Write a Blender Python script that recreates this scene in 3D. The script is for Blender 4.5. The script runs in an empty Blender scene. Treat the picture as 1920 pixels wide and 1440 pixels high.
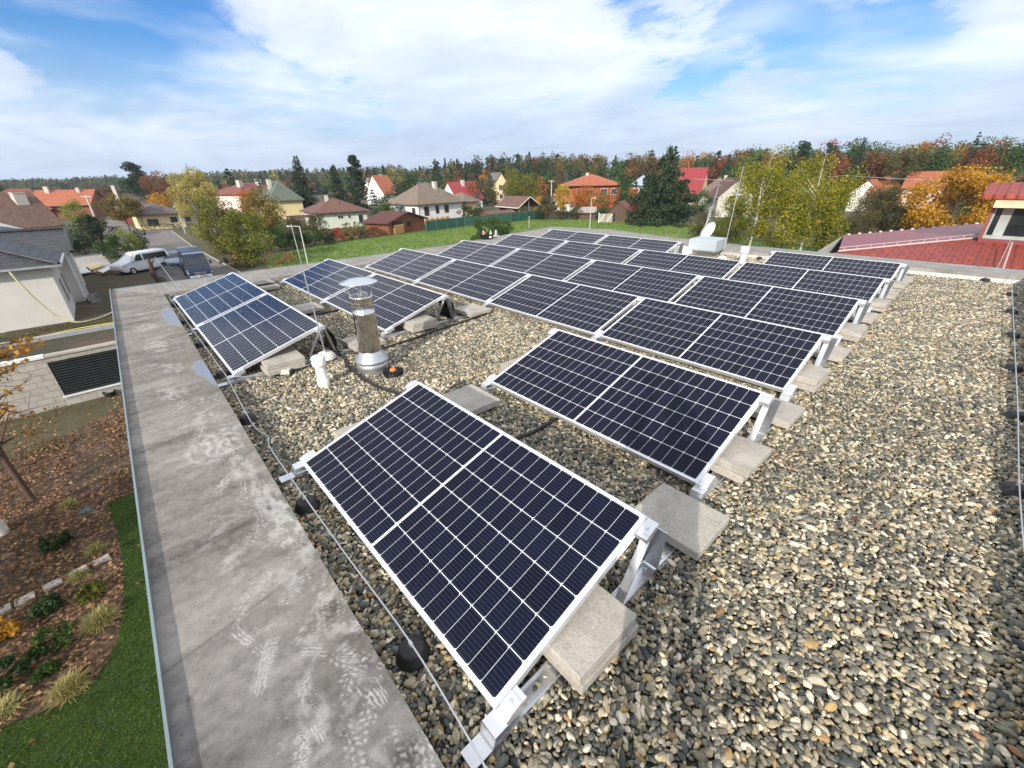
import bpy, math, random
import numpy as np
from mathutils import Vector, Matrix

# ------------------------------------------------------------------ camera
scene = bpy.context.scene
CAM = np.array([2.7882, -0.5197, 1.8874])
YAW, PITCH, ROLL, FPX = -0.8315, 0.4595, -0.0153, 784.54
fw = np.array([math.sin(YAW)*math.cos(PITCH), math.cos(YAW)*math.cos(PITCH), -math.sin(PITCH)])
rt = np.array([math.cos(YAW), -math.sin(YAW), 0.0]); up = np.cross(rt, fw)
RR = rt*math.cos(ROLL)+up*math.sin(ROLL); UU = -rt*math.sin(ROLL)+up*math.cos(ROLL)
cd = bpy.data.cameras.new("camera"); cam = bpy.data.objects.new("camera", cd)
scene.collection.objects.link(cam)
cam.matrix_world = Matrix(((RR[0], UU[0], -fw[0], CAM[0]), (RR[1], UU[1], -fw[1], CAM[1]), (RR[2], UU[2], -fw[2], CAM[2]), (0, 0, 0, 1)))
cd.sensor_width = 36; cd.lens = FPX/1920*36; cd.clip_start = 0.05; cd.clip_end = 20000
scene.camera = cam

# ------------------------------------------------------------------ light
SUN = np.array([1.0, -1.95, 1.0]); SUN = SUN/np.linalg.norm(SUN)
sun_el = math.asin(SUN[2]); sun_az = math.atan2(SUN[0], SUN[1])
ld = bpy.data.lights.new("sun", 'SUN'); ld.energy = 4.2; ld.angle = math.radians(0.55); ld.color = (1.0, 0.93, 0.83)
lo = bpy.data.objects.new("sun", ld); scene.collection.objects.link(lo)
lo.rotation_euler = Vector(tuple(-SUN)).to_track_quat('-Z', 'Y').to_euler()
world = bpy.data.worlds.new("World"); scene.world = world; world.use_nodes = True
scene.view_settings.view_transform = 'Standard'; scene.view_settings.look = 'None'
scene.view_settings.exposure = 0.25; scene.view_settings.gamma = 1.0; scene.view_settings.use_curve_mapping = False

class NT:
    """small node-graph helper"""
    def __init__(s, tree): s.t = tree; tree.nodes.clear()
    def n(s, typ, **kw):
        nd = s.t.nodes.new(typ)
        for k, v in kw.items():
            if k.startswith('i_'):
                key = k[2:]; key = int(key) if key.isdigit() else key.replace('_', ' ')
                s.inp(nd.inputs[key], v)
            else: setattr(nd, k, v)
        return nd
    def inp(s, sock, v):
        if isinstance(v, bpy.types.NodeSocket): s.t.links.new(v, sock)
        elif isinstance(v, bpy.types.Node): s.t.links.new(v.outputs[0], sock)
        else:
            if isinstance(v, tuple) and len(v) == 3 and sock.type == 'RGBA': v = v+(1,)
            sock.default_value = v
    def math(s, op, a, b=0.0, c=None, clamp=False):
        nd = s.t.nodes.new('ShaderNodeMath'); nd.operation = op; nd.use_clamp = clamp
        s.inp(nd.inputs[0], a); s.inp(nd.inputs[1], b)
        if c is not None: s.inp(nd.inputs[2], c)
        return nd.outputs[0]
    def vmath(s, op, a, b=None):
        nd = s.t.nodes.new('ShaderNodeVectorMath'); nd.operation = op; s.inp(nd.inputs[0], a)
        if b is not None: s.inp(nd.inputs[1], b)
        return nd.outputs[0]
    def ramp(s, f, stops, interp='LINEAR'):
        nd = s.t.nodes.new('ShaderNodeValToRGB'); nd.color_ramp.interpolation = interp
        e = nd.color_ramp.elements
        while len(e) < len(stops): e.new(0.5)
        for el, (p, c) in zip(e, stops):
            el.position = p; el.color = (c+(1,)) if isinstance(c, tuple) else (c, c, c, 1)
        s.inp(nd.inputs[0], f); return nd.outputs[0]
    def mix(s, f, a, b, blend='MIX'):
        nd = s.t.nodes.new('ShaderNodeMix'); nd.data_type = 'RGBA'; nd.blend_type = blend; nd.clamp_factor = True
        s.inp(nd.inputs[0], f); s.inp(nd.inputs[6], a); s.inp(nd.inputs[7], b); return nd.outputs[2]
    def noise(s, vec, scale, detail=4.0, rough=0.55, dist=0.0):
        nd = s.n('ShaderNodeTexNoise'); nd.inputs['Scale'].default_value = scale; nd.inputs['Detail'].default_value = detail
        nd.inputs['Roughness'].default_value = rough; nd.inputs['Distortion'].default_value = dist
        if vec is not None: s.inp(nd.inputs['Vector'], vec)
        return nd.outputs['Fac']
    def mapping(s, vec, scale=(1, 1, 1), rot=(0, 0, 0), loc=(0, 0, 0)):
        nd = s.n('ShaderNodeMapping'); s.inp(nd.inputs['Vector'], vec)
        nd.inputs['Scale'].default_value = scale; nd.inputs['Rotation'].default_value = rot; nd.inputs['Location'].default_value = loc
        return nd.outputs[0]

# sky: Nishita with wind-drawn altocumulus / cirrus on a plane above the viewer
w = NT(world.node_tree)
sky = w.n('ShaderNodeTexSky', sky_type='NISHITA', sun_disc=False, sun_elevation=sun_el, sun_rotation=sun_az, air_density=1.0, dust_density=1.2, ozone_density=2.2)
tc = w.n('ShaderNodeTexCoord').outputs['Generated']
sp = w.n('ShaderNodeSeparateXYZ'); w.inp(sp.inputs[0], w.vmath('NORMALIZE', tc))
zz = w.math('ADD', w.math('MAXIMUM', sp.outputs[2], 0.0), 0.13)
cx = w.math('DIVIDE', sp.outputs[0], zz); cy = w.math('DIVIDE', sp.outputs[1], zz)
cmb = w.n('ShaderNodeCombineXYZ'); w.inp(cmb.inputs[0], cx); w.inp(cmb.inputs[1], cy)
CS = (0.5, 0.5, 1.0)
dirn = w.vmath('NORMALIZE', tc)
wn_ = w.n('ShaderNodeTexNoise'); w.inp(wn_.inputs['Vector'], cmb); wn_.inputs['Scale'].default_value = 0.55; wn_.inputs['Detail'].default_value = 4
warp = w.vmath('ADD', cmb, w.vmath('MULTIPLY', w.vmath('SUBTRACT', wn_.outputs['Color'], (.5, .5, .5)), (1.3, 1.3, 0)))
cl1 = w.noise(w.mapping(warp, scale=(0.55, 0.8, 1), rot=(0, 0, 0.7), loc=(3.1, 1.7, 0.0)), 1.0, 5.0, 0.55, 0.0)
cl2 = w.noise(w.mapping(warp, scale=(0.8, 1.5, 1), rot=(0, 0, 0.35), loc=(1.3, 4.2, 2)), 1.9, 7.0, 0.62, 0.25)
cl3 = w.noise(w.mapping(cmb, scale=(1, 1.5, 1), rot=(0, 0, -0.3), loc=(7.3, 0.2, 5)), 7.0, 5.0, 0.65, 0.3)
def sray(x, y):
    v = fw+RR*(x-960)/FPX-UU*(y-720)/FPX; return tuple(float(a) for a in v/np.linalg.norm(v))
wd = w.vmath('NORMALIZE', w.vmath('ADD', dirn, w.vmath('MULTIPLY', w.vmath('SUBTRACT', wn_.outputs['Color'], (.5, .5, .5)), (.22, .22, .10))))
gap = 0.0
for (x, y, k, a) in [(200, 15, 90, .42), (270, 75, 110, .62), (215, 120, 160, .34), (590, 195, 420, .40), (520, 205, 520, .26), (1190, -45, 260, .40), (1420, 5, 220, .34), (1600, 35, 260, .34), (1790, 20, 200, .32), (1290, 150, 420, .26), (1180, 178, 500, .20), (1480, 118, 420, .20), (1000, 195, 500, .20), (700, 215, 900, .24), (1650, 235, 900, .18), (1350, 245, 900, .18), (60, 130, 500, .14)]:
    dn = w.n('ShaderNodeVectorMath', operation='DOT_PRODUCT'); w.inp(dn.inputs[0], wd); dn.inputs[1].default_value = sray(x, y)
    gap = w.math('ADD', gap, w.math('MULTIPLY', w.math('EXPONENT', w.math('MULTIPLY', w.math('SUBTRACT', dn.outputs['Value'], 1.0), k)), a))
cm = w.math('ADD', w.math('MULTIPLY', cl1, 0.55), w.math('ADD', w.math('MULTIPLY', cl2, 0.55), w.math('MULTIPLY', cl3, 0.24)))
cov = w.ramp(w.math('SUBTRACT', w.math('ADD', cm, 0.165), w.math('MULTIPLY', gap, 0.95)), [(0.42, 0.0), (0.50, 0.18), (0.585, 0.74), (0.68, 0.97)])
shade = w.ramp(w.math('ADD', w.math('MULTIPLY', cl2, .6), w.math('MULTIPLY', cl1, .4)), [(0.38, (0.93, 0.95, 1.0)), (0.52, (0.84, 0.87, 0.93)), (0.66, (0.72, 0.76, 0.84))])
low = w.ramp(sp.outputs[2], [(0.0, (0.62, 0.72, 0.86)), (0.06, (0.72, 0.80, 0.90)), (0.16, (0.92, 0.95, 0.99)), (0.32, (1.0, 1.0, 1.0))])
lst = w.noise(w.mapping(w.vmath('ADD', dirn, w.vmath('MULTIPLY', w.vmath('SUBTRACT', wn_.outputs['Color'], (.5, .5, .5)), (.15, .15, .05))), scale=(1.5, 1.5, 6.5)), 1.6, 6.0, 0.55, 0.15)
lowc = w.mix(w.ramp(sp.outputs[2], [(0.02, 0.35), (0.10, 1.0), (0.30, 0.8), (0.5, 0.0)]), (1.0, 1.0, 1.0), w.ramp(lst, [(0.33, (0.74, 0.81, 0.92)), (0.50, (0.93, 0.96, 1.0)), (0.64, (1.12, 1.12, 1.12))]))
cloudc = w.vmath('MULTIPLY', w.vmath('MULTIPLY', w.vmath('MULTIPLY', shade, low), lowc), (7.6, 7.6, 7.6))
skt = w.ramp(sp.outputs[2], [(0.0, (0.75, 0.90, 1.05)), (0.15, (0.40, 0.74, 1.08)), (0.5, (0.22, 0.58, 1.14))])
skyc = w.mix(1.0, sky, skt, 'MULTIPLY')
skm = w.mix(w.math('MAXIMUM', w.math('MULTIPLY', cov, 0.95), w.math('ADD', w.ramp(sp.outputs[2], [(0.0, 0.85), (0.08, 0.50), (0.2, 0.0)]), w.math('MULTIPLY', w.ramp(lst, [(0.42, 0.0), (0.62, 0.75)]), w.ramp(sp.outputs[2], [(0.04, 1.0), (0.18, 0.8), (0.36, 0.0)])), clamp=True)), skyc, cloudc)
bg = w.n('ShaderNodeBackground'); w.inp(bg.inputs[0], skm); bg.inputs[1].default_value = 0.135
w.inp(w.n('ShaderNodeOutputWorld').inputs[0], bg)

# ------------------------------------------------------------------ helpers
HAZE = 0.00026
G = -6.5                                   # level of the garden and the streets below the roof
def ray(x, y):
    v = fw+RR*(x-960)/FPX-UU*(y-720)/FPX
    return v/np.linalg.norm(v)
def at(x, y, z=G):
    v = ray(x, y); return CAM+v*(z-CAM[2])/v[2]
def aty(x, y, Y):
    v = ray(x, y); return CAM+v*(Y-CAM[1])/v[1]
def far(x, D, z=G):
    v = ray(x, 400.0); v = v/math.hypot(v[0], v[1]); p = CAM+v*D; p[2] = z; return p
def depth(P): return float((np.array(P)-CAM)@fw)
def vh(P, ty):
    """height above P at which a vertical post reaches image row ty"""
    lo_, hi_ = 0.0, 40.0
    for _ in range(40):
        m = (lo_+hi_)/2; Q = np.array(P)+[0, 0, m]-CAM
        if 720-FPX*(Q@UU)/(Q@fw) > ty: lo_ = m
        else: hi_ = m
    return lo_
def link(o): scene.collection.objects.link(o); return o

class MB:
    def __init__(s): s.v = []; s.f = []; s.sm = []; s.uv = {}
    def add(s, vs, fs, smooth=False, M=None):
        b = len(s.v)
        for p in vs:
            p = Vector(p)
            if M is not None: p = M @ p
            s.v.append(tuple(p))
        for f in fs: s.f.append(tuple(b+i for i in f)); s.sm.append(smooth)
        return s
    def box(s, x0, x1, y0, y1, z0, z1, M=None):
        vs = [(x, y, z) for z in (z0, z1) for y in (y0, y1) for x in (x0, x1)]
        return s.add(vs, [(0, 2, 3, 1), (4, 5, 7, 6), (0, 1, 5, 4), (2, 6, 7, 3), (0, 4, 6, 2), (1, 3, 7, 5)], False, M)
    def hexa(s, b, t):
        """b, t: four points each, counter-clockwise from above"""
        return s.add(list(b)+list(t), [(3, 2, 1, 0), (4, 5, 6, 7), (0, 1, 5, 4), (1, 2, 6, 5), (2, 3, 7, 6), (3, 0, 4, 7)])
    def prism(s, pts, z0, z1, M=None):
        n = len(pts); vs = [(p[0], p[1], z0) for p in pts]+[(p[0], p[1], z1) for p in pts]
        return s.add(vs, [tuple(range(n-1, -1, -1)), tuple(range(n, 2*n))]+[(i, (i+1) % n, n+(i+1) % n, n+i) for i in range(n)], False, M)
    def tube(s, pts, rad, n=8, cap=True, M=None):
        pts = [Vector(p) for p in pts]; k = len(pts)
        rad = [rad]*k if not hasattr(rad, '__len__') else rad
        vs = []; ref = None
        for i, p in enumerate(pts):
            d = (pts[min(i+1, k-1)]-pts[max(i-1, 0)]).normalized()
            if ref is None: ref = Vector((0, 0, 1)) if abs(d.z) < 0.9 else Vector((1, 0, 0))
            a = d.cross(ref).normalized(); b = d.cross(a).normalized(); ref = -b if False else ref
            for j in range(n):
                t = 2*math.pi*j/n; vs.append(p+(a*math.cos(t)+b*math.sin(t))*rad[i])
        fs = [(i*n+j, i*n+(j+1) % n, (i+1)*n+(j+1) % n, (i+1)*n+j) for i in range(k-1) for j in range(n)]
        s.add(vs, fs, True, M)
        if cap:
            s.add([vs[j] for j in range(n)], [tuple(range(n))], False, M)
            s.add([vs[(k-1)*n+j] for j in range(n)], [tuple(range(n-1, -1, -1))], False, M)
        return s
    def lathe(s, prof, n=24, M=None, smooth=True):
        vs = []
        for r, z in prof:
            for j in range(n):
                t = 2*math.pi*j/n; vs.append((r*math.cos(t), r*math.sin(t), z))
        k = len(prof)
        fs = [(i*n+j, i*n+(j+1) % n, (i+1)*n+(j+1) % n, (i+1)*n+j) for i in range(k-1) for j in range(n)]
        return s.add(vs, fs, smooth, M)
    def poly(s, pts, M=None): return s.add(pts, [tuple(range(len(pts)))], False, M)

def tag(o, label=None, cat=None, group=None, kind=None):
    if label: o['label'] = label
    if cat: o['category'] = cat
    if group: o['group'] = group
    if kind: o['kind'] = kind
    return o
def mkmesh(name, mb, off=(0, 0, 0)):
    me = bpy.data.meshes.new(name)
    vs = [(a[0]-off[0], a[1]-off[1], a[2]-off[2]) for a in mb.v]
    me.from_pydata(vs, [], mb.f); me.polygons.foreach_set('use_smooth', mb.sm); me.update(); return me
def thing(name, label, cat, loc=(0, 0, 0), rz=0.0, group=None):
    o = link(bpy.data.objects.new(name, None)); o.location = tuple(loc); o.rotation_euler = (0, 0, rz); o.empty_display_size = 0.2
    return tag(o, label, cat, group)
def part(name, mb, m, parent, world=False, bev=0, label=None):
    """mesh part; world=True when mb holds world coordinates and the thing is not rotated"""
    root = parent
    while root.parent: root = root.parent
    me = mkmesh(name, mb, tuple(root.location) if world else (0, 0, 0)); me.materials.append(m)
    o = link(bpy.data.objects.new(name, me)); o.parent = parent
    if bev:
        b = o.modifiers.new('bevel', 'BEVEL'); b.width = bev; b.segments = 2; b.limit_method = 'ANGLE'
    if label: o['label'] = label
    return o
def single(name, mb, m, label, cat, loc=(0, 0, 0), group=None, kind=None, rz=0.0, bev=0, world=True):
    me = mkmesh(name, mb, tuple(loc) if world else (0, 0, 0)); me.materials.append(m)
    o = link(bpy.data.objects.new(name, me)); o.location = tuple(loc); o.rotation_euler = (0, 0, rz)
    if bev:
        b = o.modifiers.new('bevel', 'BEVEL'); b.width = bev; b.segments = 2; b.limit_method = 'ANGLE'
    return tag(o, label, cat, group, kind)
def dup(o, loc=None, rz=None, label=None, scale=None):
    def cp(a, par):
        c = a.copy(); link(c); c.parent = par
        for ch in list(a.children): cp(ch, c)
        return c
    c = cp(o, None)
    if loc is not None: c.location = tuple(loc)
    if rz is not None: c.rotation_euler = (0, 0, rz)
    if scale is not None: c.scale = scale if hasattr(scale, '__len__') else (scale,)*3
    if label: c['label'] = label
    return c

# ------------------------------------------------------------------ materials
_m = {}
def new_mat(name):
    m = bpy.data.materials.new(name); m.use_nodes = True; return m, NT(m.node_tree)
def finish(t, col, rough=0.7, metal=0.0, bump=None, bdist=0.01, spec=0.5, **kw):
    p = t.n('ShaderNodeBsdfPrincipled'); t.inp(p.inputs['Base Color'], col); t.inp(p.inputs['Roughness'], rough)
    t.inp(p.inputs['Metallic'], metal); p.inputs['Specular IOR Level'].default_value = spec
    for k, v in kw.items(): t.inp(p.inputs[k.replace('_', ' ')], v)
    if bump is not None:
        b = t.n('ShaderNodeBump'); b.inputs['Distance'].default_value = bdist; b.inputs['Strength'].default_value = 1.0
        t.inp(b.inputs['Height'], bump); t.inp(p.inputs['Normal'], b)
    o = t.n('ShaderNodeOutputMaterial'); t.inp(o.inputs[0], p); return p
def mat(name, c, rough=0.7, metal=0.0, var=0.15, scale=3.0, bump=0.0, spec=0.5, c2=None):
    """plain material with mottling"""
    if name in _m: return _m[name]
    m, t = new_mat(name); oc = t.n('ShaderNodeTexCoord').outputs['Object']
    oi = t.n('ShaderNodeObjectInfo').outputs['Random']
    v = t.vmath('ADD', oc, t.vmath('MULTIPLY', (13.0, 7.0, 5.0), t.n('ShaderNodeCombineXYZ', i_0=oi, i_1=oi, i_2=oi).outputs[0]))
    f = t.noise(v, scale, 6, 0.6)
    a = tuple(max(0, x*(1-var)) for x in c); b = c2 if c2 else tuple(min(1, x*(1+var)) for x in c)
    col = t.ramp(f, [(0.32, a), (0.68, b)])
    finish(t, col, t.math('ADD', rough-0.06, t.math('MULTIPLY', f, 0.12)), metal, t.noise(v, scale*6, 4, 0.6) if bump else None, bump or 0.01, spec)
    _m[name] = m; return m
def sr(*c):
    """sRGB 0-255 -> linear"""
    return tuple(((x/255.0+0.055)/1.055)**2.4 if x > 10 else x/255.0/12.92 for x in c)

def leaf_mat(name, cols, trans=0.3, rough=0.55):
    if name in _m: return _m[name]
    m, t = new_mat(name)
    r = t.n('ShaderNodeNewGeometry').outputs['Random Per Island']
    oc = t.n('ShaderNodeTexCoord').outputs['Object']
    f = t.math('ADD', t.math('MULTIPLY', r, 0.62), t.math('MULTIPLY', t.math('SUBTRACT', t.noise(oc, 0.9, 3, 0.6), 0.30), 0.95), clamp=True)
    k = len(cols); cols = [tuple(min(.8, q*1.22) for q in c_) for c_ in cols]; col = t.ramp(f, [(i/(k-1), c) for i, c in enumerate(cols)])
    p = t.n('ShaderNodeBsdfPrincipled'); t.inp(p.inputs['Base Color'], col); p.inputs['Roughness'].default_value = rough
    p.inputs['Specular IOR Level'].default_value = 0.3
    tr = t.n('ShaderNodeBsdfTranslucent'); t.inp(tr.inputs[0], col)
    mx = t.n('ShaderNodeMixShader'); mx.inputs[0].default_value = trans
    t.inp(mx.inputs[1], p); t.inp(mx.inputs[2], tr)
    t.inp(t.n('ShaderNodeOutputMaterial').inputs[0], mx); _m[name] = m; return m

def tile_mat(name, c1, c2, course=0.11, rough=0.6, spotty=0.0, c3=None, lmin=.3):
    """roof tiles: courses follow height, columns follow the long direction"""
    if name in _m: return _m[name]
    m, t = new_mat(name); oc = t.n('ShaderNodeTexCoord').outputs['Object']
    sx = t.n('ShaderNodeSeparateXYZ'); t.inp(sx.inputs[0], oc)
    fz = t.math('FRACT', t.math('DIVIDE', sx.outputs[2], course))
    line = t.ramp(fz, [(0.0, lmin), (0.22, 1.0), (0.9, 0.92), (1.0, 0.6)])
    cell = t.n('ShaderNodeTexVoronoi'); t.inp(cell.inputs['Vector'], t.mapping(oc, scale=(3.5, 3.5, 1/course))); cell.inputs['Scale'].default_value = 1.0
    hs = t.n('ShaderNodeSeparateColor'); t.inp(hs.inputs[0], cell.outputs['Color'])
    big = t.noise(oc, 0.7, 5, 0.6)
    f = t.math('ADD', t.math('MULTIPLY', hs.outputs[0], 0.5), t.math('MULTIPLY', big, 0.5))
    col = t.ramp(f, [(0.25, c1), (0.75, c2)])
    if spotty: col = t.mix(t.math('MULTIPLY', t.ramp(t.noise(oc, 9, 4, 0.7), [(0.5, 0.0), (0.62, 1.0)]), spotty), col, c3)
    col = t.mix(1.0, col, line, 'MULTIPLY')
    finish(t, col, rough, 0, fz, 0.02)
    _m[name] = m; return m

# ------------------------------------------------------------------ ground
m, t = new_mat('ground_mat'); oc = t.n('ShaderNodeTexCoord').outputs['Object']
f1 = t.noise(oc, 0.05, 5, 0.6); f2 = t.noise(oc, 1.6, 6, 0.7)
c = t.mix(t.ramp(f1, [(0.4, 0.0), (0.62, 1.0)]), (0.055, 0.075, 0.022), (0.11, 0.095, 0.05))
c = t.mix(t.ramp(f2, [(0.35, 0.0), (0.7, 0.7)]), c, (0.09, 0.06, 0.03))
finish(t, c, 0.95, 0, f2, 0.05); M_ground = m
m, t = new_mat('field_mat'); oc = t.n('ShaderNodeTexCoord').outputs['Object']
f1 = t.noise(t.mapping(oc, scale=(0.35, 1, 1), rot=(0, 0, 0.75)), 0.16, 6, 0.65); f2 = t.noise(oc, 6, 6, 0.8); f3 = t.noise(oc, 0.9, 5, 0.7)
c = t.ramp(f1, [(0.3, (0.075, 0.165, 0.022)), (0.5, (0.135, 0.235, 0.035)), (0.7, (0.23, 0.28, 0.06))])
c = t.mix(t.ramp(f2, [(0.4, 0.0), (0.75, 0.6)]), c, (0.045, 0.10, 0.018)); c = t.mix(t.ramp(f3, [(0.48, 0.0), (0.66, 0.75)]), c, (0.24, 0.22, 0.075)); c = t.mix(t.ramp(t.noise(oc, .35, 5, .7), [(0.52, 0.0), (0.66, 0.6)]), c, (0.05, 0.10, 0.02))
finish(t, c, 0.95, 0, f2, 0.06); M_field = m
m, t = new_mat('asphalt_mat'); oc = t.n('ShaderNodeTexCoord').outputs['Object']
f1 = t.noise(oc, 0.35, 6, 0.6); f2 = t.noise(oc, 14, 4, 0.7)
c = t.ramp(f1, [(0.3, (0.15, 0.135, 0.12)), (0.7, (0.25, 0.225, 0.20))]); c = t.mix(t.math('MULTIPLY', f2, 0.4), c, (0.09, 0.085, 0.08))
finish(t, c, 0.9, 0, f2, 0.01); M_asph = m
m, t = new_mat('soil_mat'); oc = t.n('ShaderNodeTexCoord').outputs['Object']
f1 = t.noise(oc, 0.45, 6, 0.65, 0.5); f2 = t.noise(oc, 9, 6, 0.75)
c = t.ramp(f1, [(0.35, (0.045, 0.055, 0.02)), (0.5, (0.085, 0.062, 0.035)), (0.65, (0.13, 0.09, 0.055))])
c = t.mix(t.math('MULTIPLY', f2, 0.6), c, (0.04, 0.03, 0.02))
finish(t, c, 0.95, 0, f2, 0.04); M_soil = m
m, t = new_mat('mulch_mat'); oc = t.n('ShaderNodeTexCoord').outputs['Object']
vo = t.n('ShaderNodeTexVoronoi'); t.inp(vo.inputs['Vector'], oc); vo.inputs['Scale'].default_value = 16
hs = t.n('ShaderNodeSeparateColor'); t.inp(hs.inputs[0], vo.outputs['Color'])
c = t.ramp(hs.outputs[0], [(0.0, (0.035, 0.02, 0.012)), (0.5, (0.09, 0.05, 0.03)), (0.8, (0.17, 0.095, 0.05)), (1.0, (0.26, 0.17, 0.10))])
c = t.mix(t.ramp(t.noise(oc, 0.8, 4, 0.6), [(0.4, 0.0), (0.65, 0.7)]), c, (0.045, 0.035, 0.018))
finish(t, c, 0.95, 0, hs.outputs[0], 0.02); M_mulch = m
m, t = new_mat('lawn_mat'); oc = t.n('ShaderNodeTexCoord').outputs['Object']
c = t.ramp(t.noise(oc, 5, 6, 0.7), [(0.3, (0.018, 0.045, 0.008)), (0.7, (0.05, 0.10, 0.015))])
finish(t, c, 0.95, 0, t.noise(oc, 60, 3, 0.7), 0.02); M_lawn = m

g = MB(); R0 = 6000
g.add([(-R0, -R0, G), (R0, -R0, G), (R0, R0, G), (-R0, R0, G)], [(0, 1, 2, 3)])
single('ground', g, M_ground, None, None, kind='structure')
def sheet(name, pts, dz, m, **kw):
    b = MB(); b.poly([(p[0], p[1], G+dz) for p in pts]); return single(name, b, m, None, None, kind='structure', **kw)
fld = [at(500, 500)[:2], at(505, 482)[:2], at(560, 466)[:2], at(610, 456)[:2], at(690, 447)[:2], at(800, 434)[:2], at(870, 424)[:2], at(960, 412)[:2], at(1110, 412)[:2], at(1210, 415)[:2], at(1300, 417)[:2],
       at(1330, 440)[:2], (-14, 64), (2, 60), (6, 30), (-12, 20), (-26, 14)]
sheet('field', fld, 0.02, M_field)
sheet('road', [(-150, -6), (-60.5, 2.2), (-46, 2.6), (-30, 2.4), (-20, 3.5), (-20, 9.0), (-44.4, 8.3), (-72, 8.1), (-104, 9.0), (-112, 14), (-120, 12), (-112, 4.5), (-150, 3)], 0.03, M_asph)
kb = MB()
for a, b in (((-104, 9.1), (-72, 8.2)), ((-72, 8.2), (-44.4, 8.4)), ((-44.4, 8.4), (-20, 9.1)), ((-96, -1.1), (-60.5, 2.1))):
    a = Vector((a[0], a[1], G+0.05)); b = Vector((b[0], b[1], G+0.05)); d = (b-a).normalized(); nn = Vector((-d.y, d.x, 0))*0.07
    kb.hexa([a-nn-Vector((0, 0, .1)), b-nn-Vector((0, 0, .1)), b+nn-Vector((0, 0, .1)), a+nn-Vector((0, 0, .1))], [a-nn+Vector((0, 0, .05)), b-nn+Vector((0, 0, .05)), b+nn+Vector((0, 0, .05)), a+nn+Vector((0, 0, .05))])
single('road_kerb', kb, mat('kerb', (0.42, 0.40, 0.37), 0.9), None, None, kind='structure')
sheet('yard', [(-62, -3), (-60, 1.9), (-48, 2.5), (-30, 2.3), (-22, 1.5), (-22, -7), (-40, -7)], 0.02, M_soil)
bed = [(-20.5, -1.0), (-7.95, -0.9), (-2.5, -1.0), (-1.5, -9), (-12, -9.5), (-16.5, -6)]
sheet('garden_bed', bed, 0.02, M_mulch)
lawn_px = [(203, 948), (222, 1000), (232, 1060), (234, 1150), (222, 1205), (185, 1270), (120, 1325), (0, 1368)]
lawn = [tuple(at(x, y)[:2]) for x, y in lawn_px]+[(-3.6, -6.5), (-1.4, -6.0), (-1.4, -0.95), (-12.5, -0.95)]
sheet('lawn', lawn, 0.04, M_lawn)

# ------------------------------------------------------------------ our building and its flat roof
PH = 0.12
yin = lambda x: -0.20-0.018*x
yout = lambda x: -0.88-0.015*x
XF, XR = -6.8, 3.56
cornF = at(1032, 426, PH)[:2]
outer = [(-7.85, yout(-7.85)), (4.25, yout(4.25)), (4.25, 12.3), (1.69, 12.2), (-1.6, 12.15), (-3.6, 12.35), (-6.5, 12.95), (float(cornF[0]), float(cornF[1])), (-7.85, 6.7)]
inner = [(XF, yin(XF)), (XR, yin(XR)), (XR, 11.55), (1.8, 11.35), (-0.9, 11.2), (-3.2, 11.25), (-6.4, 11.5), (XF, 11.4), (XF, 6.7)]
m, t = new_mat('wall_plaster'); oc = t.n('ShaderNodeTexCoord').outputs['Object']
finish(t, t.ramp(t.noise(oc, 1.5, 6), [(0.3, (0.55, 0.53, 0.49)), (0.7, (0.66, 0.64, 0.60))]), 0.9, 0, t.noise(oc, 80, 3), 0.003); M_plaster = m
house = thing('flat_roof_house', 'flat-roofed house under the camera, pebble roof edged by a grey membrane parapet', 'house', (-2, 5, G))
b = MB(); ins = [(x+(0.06 if x < 0 else -0.06), y+(0.06 if y < 3 else -0.06)) for x, y in outer]
b.prism(ins, G-0.3, -0.08); part('wall', b, M_plaster, house, True)
# deck under the pebbles
m, t = new_mat('gravel_bed'); oc = t.n('ShaderNodeTexCoord').outputs['Object']
vo = t.n('ShaderNodeTexVoronoi'); t.inp(vo.inputs['Vector'], oc); vo.inputs['Scale'].default_value = 75
hs = t.n('ShaderNodeSeparateColor'); t.inp(hs.inputs[0], vo.outputs['Color'])
c = t.ramp(hs.outputs[0], [(0.0, (0.035, 0.036, 0.033)), (0.5, (0.10, 0.092, 0.072)), (1.0, (0.24, 0.21, 0.15))])
finish(t, c, 0.9, 0, t.math('MULTIPLY', vo.outputs['Distance'], -1.0), 0.02); M_bed = m
b = MB(); b.poly([(x, y, -0.022) for x, y in [(XF-.02, yin(XF)-.02), (XR+.02, yin(XR)-.02), (XR+.02, 11.6), (-6.0, 11.6), (XF-.02, 11.45)]])
part('roof_deck', b, M_bed, house, True)

# parapet top: fine grid carrying the trodden dirt as a colour attribute
rng = np.random.default_rng(5)
def vnoise(x, y, s, seed):
    """smooth value noise"""
    r = np.random.default_rng(seed).random((256, 256)); X = x/s; Y = y/s
    i = np.floor(X).astype(int); j = np.floor(Y).astype(int); fx = X-i; fy = Y-j
    fx = fx*fx*(3-2*fx); fy = fy*fy*(3-2*fy)
    g00 = r[i % 256, j % 256]; g10 = r[(i+1) % 256, j % 256]; g01 = r[i % 256, (j+1) % 256]; g11 = r[(i+1) % 256, (j+1) % 256]
    return (g00*(1-fx)+g10*fx)*(1-fy)+(g01*(1-fx)+g11*fx)*fy
def fbm(x, y, s, seed, o=5):
    v = 0; a = 0.5; tot = 0
    for k in range(o): v = v+a*vnoise(x, y, s/2**k, seed+k); tot += a; a *= 0.55
    return v/tot
xs = np.concatenate([np.arange(-7.85, -3.5, 0.014), np.arange(-3.5, 0.2, 0.008), np.arange(0.2, 2.9, 0.0052), np.arange(2.9, 4.25, 0.05)])
nt = 118; tt = np.linspace(0, 1, nt)
X, T = np.meshgrid(xs, tt, indexing='ij')
Y = (-0.88-0.015*X)*(1-T)+(-0.20-0.018*X)*T
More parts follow.
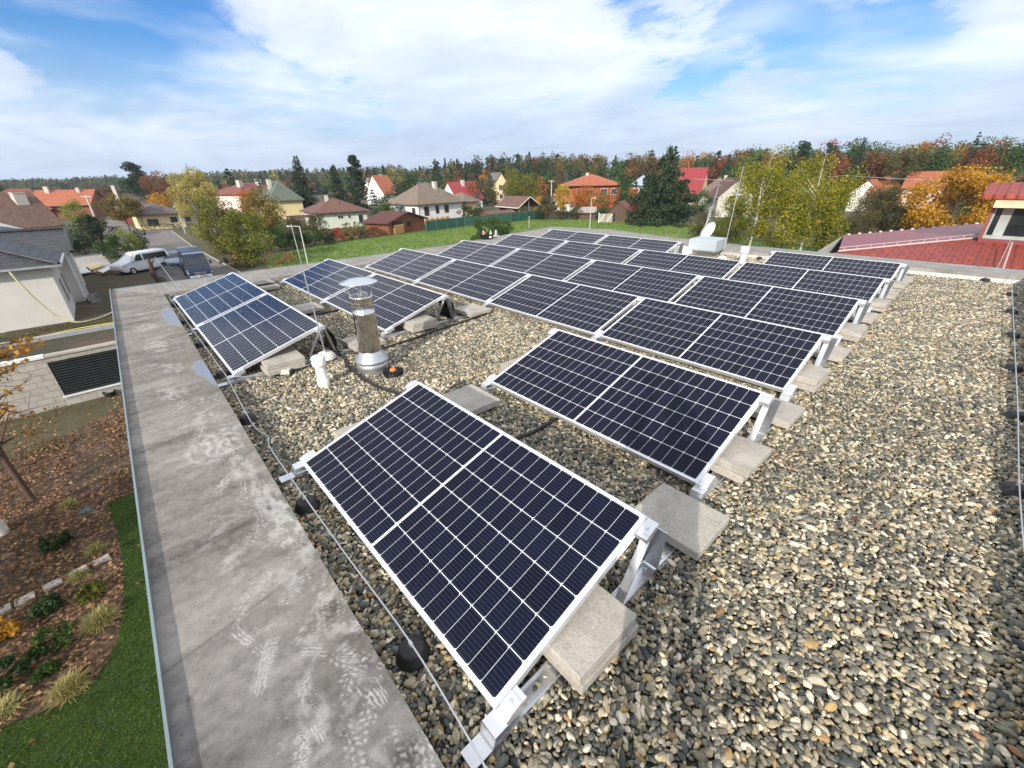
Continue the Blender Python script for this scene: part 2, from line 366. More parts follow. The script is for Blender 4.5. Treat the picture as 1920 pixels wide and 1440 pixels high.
n1 = fbm(X, Y, 0.55, 1); n2 = fbm(X, Y*0.35, 0.10, 9); n3 = fbm(X, Y, 0.028, 20, 3); n4 = fbm(X*3.2, Y*0.30, 0.30, 31)
base = np.stack([0.252+0*X, 0.230+0*X, 0.205+0*X], -1)
cool = np.clip((X-0.6)/1.6, 0, 1)[..., None]
base = base*(1-cool)+np.array([0.228, 0.221, 0.212])*cool
tone = 1+(n1-0.5)*0.70+(n2-0.5)*0.55+(n3-0.5)*0.55+(n4-0.5)*0.85
seam = 1-0.35*np.exp(-((X+0.22*Y-0.9-2.0*np.round((X-0.9)/2.0))/0.006)**2)
col = base*(tone*seam)[..., None]
white = np.zeros_like(X); dark = np.zeros_like(X)
# smears of lime dust and boot prints along the inner half
def print_(x0, t0, ang, ln, wd, amt, kind):
    y0 = (-0.88-0.015*x0)*(1-t0)+(-0.20-0.018*x0)*t0
    c_, s_ = math.cos(ang), math.sin(ang); ii = (X[:, 0] > x0-0.4) & (X[:, 0] < x0+0.4)
    dx = X[ii]-x0; dy = Y[ii]-y0; wq = (fbm(X[ii], Y[ii], .035, 301, 3)-.5)*.030; wr = (fbm(X[ii], Y[ii], .05, 331, 3)-.5)*.03; u = dx*c_+dy*s_+wq; v = -dx*s_+dy*c_+wr
    e = (u/(ln/2))**2+(v/(wd/2*(1-0.25*np.cos(u/ln*5))))**2
    mask = np.clip((1.25-e)*1.6, 0, 1)*np.clip((fbm(X[ii], Y[ii], 0.045, int(1000*x0) % 97+50, 4)-0.40)*6, 0, 1)
    if kind == 0:  # chevron tread
        p = np.sin(u*2*math.pi/0.026+np.abs(v)*105)*0.5+0.5; p = np.where(p > 0.35, p, 0.0)*(np.abs(v) > 0.004)
        p = np.maximum(p*np.clip(np.sin(v*2*math.pi/0.024)*2+1.3, 0, 1), 0.05)
    elif kind == 1:  # dragged tread lines
        p = np.clip(np.sin(v*2*math.pi/0.014+n3[ii]*3)*0.8+0.35, 0, 1)
    else:  # fine honeycomb
        p = np.clip((np.sin(u*2*math.pi/0.0125)*np.sin(v*2*math.pi/0.0125))*1.6+0.55, 0, 1)
    return ii, mask*p*amt
r = random.Random(11)
prints = []
for i in range(74): prints.append((2.45-i*0.052+r.uniform(-.05, .05), min(.96, max(.35, 0.86-0.10*math.sin(i*.7)+r.gauss(0, .09)-max(0, (i-40))*.005)), 2.9+r.gauss(0, .5), r.uniform(.16, .29), r.uniform(.07, .105), r.uniform(.5, 1.0), r.choice([0, 0, 0, 1, 2])))
for i in range(16): prints.append((2.1-i*0.12+r.uniform(-.06, .06), 0.52+r.gauss(0, .06), 2.8+r.gauss(0, .45), r.uniform(.15, .26), r.uniform(.06, .1), r.uniform(.4, .9), r.choice([0, 1, 1, 2])))
for i in range(22): prints.append((-1.0-i*0.22+r.uniform(-.1, .1), 0.55+r.gauss(0, .13), 1.3+r.gauss(0, .6), r.uniform(.14, .24), r.uniform(.07, .13), r.uniform(.5, 1.0), r.choice([0, 1, 1])))
for p_ in prints:
    ii, a = print_(*p_)
    if p_[5] > 0.93: dark[ii] = np.maximum(dark[ii], a*0.6)
    else: white[ii] = np.maximum(white[ii], a)
speck = rng.random(X.shape); dark = np.maximum(dark, (speck > .994)*.6); white = np.maximum(white, (speck < .006)*.5*(T > .4))
blot = [(-0.62, .66, .24, .17, 1.0), (0.55, .93, .40, .075, .9), (0.25, .86, .3, .06, .7), (-1.2, .72, .14, .10, .6), (-1.9, .5, .18, .12, .55), (-2.6, .62, .2, .1, .5), (-3.6, .5, .3, .12, .6), (-4.6, .45, .25, .15, .55), (-0.2, .8, .22, .08, .6), (1.65, .60, .10, .06, .55), (2.0, .74, .12, .05, .5), (1.0, .74, .16, .06, .4)]
for x0, t0, a, b_, am in blot:
    y0 = (-0.88-0.015*x0)*(1-t0)+(-0.20-0.018*x0)*t0; e = ((X-x0)/a)**2+((Y-y0)/b_)**2
    white = np.maximum(white, am*.8*np.clip((1.2-e)*1.3, 0, 1)*np.clip((fbm(X*1.0, Y*2.2, .06, 71)-.40)*4.5, 0, 1))
for x0, t0, a, b_, am in [(2.02, .88, .10, .06, .85), (1.28, .90, .07, .05, .75), (0.9, .965, .06, .03, .6), (2.3, .90, .09, .07, .7), (1.5, .93, .06, .04, .4), (1.75, .12, .05, .02, .5), (1.3, .10, .05, .015, .5)]:
    y0 = (-0.88-0.015*x0)*(1-t0)+(-0.20-0.018*x0)*t0; e = ((X-x0)/a)**2+((Y-y0)/b_)**2
    dark = np.maximum(dark, am*np.clip((1.1-e)*1.4, 0, 1)*np.clip((fbm(X, Y, .04, 5)-.25)*3, 0, 1))
white = np.maximum(white, np.clip((fbm(X, Y*1.6, .22, 101)-.56)*5, 0, 1)*np.clip((n3-.50)*7, 0, 1)*np.clip((T-.35)*3, 0, 1)*.4)
brown = (np.clip((T-.55)*2.2, 0, 1)*np.clip((fbm(X, Y, .3, 44)-.35)*2.5, 0, 1)*np.clip((2.6-X), 0, 1))[..., None]
col = col*(1-brown*.45)+np.array([0.20, 0.165, 0.125])*brown*.45
col = col*(1-dark[..., None]*.92)+np.array([0.045, 0.035, 0.028])*dark[..., None]*.92
wv = (np.clip(white*1.15,0,1)*.78)[..., None]; col = col*(1-wv)+np.array([0.60, 0.585, 0.555])*wv
for x0, t0, a, b_ in [(-2.45, .93, .33, .075), (-5.0, .90, .55, .10), (-2.1, .97, .3, .04)]:   # bare bluish membrane
    y0 = (-0.88-0.015*x0)*(1-t0)+(-0.20-0.018*x0)*t0; e = ((X-x0)/a)**2+((Y-y0)/b_)**2
    k = (np.clip((1.0-e+(n1-.5)*1.6)*6, 0, 1)*.75)[..., None]; col = col*(1-k)+np.array([0.25, 0.30, 0.40])*k
col = np.clip(col, 0.01, 0.8)
nx = len(xs)
vid = np.arange(nx*nt).reshape(nx, nt)
quads = np.stack([vid[:-1, :-1], vid[1:, :-1], vid[1:, 1:], vid[:-1, 1:]], -1).reshape(-1, 4)
def fast_mesh(name, V_, F_, m, smooth=False, off=(0, 0, 0)):
    me = bpy.data.meshes.new(name); V_ = np.asarray(V_, dtype=np.float32)-np.array(off, dtype=np.float32)
    k = F_.shape[1]; me.vertices.add(len(V_)); me.vertices.foreach_set('co', V_.ravel())
    me.loops.add(F_.size); me.loops.foreach_set('vertex_index', F_.astype(np.int32).ravel())
    me.polygons.add(len(F_)); me.polygons.foreach_set('loop_start', np.arange(0, F_.size, k, dtype=np.int32))
    if smooth: me.polygons.foreach_set('use_smooth', np.ones(len(F_), dtype=bool))
    me.update(calc_edges=True)
    if m: me.materials.append(m)
    return me
Z = PH+0.004*np.clip(white-.2, 0, 1)*0.35+(n2-.5)*0.003
me = fast_mesh('parapet_top', np.stack([X, Y, Z], -1).reshape(-1, 3), quads, None, True, tuple(house.location))
ca = me.color_attributes.new('dirt', 'FLOAT_COLOR', 'POINT')
ca.data.foreach_set('color', np.concatenate([col, np.ones_like(X)[..., None]], -1).astype(np.float32).ravel())
m, t = new_mat('membrane_trodden'); va = t.n('ShaderNodeVertexColor'); va.layer_name = 'dirt'; oc = t.n('ShaderNodeTexCoord').outputs['Object']
gr = t.noise(oc, 260, 3, 0.7); c = t.mix(0.22, va.outputs[0], t.ramp(gr, [(0.35, 0.1), (0.65, 0.5)]), 'OVERLAY')
finish(t, c, 0.85, 0, t.math('ADD', t.math('MULTIPLY', gr, 0.25), t.noise(oc, 14, 4)), 0.006, 0.35)
me.materials.append(m)
o = link(bpy.data.objects.new('parapet_top', me)); o.parent = house
m, t = new_mat('membrane'); oc = t.n('ShaderNodeTexCoord').outputs['Object']
f1 = t.noise(oc, 2.2, 6, 0.65); f2 = t.noise(t.mapping(oc, scale=(1, 6, 1)), 3, 5, 0.6)
c = t.ramp(t.math('ADD', t.math('MULTIPLY', f1, .5), t.math('MULTIPLY', f2, .5)), [(0.35, (0.20, 0.18, 0.16)), (0.5, (0.28, 0.26, 0.235)), (0.65, (0.38, 0.365, 0.34))])
finish(t, c, 0.85, 0, t.noise(oc, 60, 4), 0.004, 0.35); M_memb = m
b = MB()
def upstand(pi, po, top, name='parapet'):
    """ring piece between inner line pi and outer line po"""
    for k in range(len(pi)-1):
        b.hexa([(*pi[k], -.3), (*po[k], -.3), (*po[k+1], -.3), (*pi[k+1], -.3)][::-1], [(*pi[k], top), (*po[k], top), (*po[k+1], top), (*pi[k+1], top)][::-1])
upstand([(XF, yin(XF)), (4.25, yin(4.25))], [(-7.85, yout(-7.85)), (4.25, yout(4.25))], PH-0.006)
upstand([(XF, yin(XF)), (XF, 6.7), (XF, 11.4)][::-1], [(-7.85, yout(-7.85)), (-7.85, 6.7), tuple(map(float, cornF))][::-1], PH+0.004)
upstand([(XF, 11.4), (-6.4, 11.5), (-3.2, 11.25), (-.9, 11.2), (1.8, 11.35), (XR, 11.55), (4.25, 11.6)][::-1], [tuple(map(float, cornF)), (-6.5, 12.95), (-3.6, 12.35), (-1.6, 12.15), (1.69, 12.2), (XR, 12.3), (4.25, 12.3)][::-1], PH-0.002)
part('parapet', b, M_memb, house, True)
b = MB(); b.hexa([(XR, yin(XR), -.3), (4.25, yin(4.25), -.3), (4.25, 11.55, -.3), (XR, 11.5, -.3)], [(XR, yin(XR), .2), (4.25, yin(4.25), .2), (4.25, 11.55, .2), (XR, 11.5, .2)])
part('side_parapet', b, M_memb, house, True); b = MB()
b.hexa([(-6.80, 1.28, PH), (-6.34, 1.28, PH), (-6.34, 1.64, PH), (-6.8, 1.64, PH)], [(-6.80, 1.28, PH+.004), (-6.34, 1.28, PH+.004), (-6.34, 1.64, PH+.004), (-6.8, 1.64, PH+.004)])
part('parapet_patch', b, M_memb, house, True)
M_flash = mat('zinc_flashing', (0.30, 0.36, 0.37), 0.45, 0.6, 0.12, 4)
b = MB()
ol = outer
for k in range(len(ol)):
    p, q = Vector((*ol[k], 0)), Vector((*ol[(k+1) % len(ol)], 0)); d = (q-p).normalized(); nn = Vector((d.y, -d.x, 0))
    hgt = 0.034 if k == 0 else 0.02
    if k in (1,): continue
    b.hexa([p-nn*.004+Vector((0, 0, PH-.1)), p+nn*.014+Vector((0, 0, PH-.1)), q+nn*.014+Vector((0, 0, PH-.1)), q-nn*.004+Vector((0, 0, PH-.1))],
           [p-nn*.003+Vector((0, 0, PH+hgt)), p+nn*.008+Vector((0, 0, PH+hgt)), q+nn*.008+Vector((0, 0, PH+hgt)), q-nn*.003+Vector((0, 0, PH+hgt))])
part('flashing', b, M_flash, house, True)
b = MB()   # light strip of sheet metal at the foot of the back parapet
fl = [(XR, 11.52), (1.8, 11.32), (-.9, 11.17), (-3.2, 11.22), (-6.4, 11.47)]
for p, q in zip(fl[:-1], fl[1:]): b.hexa([(p[0], p[1]-.05, -.02), (q[0], q[1]-.05, -.02), (q[0], q[1], -.02), (p[0], p[1], -.02)][::-1], [(p[0], p[1]-.045, .07), (q[0], q[1]-.045, .07), (q[0], q[1], .07), (p[0], p[1], .07)][::-1])
part('foot_strip', b, mat('strip_metal', (0.55, 0.54, 0.52), 0.6, 0.2, 0.1), house, True)

# ------------------------------------------------------------------ pebbles (one stuff object, instanced in geometry nodes)
sp_ = 0.0182
gx = np.arange(XF+.02, XR-.01, sp_); gy = np.arange(-0.28, 11.52, sp_)
PX, PY = np.meshgrid(gx, gy, indexing='ij'); PX[:, ::2] += sp_/2
PX = PX.ravel()+rng.normal(0, sp_*.27, PX.size); PY = PY.ravel()+rng.normal(0, sp_*.27, PX.size)
hid = (PX > -6.3) & (PX < 1.75) & (((PY > 3.95) & (PY < 4.5)) | ((PY > 5.8) & (PY < 6.3)) | ((PY > 7.5) & (PY < 8.0)))
k = (PY > yin(PX)+.012) & (PX < XR-.01) & (PY < 11.14+np.where(PX > -.9, (PX+.9)*.085, 0)) & ~(hid & (rng.random(PX.size) < .6))
PX, PY = PX[k], PY[k]; N = len(PX)
big = np.exp(rng.normal(0, .26, N)); PZ = rng.normal(-0.007, .0045, N)+0.006*(vnoise(PX, PY, .35, 3)-.5)*2+.0035*(big-1)
me = bpy.data.meshes.new('pebbles'); me.vertices.add(N)
me.vertices.foreach_set('co', np.stack([PX, PY, PZ], -1).astype(np.float32).ravel())
a = me.attributes.new('scl', 'FLOAT_VECTOR', 'POINT')
s3 = np.stack([.0121*big*rng.uniform(.9, 1.55, N), .0100*big*rng.uniform(.75, 1.0, N), .0084*big*rng.uniform(.7, 1.15, N)], -1)
a.data.foreach_set('vector', s3.astype(np.float32).ravel())
a = me.attributes.new('rot', 'FLOAT_VECTOR', 'POINT')
a.data.foreach_set('vector', np.stack([rng.normal(0, .35, N), rng.normal(0, .35, N), rng.uniform(0, 6.28, N)], -1).astype(np.float32).ravel())
a = me.attributes.new('vr', 'INT', 'POINT'); a.data.foreach_set('value', rng.integers(0, 4, N).astype(np.int32))
m, t = new_mat('pebble_mat')
oi = t.n('ShaderNodeObjectInfo').outputs['Random']; oc = t.n('ShaderNodeTexCoord').outputs['Object']
c = t.ramp(oi, [(0.0, (0.040, 0.046, 0.045)), (0.12, (0.080, 0.088, 0.083)), (0.25, (0.14, 0.142, 0.12)), (0.36, (0.21, 0.195, 0.145)), (0.46, (0.11, 0.10, 0.075)), (0.55, (0.28, 0.24, 0.16)),
                (0.66, (0.42, 0.36, 0.24)), (0.76, (0.25, 0.24, 0.205)), (0.85, (0.54, 0.48, 0.35)), (0.94, (0.66, 0.61, 0.50)), (0.975, (0.42, 0.30, 0.13)), (1.0, (0.24, 0.13, 0.07))])
ne = t.n('ShaderNodeTexNoise'); ne.noise_dimensions = '4D'; t.inp(ne.inputs['Vector'], oc); t.inp(ne.inputs['W'], t.math('MULTIPLY', oi, 300)); ne.inputs['Scale'].default_value = 1.6; ne.inputs['Detail'].default_value = 4
c = t.mix(1.0, c, t.ramp(ne.outputs['Fac'], [(0.3, 0.72), (0.7, 1.25)]), 'MULTIPLY')
ol_ = t.n('ShaderNodeObjectInfo').outputs['Location']; c = t.mix(1.0, c, t.ramp(t.noise(ol_, 0.9, 5, .65), [(0.32, 0.80), (0.5, 1.05), (0.7, 1.18)]), 'MULTIPLY'); c = t.mix(1.0, c, (1.07, 1.04, 0.99), 'MULTIPLY')
finish(t, c, 0.55, 0, None, .01, 0.4); M_peb = m
gt = bpy.data.node_groups.new('pebble_scatter', 'GeometryNodeTree')
gt.interface.new_socket('Geometry', in_out='INPUT', socket_type='NodeSocketGeometry'); gt.interface.new_socket('Geometry', in_out='OUTPUT', socket_type='NodeSocketGeometry')
N_ = gt.nodes; L_ = gt.links
gin = N_.new('NodeGroupInput'); gout = N_.new('NodeGroupOutput'); join = N_.new('GeometryNodeJoinGeometry')
def named(nm, ty):
    q = N_.new('GeometryNodeInputNamedAttribute'); q.data_type = ty; q.inputs[0].default_value = nm; return q.outputs[0]
pts = N_.new('GeometryNodeMeshToPoints'); L_.new(gin.outputs[0], pts.inputs[0])
for k in range(4):
    ico = N_.new('GeometryNodeMeshIcoSphere'); ico.inputs['Radius'].default_value = 1; ico.inputs['Subdivisions'].default_value = 3
    setp = N_.new('GeometryNodeSetPosition'); L_.new(ico.outputs[0], setp.inputs[0])
    pos = N_.new('GeometryNodeInputPosition'); nz = N_.new('ShaderNodeTexNoise'); nz.inputs['Scale'].default_value = 0.75; nz.inputs['Detail'].default_value = 1.0
    ad = N_.new('ShaderNodeVectorMath'); ad.operation = 'ADD'; L_.new(pos.outputs[0], ad.inputs[0]); ad.inputs[1].default_value = (k*7.3, k*3.1, 1.7*k)
    L_.new(ad.outputs[0], nz.inputs['Vector'])
    mp = N_.new('ShaderNodeMath'); mp.operation = 'MULTIPLY_ADD'; L_.new(nz.outputs[0], mp.inputs[0]); mp.inputs[1].default_value = 1.1; mp.inputs[2].default_value = -.55
    sc = N_.new('ShaderNodeVectorMath'); sc.operation = 'SCALE'; L_.new(pos.outputs[0], sc.inputs[0]); L_.new(mp.outputs[0], sc.inputs['Scale'])
    L_.new(sc.outputs[0], setp.inputs['Offset'])
    sm = N_.new('GeometryNodeSetShadeSmooth'); L_.new(setp.outputs[0], sm.inputs[0])
    mt = N_.new('GeometryNodeSetMaterial'); mt.inputs['Material'].default_value = M_peb; L_.new(sm.outputs[0], mt.inputs[0])
    eq = N_.new('FunctionNodeCompare'); eq.data_type = 'INT'; eq.operation = 'EQUAL'; L_.new(named('vr', 'INT'), eq.inputs[2]); eq.inputs[3].default_value = k
    ip = N_.new('GeometryNodeInstanceOnPoints'); L_.new(pts.outputs[0], ip.inputs['Points']); L_.new(mt.outputs[0], ip.inputs['Instance']); L_.new(eq.outputs[0], ip.inputs['Selection'])
    er = N_.new('FunctionNodeEulerToRotation'); L_.new(named('rot', 'FLOAT_VECTOR'), er.inputs[0])
    L_.new(er.outputs[0], ip.inputs['Rotation']); L_.new(named('scl', 'FLOAT_VECTOR'), ip.inputs['Scale'])
    L_.new(ip.outputs[0], join.inputs[0])
L_.new(join.outputs[0], gout.inputs[0])
peb = link(bpy.data.objects.new('roof_pebbles', me)); md = peb.modifiers.new('scatter', 'NODES'); md.node_group = gt
tag(peb, 'mixed grey and tan river pebbles covering the flat roof', 'gravel', kind='stuff')

# ------------------------------------------------------------------ solar modules
L, W, TILT, GAP = 2.094, 1.038, 0.2912, 0.0683
ROWS = [(0.0, [(-6.355, 2), (0.0, 1)]), (1.79, [(-6.474, 2), (-0.076, 1)]), (3.618, [(-6.614, 4)]), (5.463, [(-6.662, 4)]), (7.209, [(-6.673, 4)]), (8.857, [(-6.615, 2), (-0.205, 1)])]
M_alu = mat('anodised_aluminium', (0.80, 0.81, 0.83), 0.38, 0.75, 0.04, 6)
M_alu2 = mat('mill_aluminium', (0.74, 0.76, 0.79), 0.30, 0.9, 0.07, 9)
m, t = new_mat('cell_glass'); oc = t.n('ShaderNodeTexCoord').outputs['Object']; s_ = t.n('ShaderNodeSeparateXYZ'); t.inp(s_.inputs[0], oc)
px_, py_ = s_.outputs[0], s_.outputs[1]
mx, my, strip = 0.026, 0.021, 0.016; pc = (L-2*mx-strip)/24; qc = (W-2*my)/6
u0 = t.math('SUBTRACT', px_, mx); half = t.math('GREATER_THAN', u0, 12*pc+strip/2)
u = t.math('SUBTRACT', u0, t.math('MULTIPLY', half, strip)); v = t.math('SUBTRACT', py_, my)
cu = t.math('MULTIPLY', t.math('FRACT', t.math('DIVIDE', u, pc)), pc); cv = t.math('MULTIPLY', t.math('FRACT', t.math('DIVIDE', v, qc)), qc)
gxw, gyw = 0.0018, 0.0038
du = t.math('MINIMUM', cu, t.math('SUBTRACT', pc, cu)); dv = t.math('MINIMUM', cv, t.math('SUBTRACT', qc, cv))
wl = t.math('MAXIMUM', t.math('LESS_THAN', du, gxw/2), t.math('LESS_THAN', dv, gyw/2))
chm = t.math('LESS_THAN', t.math('ADD', t.math('SUBTRACT', pc, cu), dv), 0.0105)
wl = t.math('MAXIMUM', wl, chm)
def outside(val, a_, b_): return t.math('MAXIMUM', t.math('LESS_THAN', val, a_), t.math('GREATER_THAN', val, b_))
wl = t.math('MAXIMUM', wl, outside(px_, mx, L-mx)); wl = t.math('MAXIMUM', wl, outside(py_, my, W-my))
cst = t.math('LESS_THAN', t.math('ABSOLUTE', t.math('SUBTRACT', u0, 12*pc+strip/2)), strip/2); wl = t.math('MAXIMUM', wl, cst)
bb = t.math('LESS_THAN', t.math('ABSOLUTE', t.math('SUBTRACT', t.math('FRACT', t.math('DIVIDE', cv, qc/9)), 0.5)), 0.040)
cid = t.n('ShaderNodeTexWhiteNoise'); cc = t.n('ShaderNodeCombineXYZ'); t.inp(cc.inputs[0], t.math('FLOOR', t.math('DIVIDE', u, pc))); t.inp(cc.inputs[1], t.math('FLOOR', t.math('DIVIDE', v, qc))); t.inp(cc.inputs[2], t.n('ShaderNodeObjectInfo').outputs['Random'])
t.inp(cid.inputs[0], cc)
cell = t.ramp(cid.outputs[0], [(0.0, (0.003, 0.004, 0.015)), (1.0, (0.0052, 0.007, 0.023))])
dust = t.noise(oc, 7, 6, 0.7); edge_d = t.ramp(py_, [(0.0, 1.0), (0.05, 0.25), (0.2, 0.0)])
c = t.mix(t.math('MULTIPLY', bb, 0.22), cell, (0.20, 0.21, 0.26)); c = t.mix(wl, c, (0.74, 0.76, 0.80))
c = t.mix(t.math('ADD', t.math('MULTIPLY', t.math('MULTIPLY', dust, dust), 0.012), t.math('MULTIPLY', edge_d, 0.02)), c, (0.42, 0.40, 0.36))
finish(t, c, t.math('ADD', 0.07, t.math('MULTIPLY', dust, 0.06)), 0, None, .01, 0.13); M_cell = m
M_back = mat('white_backsheet', (0.72, 0.72, 0.72), 0.6); M_black = mat('black_plastic', (0.012, 0.012, 0.013), 0.5, 0, 0.2)
ORD = ['front', 'second', 'third', 'fourth', 'fifth', 'rearmost']
def make_panel():
    r_ = thing('solar_panel', 'x', 'solar panel', group='black monocrystalline panels in six tilted rows on the gravel roof')
    b = MB(); fwid = 0.011
    b.box(0, L, 0, fwid, -.035, 0); b.box(0, L, W-fwid, W, -.035, 0); b.box(0, fwid, fwid, W-fwid, -.035, 0); b.box(L-fwid, L, fwid, W-fwid, -.035, 0)
    part('frame', b, M_alu, r_, bev=0.0012)
    b = MB(); b.box(fwid, L-fwid, fwid, W-fwid, -.006, -.0015); part('cell_glass', b, M_cell, r_)
    b = MB(); b.box(fwid, L-fwid, fwid, W-fwid, -.0085, -.0065); part('backsheet', b, M_back, r_)
    for xx in (.5, 1.05, 1.6):
        b = MB(); b.box(xx-.05, xx+.05, .5, .56, -.026, -.009); part('junction_box', b, M_black, r_)
    return r_
def make_bracket(side):
    """side -1 left end, 0 between modules, 1 right end; origin at the row's low edge on the pebbles"""
    r_ = thing('panel_bracket', 'x', 'mounting bracket', group='aluminium mounting brackets under the solar panels')
    x0, x1 = {-1: (-.062, .015), 0: (-.04, .04), 1: (-.015, .062)}[side]; ct, st = math.cos(TILT), math.sin(TILT)
    b = MB(); b.box(x0, x1, -.06, 1.52, .004, .010); b.box(x0, x0+.003, -.06, 1.52, .0102, .030); b.box(x1-.003, x1, -.06, 1.52, .0102, .030); part('base_rail', b, M_alu2, r_)
    b = MB(); b.box(x0, x1, -.155, -.062, .014, .019)
    b.add([(x0, -.062, .014), (x1, -.062, .014), (x1, -.045, .066), (x0, -.045, .066), (x0, -.066, .019), (x1, -.066, .019), (x1, -.050, .071), (x0, -.050, .071)], [(0, 1, 2, 3), (7, 6, 5, 4), (0, 4, 5, 1), (2, 6, 7, 3), (0, 3, 7, 4), (1, 5, 6, 2)])
    b.box(x0, x1, -.050, .07, .0715, .0765); part('front_foot', b, M_alu, r_)
    # clamps that lie along the panel edge, low and high
    for (yy, zz_) in ((.055, None), (.94, None)):
        b = MB(); cz = .10+yy*math.tan(TILT); Mx = Matrix.Translation((0, yy, cz)) @ Matrix.Rotation(TILT, 4, 'X')
        e0, e1 = (x0, -.002) if side == -1 else ((.002, x1) if side == 1 else (-.030, .030))
        b.box(e0, e1, -.055, .055, -.034, -.002, Mx); b.box(e0+(0 if side else 0), e1, -.03, .03, -.002, .0035, Mx)
        cxx = (e0+e1)/2; b.lathe([(0, .0125), (.008, .0125), (.009, .0115), (.009, .0035)], 8, Mx @ Matrix.Translation((cxx, 0, 0)))
        part('clamp', b, M_alu, r_)
    xa, xb = (x0, x0+.045) if side == -1 else ((x1-.045, x1) if side == 1 else (-.028, .028))
    b = MB(); zt = .10+.93*math.tan(TILT)-.04; th = Vector((0, .004, -.002))
    q = [Vector((xa, .93, zt)), Vector((xb, .93, zt)), Vector((xb, .74, .030)), Vector((xa, .74, .030))]
    b.add(q+[p+th for p in q], [(0, 3, 2, 1), (4, 5, 6, 7), (0, 1, 5, 4), (1, 2, 6, 5), (2, 3, 7, 6), (3, 0, 4, 7)])
    b.box(xa, xb, .70, .744, .026, .030); part('slanted_leg', b, M_alu2, r_)
    b = MB(); e_ = .05 if side == 1 else 0; w_ = .05 if side == -1 else 0
    b.add([(x0-w_, .985, zt+.035), (x1+e_, .985, zt+.035), (x1, 1.075, .02), (x0, 1.075, .02), (x0-w_, .989, zt+.036), (x1+e_, .989, zt+.036), (x1, 1.079, .02), (x0, 1.079, .02)], [(0, 3, 2, 1), (4, 5, 6, 7), (0, 1, 5, 4), (1, 2, 6, 5), (2, 3, 7, 6), (3, 0, 4, 7)])
    b.box(x0, x1, .93, .984, zt-.004, zt)
    part('rear_plate', b, M_alu2, r_); 
    for yy in (.78, 1.02):
        b = MB(); b.lathe([(0, .042), (.006, .042), (.008, .038), (.008, .030)], 6, Matrix.Translation(((x0+x1)/2, yy, 0))); part('bolt', b, M_alu2, r_)
    return r_
m, t = new_mat('concrete_slab_mat'); oc = t.n('ShaderNodeTexCoord').outputs['Object']; oi = t.n('ShaderNodeObjectInfo').outputs['Random']
v = t.vmath('ADD', oc, t.vmath('MULTIPLY', (31.0, 17.0, 9.0), t.n('ShaderNodeCombineXYZ', i_0=oi, i_1=oi, i_2=oi).outputs[0]))
f1 = t.noise(v, 5, 6, 0.65); f2 = t.noise(v, 90, 4, 0.7); f3 = t.noise(v, 28, 5, .7, 1.5)
c = t.ramp(f1, [(0.3, (0.40, 0.365, 0.31)), (0.7, (0.54, 0.50, 0.435))]); c = t.mix(0.45, c, t.ramp(f2, [(0.3, 0.25), (0.7, 0.62)]), 'OVERLAY')
c = t.mix(t.ramp(f3, [(0.57, 0.0), (0.64, 0.5)]), c, (0.20, 0.19, 0.17)); c = t.mix(t.ramp(t.noise(v, 3.2, 5, .7, .6), [(0.50, 0.0), (0.60, 0.35)]), c, (0.24, 0.225, 0.20)); c = t.mix(t.ramp(t.noise(v, 45, 5, .75, 2), [(0.64, 0.0), (0.70, 0.6)]), c, (0.62, 0.60, 0.56))
finish(t, c, 0.9, 0, t.math('ADD', f2, t.math('MULTIPLY', f3, 1.2)), 0.0025, .3); M_slab = m
def make_slab():
    b = MB(); b.box(-.215, .215, -.195, .195, 0, .058); b_ = single('concrete_slab', b, M_slab, 'x', 'paving slab', group='grey concrete ballast slabs along the panel rows', world=False, bev=.006)
    return b_
p0 = b0 = None; bprot = {}
s0 = make_slab(); used_s = [False]
def slab(x, y, z, label, rz=0.0):
    if not used_s[0]: o_ = s0; used_s[0] = True
    else: o_ = s0.copy(); link(o_)
    o_.location = (x, y, z); o_.rotation_euler = (0, 0, rz); o_['label'] = label; return o_
posw = {1: ['only module'], 2: ['left module of the far left pair', 'right module of the far left pair'], 4: ['leftmost module', 'second module from the left', 'third module from the left', 'rightmost module']}
rs = random.Random(4); first_panel = True
